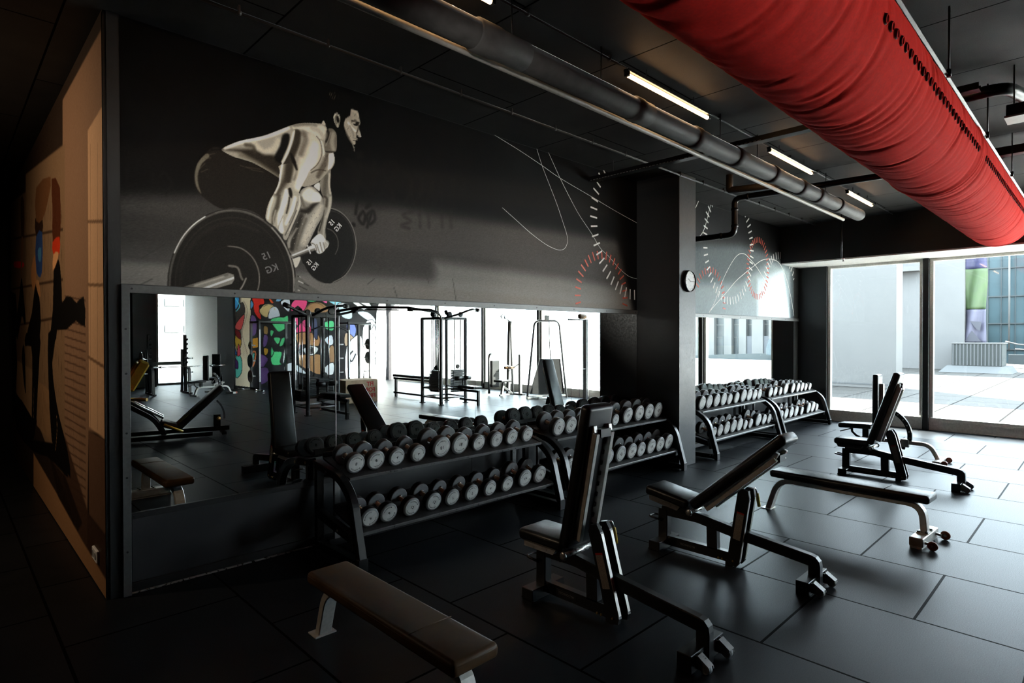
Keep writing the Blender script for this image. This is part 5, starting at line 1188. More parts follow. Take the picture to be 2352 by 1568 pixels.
[0,3,[2297,3042,2347,3105,2386,3162,2397,3142,2393,3015,2408,2927,2396,2834,2366,2740,2346,2647,2348,2566,2287,2546,2276,2620,2305,2713,2332,2825,2327,2913,2308,2964],[128,120,104],6],[1,4,[2356,3098,2346,3024,2338,2951],[92,84,70],31,0.85,214,[19.8]],[1,4,[2385,3122,2381,3031,2392,2960],[176,168,150],14,0.85,214,[8.1]],[1,4,[2336,2924,2360,2910,2355,2846],[72,64,52],16,0.85,214,[9.9]],[1,4,[2392,2924,2384,2841,2356,2756],[166,158,142],18,0.85,214,[10.9]],[1,4,[2331,2807,2316,2715,2292,2631],[60,54,44],13,0.85,214,[7.2]],[1,4,[2351,2756,2333,2663,2327,2591],[160,152,138],14,0.8,214,[8.1]],
[0,3,[2244,2997,2294,3035,2296,2966,2275,2972],[196,188,168],7],
[0,3,[2109,2911,2133,2899,2136,2830,2105,2739,2060,2637,2012,2524,1982,2555,2030,2676,2088,2788],[150,142,126],6],[1,4,[2124,2889,2120,2819,2084,2727,2034,2608],[190,182,166],14,0.8,222,[7.8]],[1,4,[2095,2772,2050,2662,2001,2561],[86,78,66],10,0.8,222,[5.2]],
[0,3,[2127,2929,2196,2984,2251,2983,2308,2928,2332,2878,2326,2770,2268,2664,2214,2551,2158,2457,2059,2408,2016,2501,2067,2621,2112,2731,2135,2812],[130,122,108],7],
[0,3,[2152,2937,2205,2979,2262,2956,2308,2910,2290,2858,2232,2852,2177,2858,2139,2887],[196,190,172],35,0.9,225],
[0,3,[2302,2909,2299,2893,2290,2880,2277,2871,2262,2868,2250,2873,2241,2884,2238,2899,2241,2915,2250,2929,2263,2938,2277,2940,2290,2935,2299,2924],[244,240,228],36,0.9,225],[1,4,[2136,2882,2158,2816,2186,2803],[96,88,74],23,0.7,225,[11.3]],[1,4,[2138,2774,2190,2781,2241,2836,2288,2863],[40,34,27],30,0.9,225,[17.5,20.1,14.8,5.2]],[1,4,[2307,2839,2259,2743,2208,2639,2152,2518],[178,170,152],54,0.85,225,[17.9,31.3,35.8,26.8]],[1,4,[2135,2734,2085,2597,2053,2455],[50,44,36],38,0.9,225,[21.8,26.2,21.8]],[1,4,[2094,2624,2040,2523,2033,2470],[160,152,138],16,0.7,225,[7.8]],[1,4,[2176,2713,2130,2585,2093,2459],[84,76,64],30,0.6,225,[10.5]],[1,0,[2068,2742,2072,2749],[64,56,46],5,0.55,225,[1.5]],[1,0,[2212,2530,2217,2537],[206,200,184],5,0.55,225,[1.5]],[1,0,[2122,2594,2127,2602],[90,82,70],5,0.55,225,[1.5]],[1,0,[2270,2689,2275,2696],[64,56,46],5,0.55,225,[1.6]],[1,0,[2179,2752,2183,2759],[206,200,184],5,0.55,225,[1.5]],[1,0,[2087,2510,2092,2517],[90,82,70],5,0.55,225,[1.5]],[1,0,[2235,2602,2239,2610],[64,56,46],5,0.55,225,[1.5]],[1,0,[2144,2666,2148,2673],[206,200,184],5,0.55,225,[1.5]],[1,0,[2293,2762,2298,2770],[90,82,70],5,0.55,225,[1.6]],[1,0,[2199,2516,2204,2524],[64,56,46],5,0.55,225,[1.5]],[1,0,[2109,2581,2113,2588],[206,200,184],5,0.55,225,[1.5]],[1,0,[2257,2675,2262,2682],[90,82,70],5,0.55,225,[1.6]],[1,0,[2165,2738,2170,2746],[64,56,46],5,0.55,225,[1.5]],[1,0,[2074,2497,2079,2504],[206,200,184],5,0.55,225,[1.5]],[1,0,[2221,2588,2226,2596],[90,82,70],5,0.55,225,[1.5]],[1,0,[2130,2652,2135,2660],[64,56,46],5,0.55,225,[1.5]],[1,0,[2279,2748,2284,2756],[206,200,184],5,0.55,225,[1.6]],[1,0,[2185,2503,2190,2510],[90,82,70],5,0.55,225,[1.5]],[1,0,[2096,2567,2100,2575],[64,56,46],5,0.55,225,[1.5]],[1,0,[2243,2661,2248,2668],[206,200,184],5,0.55,225,[1.6]],[1,0,[2152,2724,2157,2732],[90,82,70],5,0.55,225,[1.5]],[1,0,[2300,2509,2305,2516],[64,56,46],5,0.55,225,[1.6]],[1,0,[2207,2575,2212,2582],[206,200,184],5,0.55,225,[1.5]],[1,0,[2117,2639,2122,2646],[90,82,70],5,0.55,225,[1.5]],[1,0,[2265,2734,2270,2742],[64,56,46],5,0.55,225,[1.6]],[1,0,[2172,2489,2177,2497],[206,200,184],5,0.55,225,[1.5]],[1,0,[2083,2554,2087,2561],[90,82,70],5,0.55,225,[1.5]],[1,0,[2230,2647,2234,2655],[64,56,46],5,0.55,225,[1.5]],[1,0,[2139,2710,2143,2718],[206,200,184],5,0.55,225,[1.5]],[1,0,[2286,2495,2291,2503],[90,82,70],5,0.55,225,[1.6]],[1,0,[2194,2561,2199,2569],[64,56,46],5,0.55,225,[1.5]],[1,0,[2104,2625,2109,2633],[206,200,184],5,0.55,225,[1.5]],[1,0,[2252,2720,2257,2728],[90,82,70],5,0.55,225,[1.6]],[1,0,[2159,2476,2163,2483],[64,56,46],5,0.55,225,[1.5]],[1,0,[2070,2541,2074,2548],[206,200,184],5,0.55,225,[1.5]],[1,0,[2216,2633,2221,2641],[90,82,70],5,0.55,225,[1.5]],[1,0,[2126,2697,2130,2704],[64,56,46],5,0.55,225,[1.5]],[1,0,[2273,2481,2277,2489],[206,200,184],5,0.55,225,[1.6]],[1,0,[2181,2547,2185,2555],[90,82,70],5,0.55,225,[1.5]],[1,0,[2091,2612,2096,2619],[64,56,46],5,0.55,225,[1.5]],[1,0,[2238,2706,2243,2714],[206,200,184],5,0.55,225,[1.6]],[1,0,[2146,2462,2150,2470],[90,82,70],5,0.55,225,[1.5]],[1,0,[2295,2554,2300,2562],[64,56,46],5,0.55,225,[1.6]],[1,0,[2203,2619,2207,2627],[206,200,184],5,0.55,225,[1.5]],[1,0,[2112,2683,2117,2690],[90,82,70],5,0.55,225,[1.5]],[1,0,[2259,2468,2264,2475],[64,56,46],5,0.55,225,[1.6]],[1,0,[2167,2534,2172,2541],[206,200,184],5,0.55,225,[1.5]],[1,0,[2078,2598,2083,2606],[90,82,70],5,0.55,225,[1.5]],[1,0,[2225,2692,2229,2700],[64,56,46],5,0.55,225,[1.5]],[1,0,[2132,2449,2137,2457],[206,200,184],5,0.55,225,[1.5]],[1,0,[2281,2541,2286,2548],[90,82,70],5,0.55,225,[1.6]],[1,0,[2189,2606,2194,2613],[64,56,46],5,0.55,225,[1.5]],[1,0,[2099,2669,2104,2677],[206,200,184],5,0.55,225,[1.5]],[1,0,[2247,2765,2252,2773],[90,82,70],5,0.55,225,[1.6]],[1,0,[2154,2520,2159,2528],[64,56,46],5,0.55,225,[1.5]],[1,0,[2304,2614,2309,2621],[206,200,184],5,0.55,225,[1.6]],[1,0,[2211,2678,2216,2686],[90,82,70],5,0.55,225,[1.5]],[1,0,[2121,2741,2125,2748],[64,56,46],5,0.55,225,[1.5]],[1,0,[2268,2527,2272,2535],[206,200,184],5,0.55,225,[1.6]],[1,0,[2176,2592,2180,2600],[90,82,70],5,0.55,225,[1.5]],[1,0,[2086,2656,2091,2663],[64,56,46],5,0.55,225,[1.5]],[1,0,[2233,2751,2238,2759],[206,200,184],5,0.55,225,[1.5]],[1,0,[2141,2507,2145,2515],[90,82,70],5,0.55,225,[1.5]],[1,0,[2290,2600,2295,2607],[64,56,46],5,0.55,225,[1.6]],[1,0,[2198,2664,2202,2672],[206,200,184],5,0.55,225,[1.5]],[1,0,[2108,2727,2112,2735],[90,82,70],5,0.55,225,[1.5]],[1,0,[2254,2513,2259,2521],[64,56,46],5,0.55,225,[1.6]],[1,0,[2162,2579,2167,2586],[206,200,184],5,0.55,225,[1.5]],[1,0,[2073,2642,2078,2650],[90,82,70],5,0.55,225,[1.5]],[1,0,[2220,2737,2224,2745],[64,56,46],5,0.55,225,[1.5]],[1,0,[2015,2760,2019,2767],[80,72,60],5,0.5,222,[1.5]],[1,0,[2080,2600,2083,2607],[200,192,176],5,0.5,222,[1.5]],[1,0,[2039,2650,2043,2657],[80,72,60],5,0.5,222,[1.5]],[1,0,[2106,2714,2109,2721],[200,192,176],5,0.5,222,[1.5]],[1,0,[2065,2763,2069,2770],[80,72,60],5,0.5,222,[1.5]],[1,0,[2024,2588,2027,2596],[200,192,176],5,0.5,222,[1.5]],[1,0,[2090,2652,2093,2659],[80,72,60],5,0.5,222,[1.5]],[1,0,[2049,2701,2053,2709],[200,192,176],5,0.5,222,[1.5]],[1,0,[2116,2766,2119,2773],[80,72,60],5,0.5,222,[1.5]],[1,0,[2074,2590,2077,2598],[200,192,176],5,0.5,222,[1.5]],[1,0,[2033,2640,2037,2647],[80,72,60],5,0.5,222,[1.5]],[1,0,[2100,2704,2103,2711],[200,192,176],5,0.5,222,[1.5]],[1,0,[2059,2753,2063,2761],[80,72,60],5,0.5,222,[1.5]],[1,0,[2018,2579,2021,2586],[200,192,176],5,0.5,222,[1.5]],[1,0,[2084,2642,2087,2650],[80,72,60],5,0.5,222,[1.5]],[1,0,[2043,2692,2047,2699],[200,192,176],5,0.5,222,[1.5]],[1,0,[2110,2756,2113,2764],[80,72,60],5,0.5,222,[1.5]],[1,0,[2068,2581,2071,2588],[200,192,176],5,0.5,222,[1.5]],[1,0,[2028,2631,2031,2638],[80,72,60],5,0.5,222,[1.5]],[1,0,[2094,2694,2097,2702],[200,192,176],5,0.5,222,[1.5]],
[0,3,[1972,3119,2252,3185,2201,3104,2161,3018,2119,2927,2106,2851,2091,2784,2043,2676,1988,2564,1920,2617,1853,2659,1850,2719,1874,2806,1921,2898,1952,2980,1963,3058],[160,151,130],5],[1,4,[2030,3114,2015,3025,1973,2941,1938,2876],[70,59,44],48,0.9,324,[30.0,28.3,21.5,17.2]],[1,4,[1979,3116,1965,3033,1952,2954,1921,2885],[206,196,172],14,0.9,324,[7.7]],[1,4,[2187,3145,2155,3060,2109,2965],[216,208,190],56,0.85,324,[39.5,39.5,26.3]],[1,4,[2097,3136,2101,3076,2078,3020],[110,98,80],23,0.7,324,[11.3]],
[0,3,[2025,2931,2048,2945,2062,2905,2056,2866,2037,2882],[32,25,18],14,0.95,324],[1,4,[2013,2918,2003,2844,1974,2762,1959,2667,1971,2592],[230,224,208],26,0.92,324,[12.8,18.8,18.8,19.7,17.1]],[1,4,[2037,2866,2029,2805,2013,2738],[58,48,36],12,0.9,324,[6.4]],[1,4,[1953,2870,1938,2782,1913,2720,1901,2638],[78,68,52],24,0.9,324,[12.7,17.8,14.4,10.2]],[1,4,[1902,2844,1877,2756,1863,2675],[198,190,168],15,0.9,324,[9.3]],[1,4,[1925,2747,1907,2677,1913,2627],[170,160,140],12,0.7,324,[5.9]],[1,4,[2085,2874,2057,2766,2008,2652],[204,197,180],21,0.88,324,[13.0,16.5,13.0]],[1,4,[2102,2842,2079,2761,2034,2664],[104,94,78],9,0.8,324,[3.9]],[1,4,[1984,2713,1950,2631,1945,2605],[120,110,92],9,0.7,324,[3.8]],
[0,2,[2077,3419,2054,3320,2019,3219,1982,3141,1967,3084,1953,2977,2048,2987,2161,3018,2201,3104,2265,3175,2310,3249,2315,3315,2293,3391,2240,3429,2173,3446,2116,3435],
[0,0,0],3,0.0,-1],
[0,3,[2190,3399,2240,3427,2291,3391,2313,3314,2308,3248,2265,3175,2205,3099,2146,3024,2105,3048,2114,3144,2139,3229,2169,3314],[184,174,152],48,0.97,338],[1,4,[2161,3408,2181,3365,2160,3297,2139,3237],[112,100,82],40,0.7,338,[18.3]],[1,4,[2107,3403,2100,3331,2076,3254,2050,3178,2041,3098,2025,3002],[62,51,37],35,0.92,338,[23.7,22.9,19.7,23.7,27.6,23.7]],[1,4,[2077,3411,2054,3320,2019,3219,1982,3141,1967,3076,1955,2989],[206,196,170],14,0.92,338,[9.4,10.2,11.0,9.4,7.9,7.1]],[1,4,[2054,3218,2075,3164,2099,3106],[30,23,17],17,0.95,338,[10.2,15.7,7.8]],[1,4,[2257,3334,2231,3216,2176,3101,2134,3010],[216,208,190],52,0.75,338,[24.2,36.3,40.3,36.3]],[1,4,[2270,3414,2304,3377,2317,3315,2310,3249,2273,3176,2218,3121],[112,100,82],6,0.9,-1,[3.6]],
[0,3,[2062,2389,2127,2395,2106,2327,2082,2307,2067,2346],[176,170,156],6],
[0,3,[2090,2250,2144,2214,2186,2181,2291,2123,2291,2105,2084,2095],[100,96,88],7],[1,0,[2102,2240,2113,2236],[50,46,40],5,0.8,347,[3.5]],[1,0,[2137,2188,2147,2184],[196,190,178],5,0.8,347,[3.5]],[1,0,[2171,2135,2182,2131],[50,46,40],5,0.8,347,[3.5]],[1,0,[2122,2194,2133,2190],[196,190,178],5,0.8,347,[3.5]],[1,0,[2157,2141,2168,2137],[50,46,40],5,0.8,347,[3.5]],[1,0,[2108,2200,2119,2196],[196,190,178],5,0.8,347,[3.5]],[1,0,[2142,2148,2153,2143],[50,46,40],5,0.8,347,[3.5]],[1,0,[2178,2211,2189,2207],[196,190,178],5,0.8,347,[3.5]],[1,0,[2128,2154,2139,2150],[50,46,40],5,0.8,347,[3.5]],[1,0,[2163,2217,2174,2213],[196,190,178],5,0.8,347,[3.5]],[1,0,[2114,2160,2124,2156],[50,46,40],5,0.8,347,[3.5]],[1,0,[2149,2223,2160,2219],[196,190,178],5,0.8,347,[3.5]],[1,0,[2184,2171,2195,2167],[50,46,40],5,0.8,347,[3.5]],[1,0,[2134,2229,2145,2225],[196,190,178],5,0.8,347,[3.5]],[1,0,[2169,2177,2180,2173],[50,46,40],5,0.8,347,[3.5]],[1,0,[2120,2235,2131,2231],[196,190,178],5,0.8,347,[3.5]],[1,0,[2155,2183,2165,2179],[50,46,40],5,0.8,347,[3.5]],[1,0,[2105,2126,2116,2122],[196,190,178],5,0.8,347,[3.5]],[1,0,[2062,2397,2218,2470,2363,2537],[120,114,104],9,1.0,-1,[19.5,19.5,17.2]],[1,0,[2062,2405,2218,2481],[240,236,226],8,1.0,-1,[5.2]],[1,0,[2068,2383,2218,2453],[40,36,32],8,0.8,-1,[4.6]],[1,0,[2188,2496,2212,2435],[220,214,200],7,1.0,-1,[4.7]],[1,0,[2212,2482,2268,2505],[210,204,190],9,0.9,-1,[14.0]],
[0,3,[2214,2523,2263,2588,2306,2606,2346,2566,2365,2523,2334,2466,2294,2439,2267,2449,2249,2484],[196,188,170],6],[1,4,[2249,2555,2292,2578,2329,2537],[230,224,208],16,0.9,371,[8.9]],[1,0,[2268,2513,2291,2448],[92,84,70],8,0.9,371,[4.0]],[1,0,[2296,2534,2317,2460],[92,84,70],8,0.9,371,[4.0]],[1,0,[2325,2537,2340,2480],[92,84,70],8,0.9,371,[4.0]],[1,4,[2221,2521,2254,2507,2267,2459],[70,62,52],7,0.8,371,[3.5]],
[0,3,[2375,2529,2372,2514,2366,2501,2358,2493,2348,2493,2340,2498,2334,2510,2332,2524,2334,2539,2340,2552,2349,2559,2358,2560,2367,2555,2373,2543],[150,144,132],9,0.8,-1],[1,4,[2344,2548,2371,2528,2355,2495],[206,200,186],5,0.8,-1,[2.7]],
[0,0,[1230,2091,1560,2226,1603,2216,1609,2179,1590,2145,1421,2083,1225,2073],[126,120,108],6],[1,0,[1383,2094,1603,2191],[246,242,232],8,0.95,379,[6.7]],[1,0,[1243,2088,1560,2214],[96,90,80],12,0.8,379,[8.1]],[1,0,[1336,2118,1530,2195],[168,160,146],14,0.7,379,[7.2]],[1,4,[1571,2280,1632,2271,1657,2203,1668,2182],[112,104,92],10,1.0,-1,[7.4]],[1,4,[1694,2193,1672,2140,1651,2106],[136,128,116],9,1.0,-1,[5.4]]]
PRINT_FAR = [[0,0,[8524,3193,10227,3377,12907,3301,12917,2022,8527,1992],[70,76,78],274],
[0,0,[8525,2576,10230,2680,11560,3184,12551,3091,12559,2017,8527,1992],[120,128,130],220,0.8,-1],
[0,0,[10963,2807,12208,3065,12559,2062,10967,2034],[165,174,177],211,0.75,-1]]
PRINT_SIDE = [[0,0,[6331,3785,5114,3776,4444,3764,4552,1107,5242,1056,5380,24,6529,481],[128,100,78],29],
[0,0,[9290,3732,6234,3388,6410,387,9533,1055],[120,96,72],31],
[0,0,[5173,3234,4531,3269,4622,1070,5224,1090],[188,152,118],15],
[0,0,[5242,1056,4622,1070,4648,432,5254,445],[92,68,52],19],
[0,0,[11741,3754,9309,3524,9533,1055,11995,1567],[100,80,60],39],[1,0,[5204,2583,4563,2496],[110,84,62],9,0.95,-1,[11.0]],[1,0,[5226,2127,4580,2083],[110,84,62],9,0.95,-1,[11.1]],[1,0,[5251,1602,4602,1543],[110,84,62],10,0.95,-1,[11.2]],[1,0,[5078,3118,5173,1080],[96,72,54],6,0.9,-1,[3.4]],[1,0,[4812,3055,4898,1111],[96,72,54],6,0.9,-1,[3.2]],[1,0,[11054,3457,11328,934],[60,44,32],10,0.9,-1,[4.9]],[1,0,[10666,3400,10921,962],[60,44,32],10,0.9,-1,[4.8]],[1,0,[10186,3331,10418,995],[60,44,32],9,0.9,-1,[4.6]],[1,0,[9213,3507,9432,1062],[60,44,32],8,0.9,-1,[4.1]],[1,0,[8934,3458,9141,1081],[60,44,32],8,0.9,-1,[4.0]],[1,0,[8671,3411,8865,1100],[60,44,32],8,0.9,-1,[3.9]],[1,0,[7747,3249,7902,1165],[60,44,32],7,0.9,-1,[3.5]],[1,0,[7544,3213,7691,1179],[60,44,32],7,0.9,-1,[3.5]],[1,0,[7288,3168,7425,1197],[60,44,32],7,0.9,-1,[3.4]],[1,0,[7105,3136,7236,1209],[60,44,32],7,0.9,-1,[3.3]],[1,0,[6765,3075,6882,1233],[60,44,32],6,0.9,-1,[3.1]],[1,0,[6605,3047,6717,1244],[60,44,32],6,0.9,-1,[3.1]],[1,0,[6427,3016,6533,1257],[60,44,32],6,0.9,-1,[3.0]],[1,0,[11652,3215,6397,2682],[54,40,30],19,0.9,-1,[13.0]],[1,0,[11738,2465,6423,2248],[54,40,30],20,0.9,-1,[13.2]],[1,0,[11802,1903,6443,1925],[54,40,30],20,0.9,-1,[13.3]],
[0,0,[10727,1427,8844,1362,8892,798,10776,956],[140,112,84],18],
[0,0,[8269,1263,7295,1217,7328,721,8410,758],[136,106,76],14],[1,0,[8222,1236,8259,753],[84,62,44],7,0.8,-1,[3.4]],[1,0,[8105,1231,8142,749],[84,62,44],7,0.8,-1,[3.3]],[1,0,[7992,1227,8028,745],[84,62,44],7,0.8,-1,[3.3]],[1,0,[7881,1222,7917,742],[84,62,44],6,0.8,-1,[3.2]],[1,0,[7773,1217,7808,738],[84,62,44],6,0.8,-1,[3.2]],[1,0,[7668,1213,7703,735],[84,62,44],6,0.8,-1,[3.2]],[1,0,[7566,1209,7600,732],[84,62,44],6,0.8,-1,[3.1]],[1,0,[7466,1204,7499,728],[84,62,44],6,0.8,-1,[3.1]],[1,0,[7368,1200,7400,725],[84,62,44],6,0.8,-1,[3.0]],[1,0,[6310,2098,5319,2016],[70,50,38],9,0.85,-1,[6.4]],[1,0,[6169,2083,6172,2032],[74,54,40],7,0.75,-1,[3.7]],[1,0,[5860,2068,5863,2019],[74,54,40],7,0.75,-1,[3.5]],[1,0,[5577,2055,5580,2008],[74,54,40],7,0.75,-1,[3.4]],[1,0,[6314,2028,5322,1953],[70,50,38],9,0.85,-1,[6.4]],[1,0,[6037,2009,6040,1958],[74,54,40],7,0.75,-1,[3.6]],[1,0,[5739,1998,5742,1949],[74,54,40],7,0.75,-1,[3.4]],[1,0,[5467,1988,5469,1940],[74,54,40],7,0.75,-1,[3.3]],[1,0,[6318,1959,5325,1890],[70,50,38],9,0.85,-1,[6.4]],[1,0,[6177,1946,6180,1892],[74,54,40],7,0.75,-1,[3.7]],[1,0,[5867,1937,5870,1886],[74,54,40],7,0.75,-1,[3.5]],[1,0,[5584,1929,5586,1880],[74,54,40],7,0.75,-1,[3.4]],[1,0,[6322,1890,5328,1827],[70,50,38],9,0.85,-1,[6.4]],[1,0,[6044,1875,6047,1821],[74,54,40],7,0.75,-1,[3.6]],[1,0,[5746,1869,5749,1818],[74,54,40],7,0.75,-1,[3.4]],[1,0,[5473,1864,5475,1815],[74,54,40],7,0.75,-1,[3.3]],[1,0,[6326,1820,5331,1764],[70,50,38],9,0.85,-1,[6.4]],[1,0,[6185,1808,6188,1752],[74,54,40],7,0.75,-1,[3.7]],[1,0,[5874,1806,5877,1752],[74,54,40],7,0.75,-1,[3.5]],[1,0,[5590,1803,5593,1752],[74,54,40],7,0.75,-1,[3.4]],[1,0,[6330,1751,5335,1700],[70,50,38],9,0.85,-1,[6.4]],[1,0,[6052,1740,6055,1684],[74,54,40],7,0.75,-1,[3.6]],[1,0,[5753,1740,5756,1686],[74,54,40],7,0.75,-1,[3.5]],[1,0,[5479,1740,5482,1689],[74,54,40],7,0.75,-1,[3.3]],[1,0,[6334,1681,5338,1637],[70,50,38],9,0.85,-1,[6.4]],[1,0,[6192,1671,6196,1612],[74,54,40],7,0.75,-1,[3.7]],[1,0,[5881,1674,5884,1618],[74,54,40],7,0.75,-1,[3.5]],[1,0,[5597,1677,5600,1624],[74,54,40],7,0.75,-1,[3.4]],[1,0,[6338,1611,5341,1573],[70,50,38],9,0.85,-1,[6.4]],[1,0,[6059,1604,6063,1546],[74,54,40],7,0.75,-1,[3.6]],[1,0,[5760,1611,5763,1555],[74,54,40],7,0.75,-1,[3.5]],[1,0,[5485,1616,5488,1563],[74,54,40],7,0.75,-1,[3.3]],[1,0,[6342,1541,5344,1509],[70,50,38],9,0.85,-1,[6.4]],[1,0,[6200,1532,6204,1471],[74,54,40],7,0.75,-1,[3.7]],[1,0,[5888,1542,5892,1484],[74,54,40],7,0.75,-1,[3.5]],[1,0,[5603,1551,5606,1495],[74,54,40],7,0.75,-1,[3.4]],[1,0,[6347,1471,5347,1446],[70,50,38],9,0.85,-1,[6.4]],[1,0,[6067,1468,6070,1408],[74,54,40],7,0.75,-1,[3.6]],[1,0,[5767,1481,5770,1423],[74,54,40],7,0.75,-1,[3.5]],[1,0,[5491,1492,5494,1436],[74,54,40],7,0.75,-1,[3.3]],[1,0,[6351,1401,5350,1382],[70,50,38],9,0.85,-1,[6.4]],[1,0,[6208,1393,6212,1330],[74,54,40],7,0.75,-1,[3.7]],[1,0,[5896,1409,5899,1349],[74,54,40],7,0.75,-1,[3.5]],[1,0,[5610,1424,5613,1366],[74,54,40],7,0.75,-1,[3.4]],[1,0,[6355,1331,5353,1318],[70,50,38],9,0.85,-1,[6.5]],[1,0,[6075,1332,6078,1269],[74,54,40],7,0.75,-1,[3.6]],[1,0,[5773,1351,5777,1290],[74,54,40],7,0.75,-1,[3.5]],[1,0,[5498,1367,5501,1310],[74,54,40],7,0.75,-1,[3.3]],[1,0,[6359,1261,5356,1254],[70,50,38],10,0.85,-1,[6.5]],[1,0,[6216,1254,6220,1189],[74,54,40],7,0.75,-1,[3.7]],[1,0,[5903,1276,5906,1214],[74,54,40],7,0.75,-1,[3.6]],[1,0,[5616,1297,5619,1237],[74,54,40],7,0.75,-1,[3.4]],[1,0,[6363,1191,5359,1190],[70,50,38],10,0.85,-1,[6.5]],[1,0,[6082,1196,6086,1130],[74,54,40],7,0.75,-1,[3.7]],[1,0,[5780,1220,5784,1157],[74,54,40],7,0.75,-1,[3.5]],[1,0,[5504,1242,5507,1182],[74,54,40],7,0.75,-1,[3.3]],[1,0,[6367,1120,5362,1126],[70,50,38],10,0.85,-1,[6.5]],[1,0,[6224,1115,6228,1047],[74,54,40],7,0.75,-1,[3.7]],[1,0,[5910,1143,5914,1078],[74,54,40],7,0.75,-1,[3.6]],[1,0,[5623,1169,5626,1107],[74,54,40],7,0.75,-1,[3.4]],[1,0,[6371,1049,5366,1061],[70,50,38],10,0.85,-1,[6.5]],[1,0,[6090,1059,6094,991],[74,54,40],7,0.75,-1,[3.7]],[1,0,[5787,1089,5791,1024],[74,54,40],7,0.75,-1,[3.5]],[1,0,[5510,1117,5513,1055],[74,54,40],7,0.75,-1,[3.4]],[1,0,[6375,979,5369,997],[70,50,38],10,0.85,-1,[6.5]],[1,0,[6232,975,6236,904],[74,54,40],7,0.75,-1,[3.7]],[1,0,[5917,1010,5921,942],[74,54,40],7,0.75,-1,[3.6]],[1,0,[5629,1041,5633,977],[74,54,40],7,0.75,-1,[3.4]],[1,0,[6380,908,5372,933],[70,50,38],10,0.85,-1,[6.5]],[1,0,[6098,921,6102,851],[74,54,40],7,0.75,-1,[3.7]],[1,0,[5794,958,5798,891],[74,54,40],7,0.75,-1,[3.5]],[1,0,[5517,991,5520,927],[74,54,40],7,0.75,-1,[3.4]],[1,0,[6384,837,5375,868],[70,50,38],10,0.85,-1,[6.5]],[1,0,[6240,835,6245,762],[74,54,40],8,0.75,-1,[3.8]],[1,0,[5925,876,5928,806],[74,54,40],7,0.75,-1,[3.6]],[1,0,[5636,913,5639,847],[74,54,40],7,0.75,-1,[3.4]],[1,0,[6388,766,5378,804],[70,50,38],10,0.85,-1,[6.5]],[1,0,[6105,784,6109,711],[74,54,40],7,0.75,-1,[3.7]],[1,0,[5801,826,5805,757],[74,54,40],7,0.75,-1,[3.5]],[1,0,[5523,865,5526,799],[74,54,40],7,0.75,-1,[3.4]],[1,0,[6392,695,5381,739],[70,50,38],10,0.85,-1,[6.5]],[1,0,[6248,694,6253,618],[74,54,40],8,0.75,-1,[3.8]],[1,0,[5932,741,5936,669],[74,54,40],7,0.75,-1,[3.6]],[1,0,[5642,785,5646,716],[74,54,40],7,0.75,-1,[3.4]],[1,0,[6396,624,5384,674],[70,50,38],10,0.85,-1,[6.5]],[1,0,[6113,646,6117,571],[74,54,40],7,0.75,-1,[3.7]],[1,0,[5808,694,5812,623],[74,54,40],7,0.75,-1,[3.5]],[1,0,[5529,739,5533,670],[74,54,40],7,0.75,-1,[3.4]],[1,0,[6401,553,5388,609],[70,50,38],10,0.85,-1,[6.6]],[1,0,[6257,553,6261,475],[74,54,40],8,0.75,-1,[3.8]],[1,0,[5939,607,5943,532],[74,54,40],7,0.75,-1,[3.6]],[1,0,[5649,656,5653,585],[74,54,40],7,0.75,-1,[3.4]],[1,0,[6405,481,5391,544],[70,50,38],10,0.85,-1,[6.6]],[1,0,[6121,507,6125,430],[74,54,40],7,0.75,-1,[3.7]],[1,0,[5815,562,5819,488],[74,54,40],7,0.75,-1,[3.5]],[1,0,[5535,613,5539,542],[74,54,40],7,0.75,-1,[3.4]],[1,0,[6409,410,5394,479],[70,50,38],10,0.85,-1,[6.6]],[1,0,[6265,411,6269,331],[74,54,40],8,0.75,-1,[3.8]],[1,0,[5946,472,5951,395],[74,54,40],7,0.75,-1,[3.6]],[1,0,[5656,527,5659,454],[74,54,40],7,0.75,-1,[3.5]],[1,0,[6413,338,5397,414],[70,50,38],10,0.85,-1,[6.6]],[1,0,[6129,368,6133,288],[74,54,40],7,0.75,-1,[3.7]],[1,0,[5822,430,5826,353],[74,54,40],7,0.75,-1,[3.6]],[1,0,[5542,486,5546,412],[74,54,40],7,0.75,-1,[3.4]],
[0,0,[6478,489,5380,24,4668,-67,4648,432,5272,441,6381,887],[58,40,30],55,0.9,-1],
[0,0,[8749,399,6943,286,5557,177,4660,139,4668,-67,5385,-76,6693,-85,8783,-12],[150,112,78],26],
[0,0,[7374,551,6401,541,5550,314,5752,198,6805,271],[30,20,14],39,0.9,-1],
[0,2,[6948,2416,6731,2458,6567,2384,6481,2180,6457,2052,6237,2090,5949,2072,5712,2016,5392,2049,5357,1824,5746,1873,6254,1806,6772,1811,6848,1721,7260,1719,7049,2003],[10,8,7],12],
[0,2,[8440,2322,8194,2222,8011,2094,8087,1716,9412,1711,8789,2021],[10,8,7],15],
[0,2,[9939,2517,9745,2375,9455,1943,9653,1919,9916,2024,10539,1707,10760,1890,10255,2256],[10,8,7],17],
[0,2,[12488,2377,10713,2340,10779,1706,12571,1700],[10,8,7],21],
[0,2,[8380,3059,7760,2981,7773,2810,8295,2851],[40,26,18],14],
[0,2,[8295,2851,7771,2833,7828,2423,8131,2399,8371,2540],[38,62,110],14],
[0,2,[8158,2690,7873,2683,7911,2547,8118,2578],[60,110,150],14],
[0,2,[7041,3245,6525,3068,6555,2580,7007,2631,7001,2945],[70,36,20],12],
[0,2,[7021,2644,6584,2643,6593,2495,6977,2524],[176,48,22],12],
[0,2,[6977,2524,6659,2512,6733,2438,7025,2371],[190,140,96],12],
[0,2,[8253,3380,7115,3281,7285,3097,7716,2963,8281,3020],[96,64,40],14],
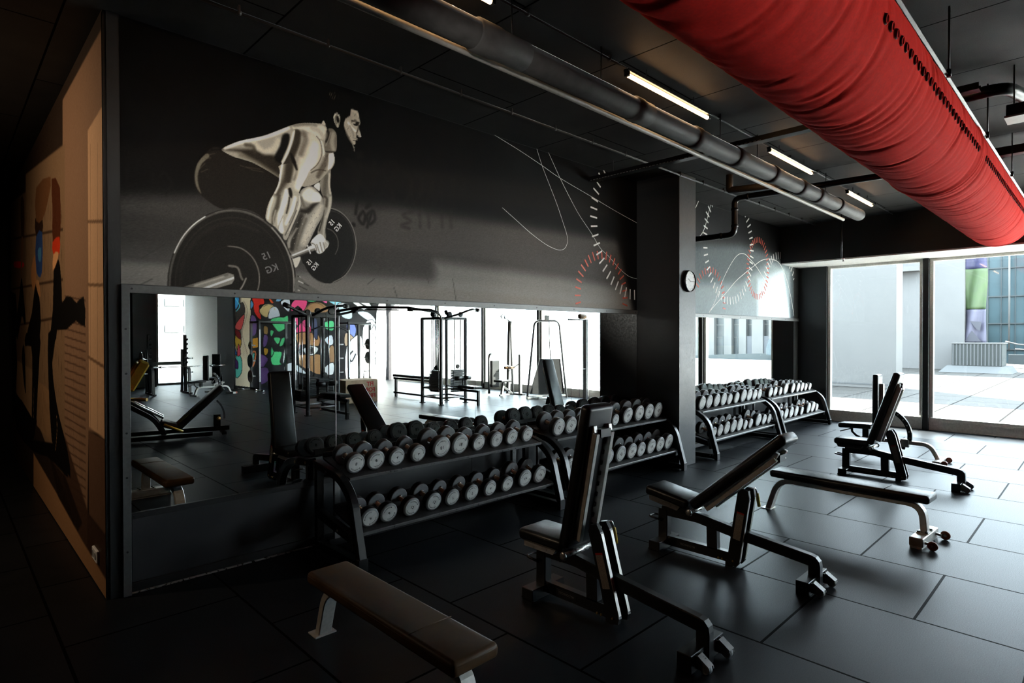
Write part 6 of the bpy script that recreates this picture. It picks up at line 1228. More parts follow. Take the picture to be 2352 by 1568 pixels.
[0,2,[8743,2572,8412,2667,8333,2365,8657,2272,8809,2448],[150,104,66],15],
[0,2,[8384,2368,8087,2348,7958,2174,8194,2222],[160,116,76],14],
[0,2,[9911,3537,9512,3442,9552,3004,9888,3045],[60,40,26],17],
[0,2,[10911,2815,9688,2696,9694,2633,10837,2725],[190,30,18],18],
[0,2,[9819,3036,9626,2929,9938,2531,9980,2824],[110,80,54],17],
[0,2,[9405,1794,8082,1788,8101,1536,8274,1201,8459,790,8803,521,8896,745,8791,1325,8878,1635,9548,1627],[10,8,7],16],
[0,2,[7376,1785,6844,1782,7120,1495,6953,1218,6685,1015,6252,790,6089,571,6709,627,7209,747,7406,1353],[10,8,7],13],
[0,2,[13740,1813,10770,1800,10861,919,11327,558,13998,-105],[10,8,7],23],
[0,2,[11112,933,8892,798,8800,547,7134,724,6206,560,6580,546,7546,535,8811,416,10828,450],[10,8,7],19],
[0,2,[9745,1653,9586,1501,9524,1042,9725,1142,9968,1477],[10,8,7],17],[1,0,[6858,1008,6830,897,6951,674],[170,130,90],10,0.9,-1,[6.1]],[1,0,[8641,1154,8723,814],[150,116,84],13,0.9,-1,[7.5]]]
PRINT_STREET = [[0,0,[7007,3116,7555,3142,7537,36,6977,132],[226,206,176],10],
[0,0,[7007,3116,7219,3126,7234,1647,7045,1648],[60,52,48],73,0.8,-1],
[0,3,[7030,3043,7159,3049,7146,2803,7051,2628,7017,2823],[60,140,200],7,1.0,-1,9],
[0,3,[7074,2629,7277,2882,7347,2563,7190,2189,7047,2040],[70,62,58],7,1.0,-1,9],
[0,3,[7072,2188,7334,2488,7236,1993,7047,1991],[232,90,88],7,1.0,-1,9],
[0,3,[7070,1844,7234,1598,7137,1254,7021,1551],[214,168,60],7,1.0,-1,9],
[0,3,[7024,1991,7188,1894,7210,1647,7046,1795],[120,24,28],7,1.0,-1,9],
[0,3,[7065,1158,7230,1006,7227,537,7037,398],[96,196,176],7,1.0,-1,9],
[0,3,[6994,1012,7111,911,7110,665,6993,768],[80,40,100],7,1.0,-1,9],
[0,3,[7138,1500,7207,1154,7089,1108],[220,80,96],7,1.0,-1,9],
[0,3,[7008,1404,7089,1157,7007,1159],[60,110,190],7,1.0,-1,9],[1,4,[7053,2995,7181,2755,7074,2580],[90,200,220],12,1.0,-1,[12.2]],[1,4,[7313,2933,7431,2639,7357,2241,7259,1894,7328,1498,7422,1149],[120,96,80],10,0.8,-1,[6.2]],[1,0,[7269,1499,7448,1398],[150,110,90],7,0.7,-1,[3.7]],[1,0,[7268,1445,7448,1333],[150,110,90],7,0.7,-1,[3.7]],[1,0,[7268,1390,7447,1268],[150,110,90],7,0.7,-1,[3.7]],[1,0,[7268,1336,7447,1204],[150,110,90],7,0.7,-1,[3.7]],[1,0,[7267,1282,7447,1139],[150,110,90],7,0.7,-1,[3.7]],[1,0,[7267,1227,7446,1074],[150,110,90],7,0.7,-1,[3.7]],[1,0,[7267,1173,7446,1010],[150,110,90],7,0.7,-1,[3.7]],[1,0,[7266,1118,7445,945],[150,110,90],7,0.7,-1,[3.7]],
[0,0,[7543,3141,12801,3390,12785,-10,7524,-101],[26,25,27],10],
[0,3,[7591,3044,7924,3083,7998,2859,7823,2777,7895,2351,7796,2349,7650,2571,7627,2870],[214,44,34],7,1.0,-1,12],
[0,3,[8125,3092,8328,2922,8226,2880],[226,92,44],8,1.0,-1,13],
[0,3,[7542,2967,7639,2821,7540,2643],[80,150,210],7,1.0,-1,12],
[0,3,[7539,2443,7722,2347,7719,1845,7535,1795],[112,84,140],7,1.0,-1,12],
[0,3,[7822,2651,8124,2838,8327,2717,8121,2406,7921,2452],[196,172,120],8,1.0,-1,13],
[0,3,[7534,1646,7866,1694,7815,1392,7533,1371],[214,148,50],7,1.0,-1,12],
[0,3,[7532,1197,7715,1243,7689,867,7528,623],[220,130,80],7,1.0,-1,12],
[0,3,[7565,696,7666,1144,7592,1145],[80,180,170],7,1.0,-1,12],
[0,3,[7764,1142,8113,981,7960,681,7809,385],[104,70,130],8,1.0,-1,13],
[0,3,[7969,2099,8119,2050,8093,1795,7967,1846],[150,120,70],8,1.0,-1,13],
[0,3,[7967,1795,8118,1744,8065,1440,7940,1390],[110,80,140],8,1.0,-1,13],
[0,3,[7964,1339,8115,1312,8089,1134,7988,1111],[200,150,50],8,1.0,-1,13],
[0,3,[8432,3055,8614,3063,8535,2956,8380,2950],[120,170,210],8,1.0,-1,13],
[0,3,[8561,2957,8878,3074,8862,2604,8639,2779],[206,212,224],8,1.0,-1,13],
[0,3,[8225,2714,8430,2746,8532,2414,8121,2355],[200,205,215],8,1.0,-1,13],
[0,3,[8197,2305,8454,2413,8663,2417,8822,2472,8793,2107,8529,1898,8374,2000],[76,186,118],8,1.0,-1,13],
[0,3,[8182,1948,8323,1923,8219,1719],[76,186,118],8,1.0,-1,13],
[0,3,[8296,1693,8541,1692,8449,1460],[82,196,124],8,1.0,-1,13],
[0,3,[8580,1666,8711,1691,8631,1432,8500,1408],[76,186,118],8,1.0,-1,13],
[0,3,[8242,1182,8591,1200,8523,866,8575,761,8239,773],[82,196,124],8,1.0,-1,13],
[0,3,[8217,1387,8319,1231,8215,1029],[76,186,118],8,1.0,-1,13],
[0,3,[8659,1795,8818,1899,8738,1795],[90,196,130],8,1.0,-1,13],
[0,3,[8615,863,8710,1483,8805,1795,8762,1379,8667,835],[226,226,228],8,1.0,-1,13],
[0,3,[8680,705,8946,826,9270,630,9489,381,8998,509,8705,522],[214,218,222],8,1.0,-1,13],
[0,3,[8930,2867,9093,3057,9310,3066,9531,2995,9391,2645,9173,2823,8956,2606],[226,76,130],8,1.0,-1,13],
[0,3,[9531,3075,9983,3094,9840,3007,9587,2984],[96,200,140],8,1.0,-1,13],
[0,3,[10012,3082,10273,3093,10272,2943],[226,90,150],8,1.0,-1,14],
[0,3,[9087,2005,9500,2381,9665,1902,9113,1874],[226,76,130],8,1.0,-1,13],
[0,3,[8954,2371,9170,2428,9169,2111],[220,80,130],8,1.0,-1,13],
[0,3,[9446,2726,9642,2946,10012,2987,10300,2807,10241,2614,9501,2621],[150,112,78],8,1.0,-1,13],
[0,3,[9086,1795,9414,1901,9948,1795,9946,1389,9439,1449,9111,1426],[178,132,90],8,1.0,-1,13],
[0,3,[9163,1030,9438,1103,9944,1091,10116,924,10084,326,9270,683],[170,126,86],8,1.0,-1,13],
[0,3,[9369,1264,9495,1368,9775,1391,9945,1281,9773,1068,9493,1075],[236,236,234],8,1.0,-1,13],
[0,3,[9724,2359,9894,2335,9904,1633,9721,1849],[66,72,100],8,1.0,-1,13],
[0,3,[10123,2230,10534,2318,10532,1960,10238,2013],[86,190,130],8,1.0,-1,14],
[0,3,[10360,3028,10657,3095,11328,2784,11080,2692,10716,2848],[140,200,220],8,1.0,-1,14],
[0,3,[10716,2959,11020,2942,11266,2754,11295,2416,10895,2464],[186,204,214],8,1.0,-1,14],
[0,3,[11267,3064,11518,3074,11965,2774,11707,2795],[226,228,230],8,1.0,-1,14],
[0,3,[11581,3076,11967,3091,12162,2867,11901,2916],[214,218,224],9,1.0,-1,14],
[0,3,[11077,2187,11326,2275,11481,2022,11385,1710,11138,1907],[96,110,176],8,1.0,-1,14],
[0,3,[11014,1851,11261,1795,11447,1511,11012,1375],[150,130,110],8,1.0,-1,14],
[0,3,[11516,2676,11965,2688,12292,2435,12258,2260,11834,2426],[180,196,206],9,1.0,-1,14],
[0,3,[11768,2081,12357,2203,12380,41,11823,71],[226,228,228],9,1.0,-1,14],
[0,3,[11073,1346,11702,1737,11759,74,11067,111],[220,222,222],8,1.0,-1,14],
[0,3,[12359,2699,12799,3095,12785,-10,12380,41],[226,228,228],9,1.0,-1,15],
[0,3,[10178,1631,10472,1795,10529,1464,10352,1411],[206,212,220],8,1.0,-1,14],
[0,3,[10351,1274,10559,1353,10553,304,10407,668],[150,116,84],8,1.0,-1,14],
[0,3,[10172,595,10526,774,10524,333,10200,348],[224,226,228],8,1.0,-1,14],
[0,3,[7811,637,8111,650,8109,217,7808,133],[96,66,120],8,1.0,-1,13],
[0,3,[9774,1230,9763,1172,9731,1125,9686,1100,9636,1102,9591,1128,9560,1176,9549,1234,9561,1292,9592,1338,9637,1363,9687,1362,9732,1336,9763,1288],[70,64,66],8],
[0,3,[9712,1231,9707,1203,9693,1181,9672,1169,9650,1169,9630,1182,9616,1205,9611,1233,9616,1261,9630,1283,9651,1295,9673,1294,9693,1282,9707,1259],[18,17,18],8],[1,0,[9279,2271,9499,2248],[18,17,18],8,1.0,-1,[7.9]],[1,0,[9311,2229,9499,2200],[18,17,18],8,1.0,-1,[7.9]],[1,0,[9344,2187,9499,2152],[18,17,18],8,1.0,-1,[8.0]],[1,0,[9377,2145,9498,2104],[18,17,18],8,1.0,-1,[8.0]],[1,0,[9410,2103,9498,2056],[18,17,18],8,1.0,-1,[8.0]],[1,0,[9443,2061,9498,2008],[18,17,18],8,1.0,-1,[8.0]],[1,0,[9476,2019,9498,1960],[18,17,18],8,1.0,-1,[8.0]],[1,0,[8243,1386,8318,1206],[18,17,18],8,1.0,-1,[8.9]],[1,0,[8294,1370,8370,1205],[18,17,18],8,1.0,-1,[9.0]],[1,0,[8345,1354,8422,1204],[18,17,18],8,1.0,-1,[9.0]],[1,0,[8396,1338,8473,1202],[18,17,18],8,1.0,-1,[9.0]],[1,0,[8448,1321,8525,1201],[18,17,18],8,1.0,-1,[9.0]],[1,0,[8500,1305,8577,1200],[18,17,18],8,1.0,-1,[9.0]],[1,0,[8277,2946,8328,2922],[18,17,18],8,1.0,-1,[5.1]],[1,0,[8277,2946,8395,2899],[18,17,18],8,1.0,-1,[5.1]],[1,0,[8277,2946,8462,2876],[18,17,18],8,1.0,-1,[5.1]],[1,0,[8277,2946,8529,2853],[18,17,18],8,1.0,-1,[5.1]],[1,0,[8277,2946,8597,2829],[18,17,18],8,1.0,-1,[5.1]],[1,4,[8608,2004,8545,1977,8479,1987,8423,2032,8386,2104,8376,2190,8393,2274,8435,2343,8495,2382,8562,2385,8623,2352,8667,2288],[86,196,126],13,1.0,-1,[15.5]],[1,4,[7897,2653,7920,2731,7982,2794,8073,2832,8175,2835,8266,2804,8330,2744,8352,2667],[210,186,130],10,1.0,-1,[10.1]],[1,4,[8173,2585,8187,2648,8225,2701,8282,2735,8346,2742,8408,2723,8455,2680,8479,2620],[210,215,225],10,1.0,-1,[10.2]],[1,4,[9502,2701,9535,2806,9629,2893,9764,2945,9916,2950,10054,2908,10149,2827,10183,2721],[96,72,52],11,1.0,-1,[13.3]],[1,4,[10672,2757,10745,2882,10862,2955,10995,2960,11112,2894,11187,2773],[230,232,234],14,1.0,-1,[19.4]],[1,4,[12158,2026,12257,2202,12322,1911,12190,1823],[40,42,46],12,1.0,-1,[16.0]],[1,4,[12156,1620,12256,1794,12321,1503,12188,1417],[40,42,46],12,1.0,-1,[16.0]],[1,4,[12153,1040,12253,1212,12318,920,12185,836],[40,42,46],12,1.0,-1,[16.0]],[1,4,[12152,779,12252,950,12317,657,12184,575],[40,42,46],12,1.0,-1,[16.0]],[1,4,[11320,1172,11164,979,11287,778,11445,1056],[40,40,44],14,1.0,-1,[31.1]]]
PLATE_TEXT = [["15",1.851,2.378,0.075,24.627,130],["KG",1.892,2.281,0.076,23.804,120],["15",2.405,2.714,0.055,50.922,225],["KG",2.461,2.68,0.056,50.601,225],["15",2.205,2.36,0.051,50.571,215],["KG",2.252,2.329,0.052,50.284,215]]
DECOR = {"w1":[[6.209,3.904,6.267,3.848],[6.108,3.846,6.203,3.763],[6.046,3.74,6.149,3.669],[6.0,3.631,6.114,3.571],[5.963,3.509,6.093,3.473],[5.942,3.383,6.077,3.369],[5.936,3.268,6.074,3.261],[5.948,3.14,6.08,3.159],[5.972,3.011,6.102,3.055],[6.006,2.9,6.133,2.95],[6.061,2.788,6.18,2.849],[6.123,2.681,6.228,2.761],[6.196,2.585,6.292,2.68],[6.279,2.495,6.367,2.598],[6.373,2.423,6.446,2.535],[6.472,2.359,6.54,2.476],[6.577,2.309,6.628,2.438],[6.687,2.27,6.729,2.407],[6.813,2.249,6.817,2.388],[6.924,2.246,6.92,2.383],[7.052,2.255,7.022,2.389]],"r1":[[5.644,2.145,5.745,2.169],[5.629,2.247,5.739,2.252],[5.638,2.351,5.745,2.333],[5.658,2.453,5.76,2.414],[5.696,2.551,5.795,2.49],[5.751,2.635,5.84,2.564],[5.822,2.706,5.893,2.622],[5.893,2.768,5.954,2.674],[5.978,2.814,6.03,2.711],[6.077,2.839,6.101,2.735],[6.171,2.852,6.183,2.748],[6.282,2.848,6.26,2.741],[6.377,2.818,6.337,2.717],[6.463,2.779,6.416,2.684],[6.543,2.719,6.479,2.636],[6.611,2.646,6.536,2.571],[6.666,2.564,6.574,2.504],[6.711,2.473,6.614,2.437],[6.743,2.374,6.632,2.348],[6.753,2.269,6.639,2.258],[6.75,2.158,6.639,2.182]],"w2":[[9.139,3.941,9.191,3.875],[9.036,3.868,9.132,3.784],[8.969,3.763,9.078,3.694],[8.926,3.648,9.044,3.596],[8.893,3.531,9.02,3.495],[8.876,3.416,9.011,3.394],[8.88,3.17,9.015,3.181],[8.897,3.046,9.032,3.081],[8.945,2.932,9.063,2.979],[8.995,2.818,9.108,2.881],[9.057,2.713,9.153,2.789],[9.126,2.619,9.219,2.708],[9.213,2.532,9.283,2.632],[9.301,2.458,9.364,2.567],[9.397,2.391,9.443,2.499],[9.506,2.345,9.542,2.453],[9.616,2.303,9.637,2.415],[9.727,2.285,9.727,2.419],[9.845,2.282,9.829,2.415],[9.96,2.293,9.929,2.425],[10.065,2.311,10.026,2.441],[10.176,2.351,10.124,2.472],[10.276,2.399,10.211,2.521],[10.377,2.467,10.295,2.579],[10.459,2.543,10.373,2.646],[10.551,2.629,10.446,2.722],[10.656,2.745,10.529,2.822],[10.676,2.832,10.562,2.912],[10.731,2.943,10.591,2.996],[10.748,3.064,10.611,3.098],[10.773,3.176,10.632,3.203],[10.781,3.306,10.632,3.304],[10.759,3.427,10.623,3.4],[10.737,3.55,10.601,3.51],[10.702,3.665,10.567,3.612],[10.65,3.777,10.524,3.71],[10.586,3.878,10.474,3.794],[10.482,3.935,10.42,3.882],[11.255,2.165,11.132,2.139],[11.254,2.283,11.104,2.265],[11.24,2.389,11.103,2.384],[11.23,2.487,11.107,2.504],[11.252,2.593,11.125,2.637],[11.284,2.699,11.16,2.749],[11.32,2.797,11.191,2.86],[11.375,2.887,11.25,2.963],[11.449,2.978,11.328,3.065],[11.529,3.071,11.411,3.152],[11.591,3.125,11.495,3.223],[11.657,3.169,11.585,3.289],[11.72,3.204,11.685,3.337],[11.842,3.244,11.807,3.378],[11.941,3.263,11.925,3.4],[12.041,3.272,12.025,3.41],[12.153,3.262,12.117,3.399],[12.261,3.247,12.209,3.388],[12.324,3.216,12.375,3.349],[12.414,3.173,12.481,3.301],[12.499,3.118,12.589,3.239],[12.579,3.063,12.66,3.162],[12.661,2.987,12.742,3.075],[12.716,2.903,12.765,2.932]],"r2":[[8.644,2.577,8.734,2.526],[8.685,2.667,8.773,2.601],[8.756,2.741,8.822,2.66],[8.838,2.798,8.888,2.708],[8.931,2.846,8.965,2.743],[9.022,2.87,9.043,2.768],[9.118,2.882,9.118,2.787],[9.215,2.877,9.194,2.784],[9.307,2.851,9.275,2.752],[9.396,2.807,9.342,2.72],[9.471,2.749,9.407,2.67],[9.533,2.673,9.472,2.614],[9.589,2.592,9.508,2.545],[9.626,2.496,9.534,2.461],[9.645,2.407,9.571,2.386],[9.664,2.305,9.571,2.306],[9.664,2.202,9.564,2.216],[11.487,3.043,11.379,3.034],[11.481,2.948,11.374,2.957],[11.462,2.854,11.359,2.88],[11.43,2.764,11.335,2.807],[11.388,2.681,11.301,2.739],[11.335,2.607,11.259,2.678],[11.273,2.542,11.21,2.625],[11.204,2.49,11.156,2.582],[11.13,2.451,11.097,2.55],[11.052,2.426,11.036,2.529],[10.974,2.416,10.973,2.52],[10.896,2.42,10.911,2.523],[10.821,2.438,10.851,2.538],[10.75,2.47,10.794,2.564],[10.685,2.514,10.742,2.6],[10.627,2.569,10.696,2.646],[10.578,2.635,10.657,2.7],[10.539,2.709,10.625,2.761],[10.51,2.79,10.602,2.828],[10.493,2.875,10.588,2.898],[10.486,2.964,10.583,2.971],[10.492,3.053,10.587,3.045],[10.509,3.141,10.6,3.118],[10.537,3.226,10.623,3.188],[10.575,3.306,10.654,3.254],[10.623,3.38,10.693,3.314],[10.68,3.444,10.738,3.367],[10.744,3.499,10.79,3.412],[10.815,3.541,10.846,3.446],[10.89,3.571,10.906,3.47],[10.967,3.587,10.968,3.483],[11.046,3.589,11.03,3.484],[11.123,3.576,11.092,3.473],[11.198,3.549,11.151,3.45],[11.267,3.508,11.206,3.416],[11.33,3.454,11.255,3.371],[11.383,3.388,11.298,3.317],[11.427,3.312,11.332,3.254],[11.459,3.227,11.358,3.185],[11.48,3.137,11.373,3.111]],"l1":[[[4.27,3.904],[4.651,3.822],[5.015,3.731],[5.354,3.639],[5.985,3.512],[6.463,3.413],[7.096,3.298]],[[4.945,3.903],[5.04,3.718],[5.168,3.518],[5.299,3.312],[5.407,3.115],[5.476,2.98],[5.489,2.892],[5.448,2.816],[5.379,2.782],[5.272,2.78],[5.089,2.822],[4.84,2.921],[4.602,3.04],[4.399,3.141]],[[5.143,3.904],[5.354,3.639],[5.546,3.422],[5.717,3.248],[5.954,3.056],[6.139,2.887],[6.331,2.79],[6.563,2.653],[6.771,2.568],[6.949,2.543],[7.115,2.55]]],"l2":[[[9.076,2.127],[9.266,2.298],[9.407,2.489],[9.588,2.719],[9.812,2.942],[10.003,3.097],[10.16,3.182],[10.301,3.214],[10.444,3.209],[10.611,3.152],[10.869,3.046],[11.182,2.864],[11.556,2.599],[11.848,2.377],[12.1,2.136]],[[9.076,2.127],[9.301,2.266],[9.663,2.468],[10.044,2.697],[10.404,2.864],[10.826,3.042],[11.09,3.149],[11.364,3.211],[11.647,3.231],[11.892,3.209],[12.093,3.127],[12.274,2.98],[12.459,2.748],[12.622,2.468],[12.76,2.151]],[[9.139,3.933],[9.054,3.748],[8.986,3.608],[8.903,3.467],[8.787,3.357],[8.632,3.291]],[[8.753,3.937],[8.602,3.746]]]}
# ------------------------------------------------ printed wall pictures
def _cr(P, n, closed):
    P = np.asarray(P, float); m = len(P); out = []
    rng = range(m) if closed else range(m-1)
    for i in rng:
        if closed: p0, p1, p2, p3 = P[i-1], P[i], P[(i+1) % m], P[(i+2) % m]
        else: p0, p1, p2, p3 = P[max(0, i-1)], P[i], P[i+1], P[min(m-1, i+2)]
        for k in range(n):
            t = k/n; out.append(0.5*((2*p1)+(-p0+p2)*t+(2*p0-5*p1+4*p2-p3)*t*t+(-p0+3*p1-3*p2+p3)*t**3))
    if not closed: out.append(P[-1])
    return np.array(out)
def _segd(x, z, P, closed):
    d = np.full(x.shape, 1e9); tt = np.zeros(x.shape); n = len(P)
    for i in range(n if closed else n-1):
        a, b = P[i], P[(i+1) % n]; e = b-a; L = e@e+1e-12
        t = np.clip(((x-a[0])*e[0]+(z-a[1])*e[1])/L, 0, 1)
        q = (x-a[0]-t*e[0])**2+(z-a[1]-t*e[1])**2
        m = q < d; d[m] = q[m]; tt[m] = i+t[m]
    return np.sqrt(d), tt/max(1, n-1)
def _inside(x, z, P):
    c = np.zeros(x.shape, bool); n = len(P)
    for i in range(n):
        a, b = P[i], P[i-1]
        if a[1] == b[1]: continue
        c ^= ((a[1] > z) != (b[1] > z)) & (x < (b[0]-a[0])*(z-a[1])/(b[1]-a[1])+a[0])
    return c
def paint(xs, zs, shapes, base):
    """colour (0-255) on the grid xs x zs"""
    nx, nz = len(xs), len(zs); img = np.empty((nx, nz, 3)); img[:] = base
    masks = {}
    clips = {s[6] for s in shapes if len(s) > 6 and s[6] >= 0}
    for k, s in enumerate(shapes):
        kind, n, fl, col, soft = s[:5]; al = s[5] if len(s) > 5 else 1.0; clip = s[6] if len(s) > 6 else -1
        P = np.array(fl, float).reshape(-1, 2)/1000; soft = max(soft, 2)/1000
        if n: P = _cr(P, n, kind == 0)
        w = (max(s[7])/1000) if kind == 1 else ((s[7]/1000) if len(s) > 7 else 0)
        lo, hi = P.min(0)-w-soft, P.max(0)+w+soft
        i0, i1 = np.searchsorted(xs, (lo[0], hi[0])); j0, j1 = np.searchsorted(zs, (lo[1], hi[1]))
        if i1 <= i0 or j1 <= j0: continue
        x, z = np.meshgrid(xs[i0:i1], zs[j0:j1], indexing='ij')
        d, t = _segd(x, z, P, kind == 0)
        if kind == 0:
            sd = np.where(_inside(x, z, P), d, -d); a = np.clip(0.5+sd/soft, 0, 1)
        else:
            ws = np.array(s[7])/1000; hw = np.interp(t, np.linspace(0, 1, len(ws)), ws); a = np.clip((hw-d)/soft+0.5, 0, 1)
        a = a*a*(3-2*a)
        if k in clips:
            full = np.zeros((nx, nz)); full[i0:i1, j0:j1] = a; masks[k] = full
        a = a*al
        if clip in masks: a = a*masks[clip][i0:i1, j0:j1]
        sub = img[i0:i1, j0:j1]; sub += (np.array(col, float)-sub)*a[..., None]
        if kind == 0 and len(s) > 7:
            a = np.clip((w-d)/soft+0.5, 0, 1)[..., None]; sub += (np.array((18, 17, 18.))-sub)*a
    return img
def grey(img, k):
    return img*(1-k)+img.mean(2, keepdims=True)*k
def picture(name, xs, zs, img, place, gain, m, seed=1, contrast=1.0):
    """grid mesh carrying the picture; place maps grid x,z to world"""
    nx, nz = len(xs), len(zs)
    r = np.random.RandomState(seed); img = img+r.normal(0, 1, (nx, nz, 1))*np.minimum(3.0, img.mean(2, keepdims=True)*0.15)
    s = np.clip(img, 0, 255)/255; s = s**contrast*1.08; lin = np.where(s <= 0.04045, s/12.92, ((s+0.055)/1.055)**2.4)*gain
    lin = np.clip(lin, 0, 0.9)
    X, Z = np.meshgrid(xs, zs, indexing='ij'); co = np.empty((nx*nz, 3), np.float32)
    px, py, pz = place(X.ravel(), Z.ravel()); co[:, 0] = px; co[:, 1] = py; co[:, 2] = pz
    idx = np.arange(nx*nz).reshape(nx, nz)
    q = np.stack([idx[:-1, :-1], idx[1:, :-1], idx[1:, 1:], idx[:-1, 1:]], -1).reshape(-1, 4)
    me = bpy.data.meshes.new(name); nf = len(q)
    me.vertices.add(nx*nz); me.vertices.foreach_set('co', co.ravel())
    me.loops.add(nf*4); me.loops.foreach_set('vertex_index', q.ravel().astype(np.int32))
    me.polygons.add(nf); me.polygons.foreach_set('loop_start', np.arange(0, nf*4, 4, dtype=np.int32)); me.polygons.foreach_set('loop_total', np.full(nf, 4, np.int32))
    me.update(calc_edges=True)
    at = me.color_attributes.new('print', 'FLOAT_COLOR', 'POINT')
    cc = np.ones((nx*nz, 4), np.float32); cc[:, :3] = lin.reshape(-1, 3); at.data.foreach_set('color', cc.ravel())
    me.materials.append(m)
    o = bpy.data.objects.new(name, me); link(o); return o
M['print_matt'] = vcol_mat('print_matt', 0.55, 0.12)
GAIN = 2.3
def dash_part(name, segs, w_, m, parent, y):
    b = MB()
    for x0, z0, x1, z1 in segs: b.bar((x0, y, z0), (x1, y, z1), 0.003, w_, (0, 1, 0))
    return b.build(name, m, parent)
def line_part(name, lines, w_, m, parent, y):
    b = MB()
    for l in lines: b.sweep([(p[0], y, p[1]) for p in _cr(l, 8, False)], rect(0.002, w_), (0, 1, 0))
    return b.build(name, m, parent)
# main mural
xs = np.concatenate([np.arange(0.882, 1.12, 0.012), np.arange(1.12, 2.80, 0.0052), np.arange(2.80, 6.96, 0.013), [6.975]])
zs = np.concatenate([np.arange(2.105, 3.60, 0.0052), np.arange(3.60, 3.89, 0.013), [3.893]])
o = picture('wall_mural', xs, zs, grey(paint(xs, zs, PRINT_MAIN, (3, 2, 2)), 0.45), lambda x, z: (x, np.full_like(x, D-0.004), z), GAIN, M['print_matt'], 1, 1.3)
tag(o, 'long dark wall mural of a shirtless athlete lifting a barbell, above the mirrors', 'mural')
dash_part('white_dashes', DECOR['w1'], 0.020, M['white_ink'], o, D-0.0065)
dash_part('red_dashes', DECOR['r1'], 0.019, M['red_ink'], o, D-0.006)
line_part('thin_curves', DECOR['l1'], 0.0042, M['white_ink'], o, D-0.0058)
b = MB(); tn = {}
for s, x, z, h, ang, tone in PLATE_TEXT:
    b.mi = 0 if tone > 180 else 1
    b.mesh(text_me(s, h*1.0, 0.0015), Matrix.Translation(V((x, D-0.006, z))) @ Matrix.Rotation(-math.radians(ang), 4, 'Y') @ Matrix(((-1, 0, 0, 0), (0, 0, 1, 0), (0, 1, 0, 0), (0, 0, 0, 1))))
b.build('plate_lettering', [M['white_ink'], mat('grey_ink', (0.22, 0.21, 0.2), 0.6)], o)
# mural right of the pillar
xs = np.append(np.arange(7.425, 12.72, 0.02), 12.735); zs = np.append(np.arange(2.105, 3.80, 0.02), 3.893)
o = picture('wall_mural', xs, zs, paint(xs, zs, PRINT_FAR, (12, 12, 12)), lambda x, z: (x, np.full_like(x, D-0.004), z), GAIN, M['print_matt'], 2, 1.2)
tag(o, 'grey wall mural of white and red dashed loops, right of the pillar', 'mural')
dash_part('white_dashes', DECOR['w2'], 0.024, M['white_ink'], o, D-0.0065)
dash_part('red_dashes', DECOR['r2'], 0.022, M['red_ink'], o, D-0.006)
line_part('thin_curves', DECOR['l2'], 0.012, M['white_ink'], o, D-0.0058)
# picture on the free end wall
ys = np.concatenate([np.arange(4.665, 6.4, 0.008), np.arange(6.4, 11.4, 0.02)]); zs = np.arange(0.01, 3.9, 0.011)
o = picture('side_mural', ys, zs, paint(ys, zs, PRINT_SIDE, (40, 30, 23)), lambda y, z: (np.full_like(y, XS-0.004), y, z), 1.0, M['print_matt'], 3)
tag(o, 'brown wall mural with windows and dancing figures on the end wall at the left', 'mural')
# street art on the far wall
xs = np.arange(7.035, 13.04, 0.015); zs = np.arange(0.01, 3.89, 0.015)
o = picture('street_art_mural', xs, zs, paint(xs, zs, PRINT_STREET, (30, 29, 31)), lambda x, z: (x, np.full_like(x, -10.994), z), 1.0, M['print_matt'], 4)
tag(o, 'colourful street art wall mural seen in the left half of the mirror', 'mural')
b = MB(); b.box((0, 0, 0), (0.018, 0.17, 0.085), 0.004)
sk = thing('wall_socket', 'small white wall socket low on the end wall mural', 'socket', (XS-0.012, 4.96, 0.228)); o = b.build('cover', M['white'], sk)
for z in (-0.042, 0.042):
    b = MB(); b.cyl((-0.0095, z, 0), (-0.0115, z, 0), 0.025, 16); b.build('outlet', M['rim_grey'], sk)
# warm spotlight in the corridor left of the end wall, washing its mural
def corridor_spot():
    t = thing('unseen_spotlight', 'warm ceiling spotlight washing the end wall mural', 'ceiling light', (-1.7, 6.0, 3.72))
    b = MB(); b.lathe([(0, 0.18), (0.055, 0.18), (0.055, 0.0), (0.05, 0.0), (0.045, 0.05), (0, 0.05)], (0, 0, -0.1), (0, 0, 1), 18); b.cyl((0, 0, 0.07), (0, 0, 0.18), 0.01, 8); b.build('housing', M['black_steel'], t)
    l = bpy.data.lights.new('spot', 'SPOT'); l.energy = 80; l.color = (1.0, 0.74, 0.50); l.spot_size = math.radians(125); l.spot_blend = 0.9; l.shadow_soft_size = 0.06
    o = bpy.data.objects.new('spot', l); COL.objects.link(o); o.location = (-1.7, 6.0, 3.60)
    o.rotation_euler = (V((0.79, 6.4, 2.5))-V((-1.7, 6.0, 3.60))).to_track_quat('-Z', 'Y').to_euler()
corridor_spot()

# neutral spotlights added out of view to brighten the long mural
def added_mural_spot(p, aim, e, lab, cone=48):
    t = thing('unseen_spotlight', lab, 'ceiling light', p)
    b = MB(); d = (V(aim)-V(p)).normalized(); b.lathe([(0, 0.0), (0.05, 0.0), (0.05, 0.14), (0.045, 0.14), (0.04, 0.08), (0, 0.08)], -d*0.14, d, 18); b.cyl((0, 0, 0.0), (0, 0, ZC-p[2]), 0.01, 8); b.build('housing', M['black_steel'], t)
    l = bpy.data.lights.new('spot', 'SPOT'); l.energy = e; l.color = (1.0, 0.95, 0.88); l.spot_size = math.radians(cone); l.spot_blend = 1.0; l.shadow_soft_size = 0.05
    o = bpy.data.objects.new('spot', l); COL.objects.link(o); o.location = V(p)+d*0.02; o.rotation_euler = d.to_track_quat('-Z', 'Y').to_euler()
added_mural_spot((0.3, 1.7, 2.9), (1.9, D, 2.85), 40, 'added unseen spotlight brightening the athlete on the mural')
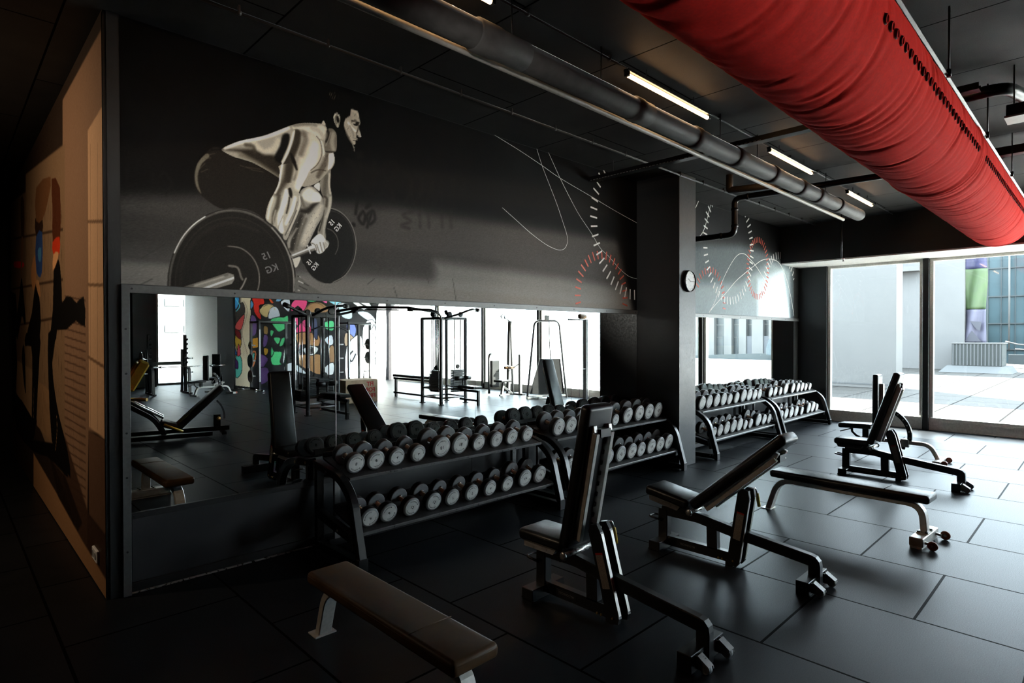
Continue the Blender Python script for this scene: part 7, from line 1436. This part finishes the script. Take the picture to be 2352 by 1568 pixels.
added_mural_spot((0.9, 1.4, 2.95), (4.4, D, 2.95), 50, 'added unseen spotlight brightening the right part of the long mural')
added_mural_spot((1.2, 0.3, 2.6), (5.7, D, 2.75), 150, 'added unseen spotlight beside the red duct, brightening the dashed loops', 30)
# ------------------------------------------------------------ light, camera
w = bpy.data.worlds.new('World'); SC.world = w; w.use_nodes = True
nt = w.node_tree; nt.nodes.clear()
out = nt.nodes.new('ShaderNodeOutputWorld'); bg = nt.nodes.new('ShaderNodeBackground'); sky = nt.nodes.new('ShaderNodeTexSky')
sky.sky_type = 'PREETHAM' if False else 'HOSEK_WILKIE'
SUNDIR = V((0.6*math.cos(math.radians(35)), 0.8*math.cos(math.radians(35)), math.sin(math.radians(35))))
sky.sun_direction = SUNDIR; sky.turbidity = 6.0; sky.ground_albedo = 0.4
mixc = nt.nodes.new('ShaderNodeMix'); mixc.data_type = 'RGBA'; mixc.inputs[0].default_value = 0.85
nt.links.new(sky.outputs[0], mixc.inputs[6]); mixc.inputs[7].default_value = (0.78, 0.90, 1.0, 1)
nt.links.new(mixc.outputs[2], bg.inputs[0]); bg.inputs[1].default_value = 9.0
nt.links.new(bg.outputs[0], out.inputs[0])
su = bpy.data.lights.new('sun', 'SUN'); su.energy = 40.0; su.angle = math.radians(0.6); su.color = (1.0, 0.95, 0.86)
so = bpy.data.objects.new('sun', su); COL.objects.link(so); so.rotation_euler = (-SUNDIR).to_track_quat('-Z', 'Y').to_euler(); so.location = (30, 40, 30)

cam = bpy.data.cameras.new('camera'); co = bpy.data.objects.new('camera', cam); COL.objects.link(co)
cam.sensor_width = 36.0; cam.sensor_fit = 'HORIZONTAL'; cam.lens = 1349.2/2352*36.0; cam.clip_start = 0.05; cam.clip_end = 400
yaw, pit, rol = [math.radians(a) for a in (44.363, -0.557, -0.100)]
fwd = V((math.sin(yaw), math.cos(yaw), 0)); rgt = V((math.cos(yaw), -math.sin(yaw), 0)); up = V((0, 0, 1))
f2 = fwd*math.cos(pit)+up*math.sin(pit); u2 = up*math.cos(pit)-fwd*math.sin(pit)
r3 = rgt*math.cos(rol)+u2*math.sin(rol); u3 = u2*math.cos(rol)-rgt*math.sin(rol)
Mc = Matrix((r3, u3, -f2)).transposed().to_4x4(); Mc.translation = V((0, 0, 1.75))
co.matrix_world = Mc
SC.camera = co

SC.view_settings.view_transform = 'Standard'; SC.view_settings.look = 'None'; SC.view_settings.gamma = 1.0
SC.view_settings.use_curve_mapping = False; SC.view_settings.exposure = 1.4
cy = SC.cycles
cy.use_denoising = True; cy.max_bounces = 8; cy.diffuse_bounces = 4; cy.glossy_bounces = 6; cy.transparent_max_bounces = 16; cy.transmission_bounces = 6
cy.caustics_reflective = False; cy.caustics_refractive = False; cy.sample_clamp_indirect = 6.0
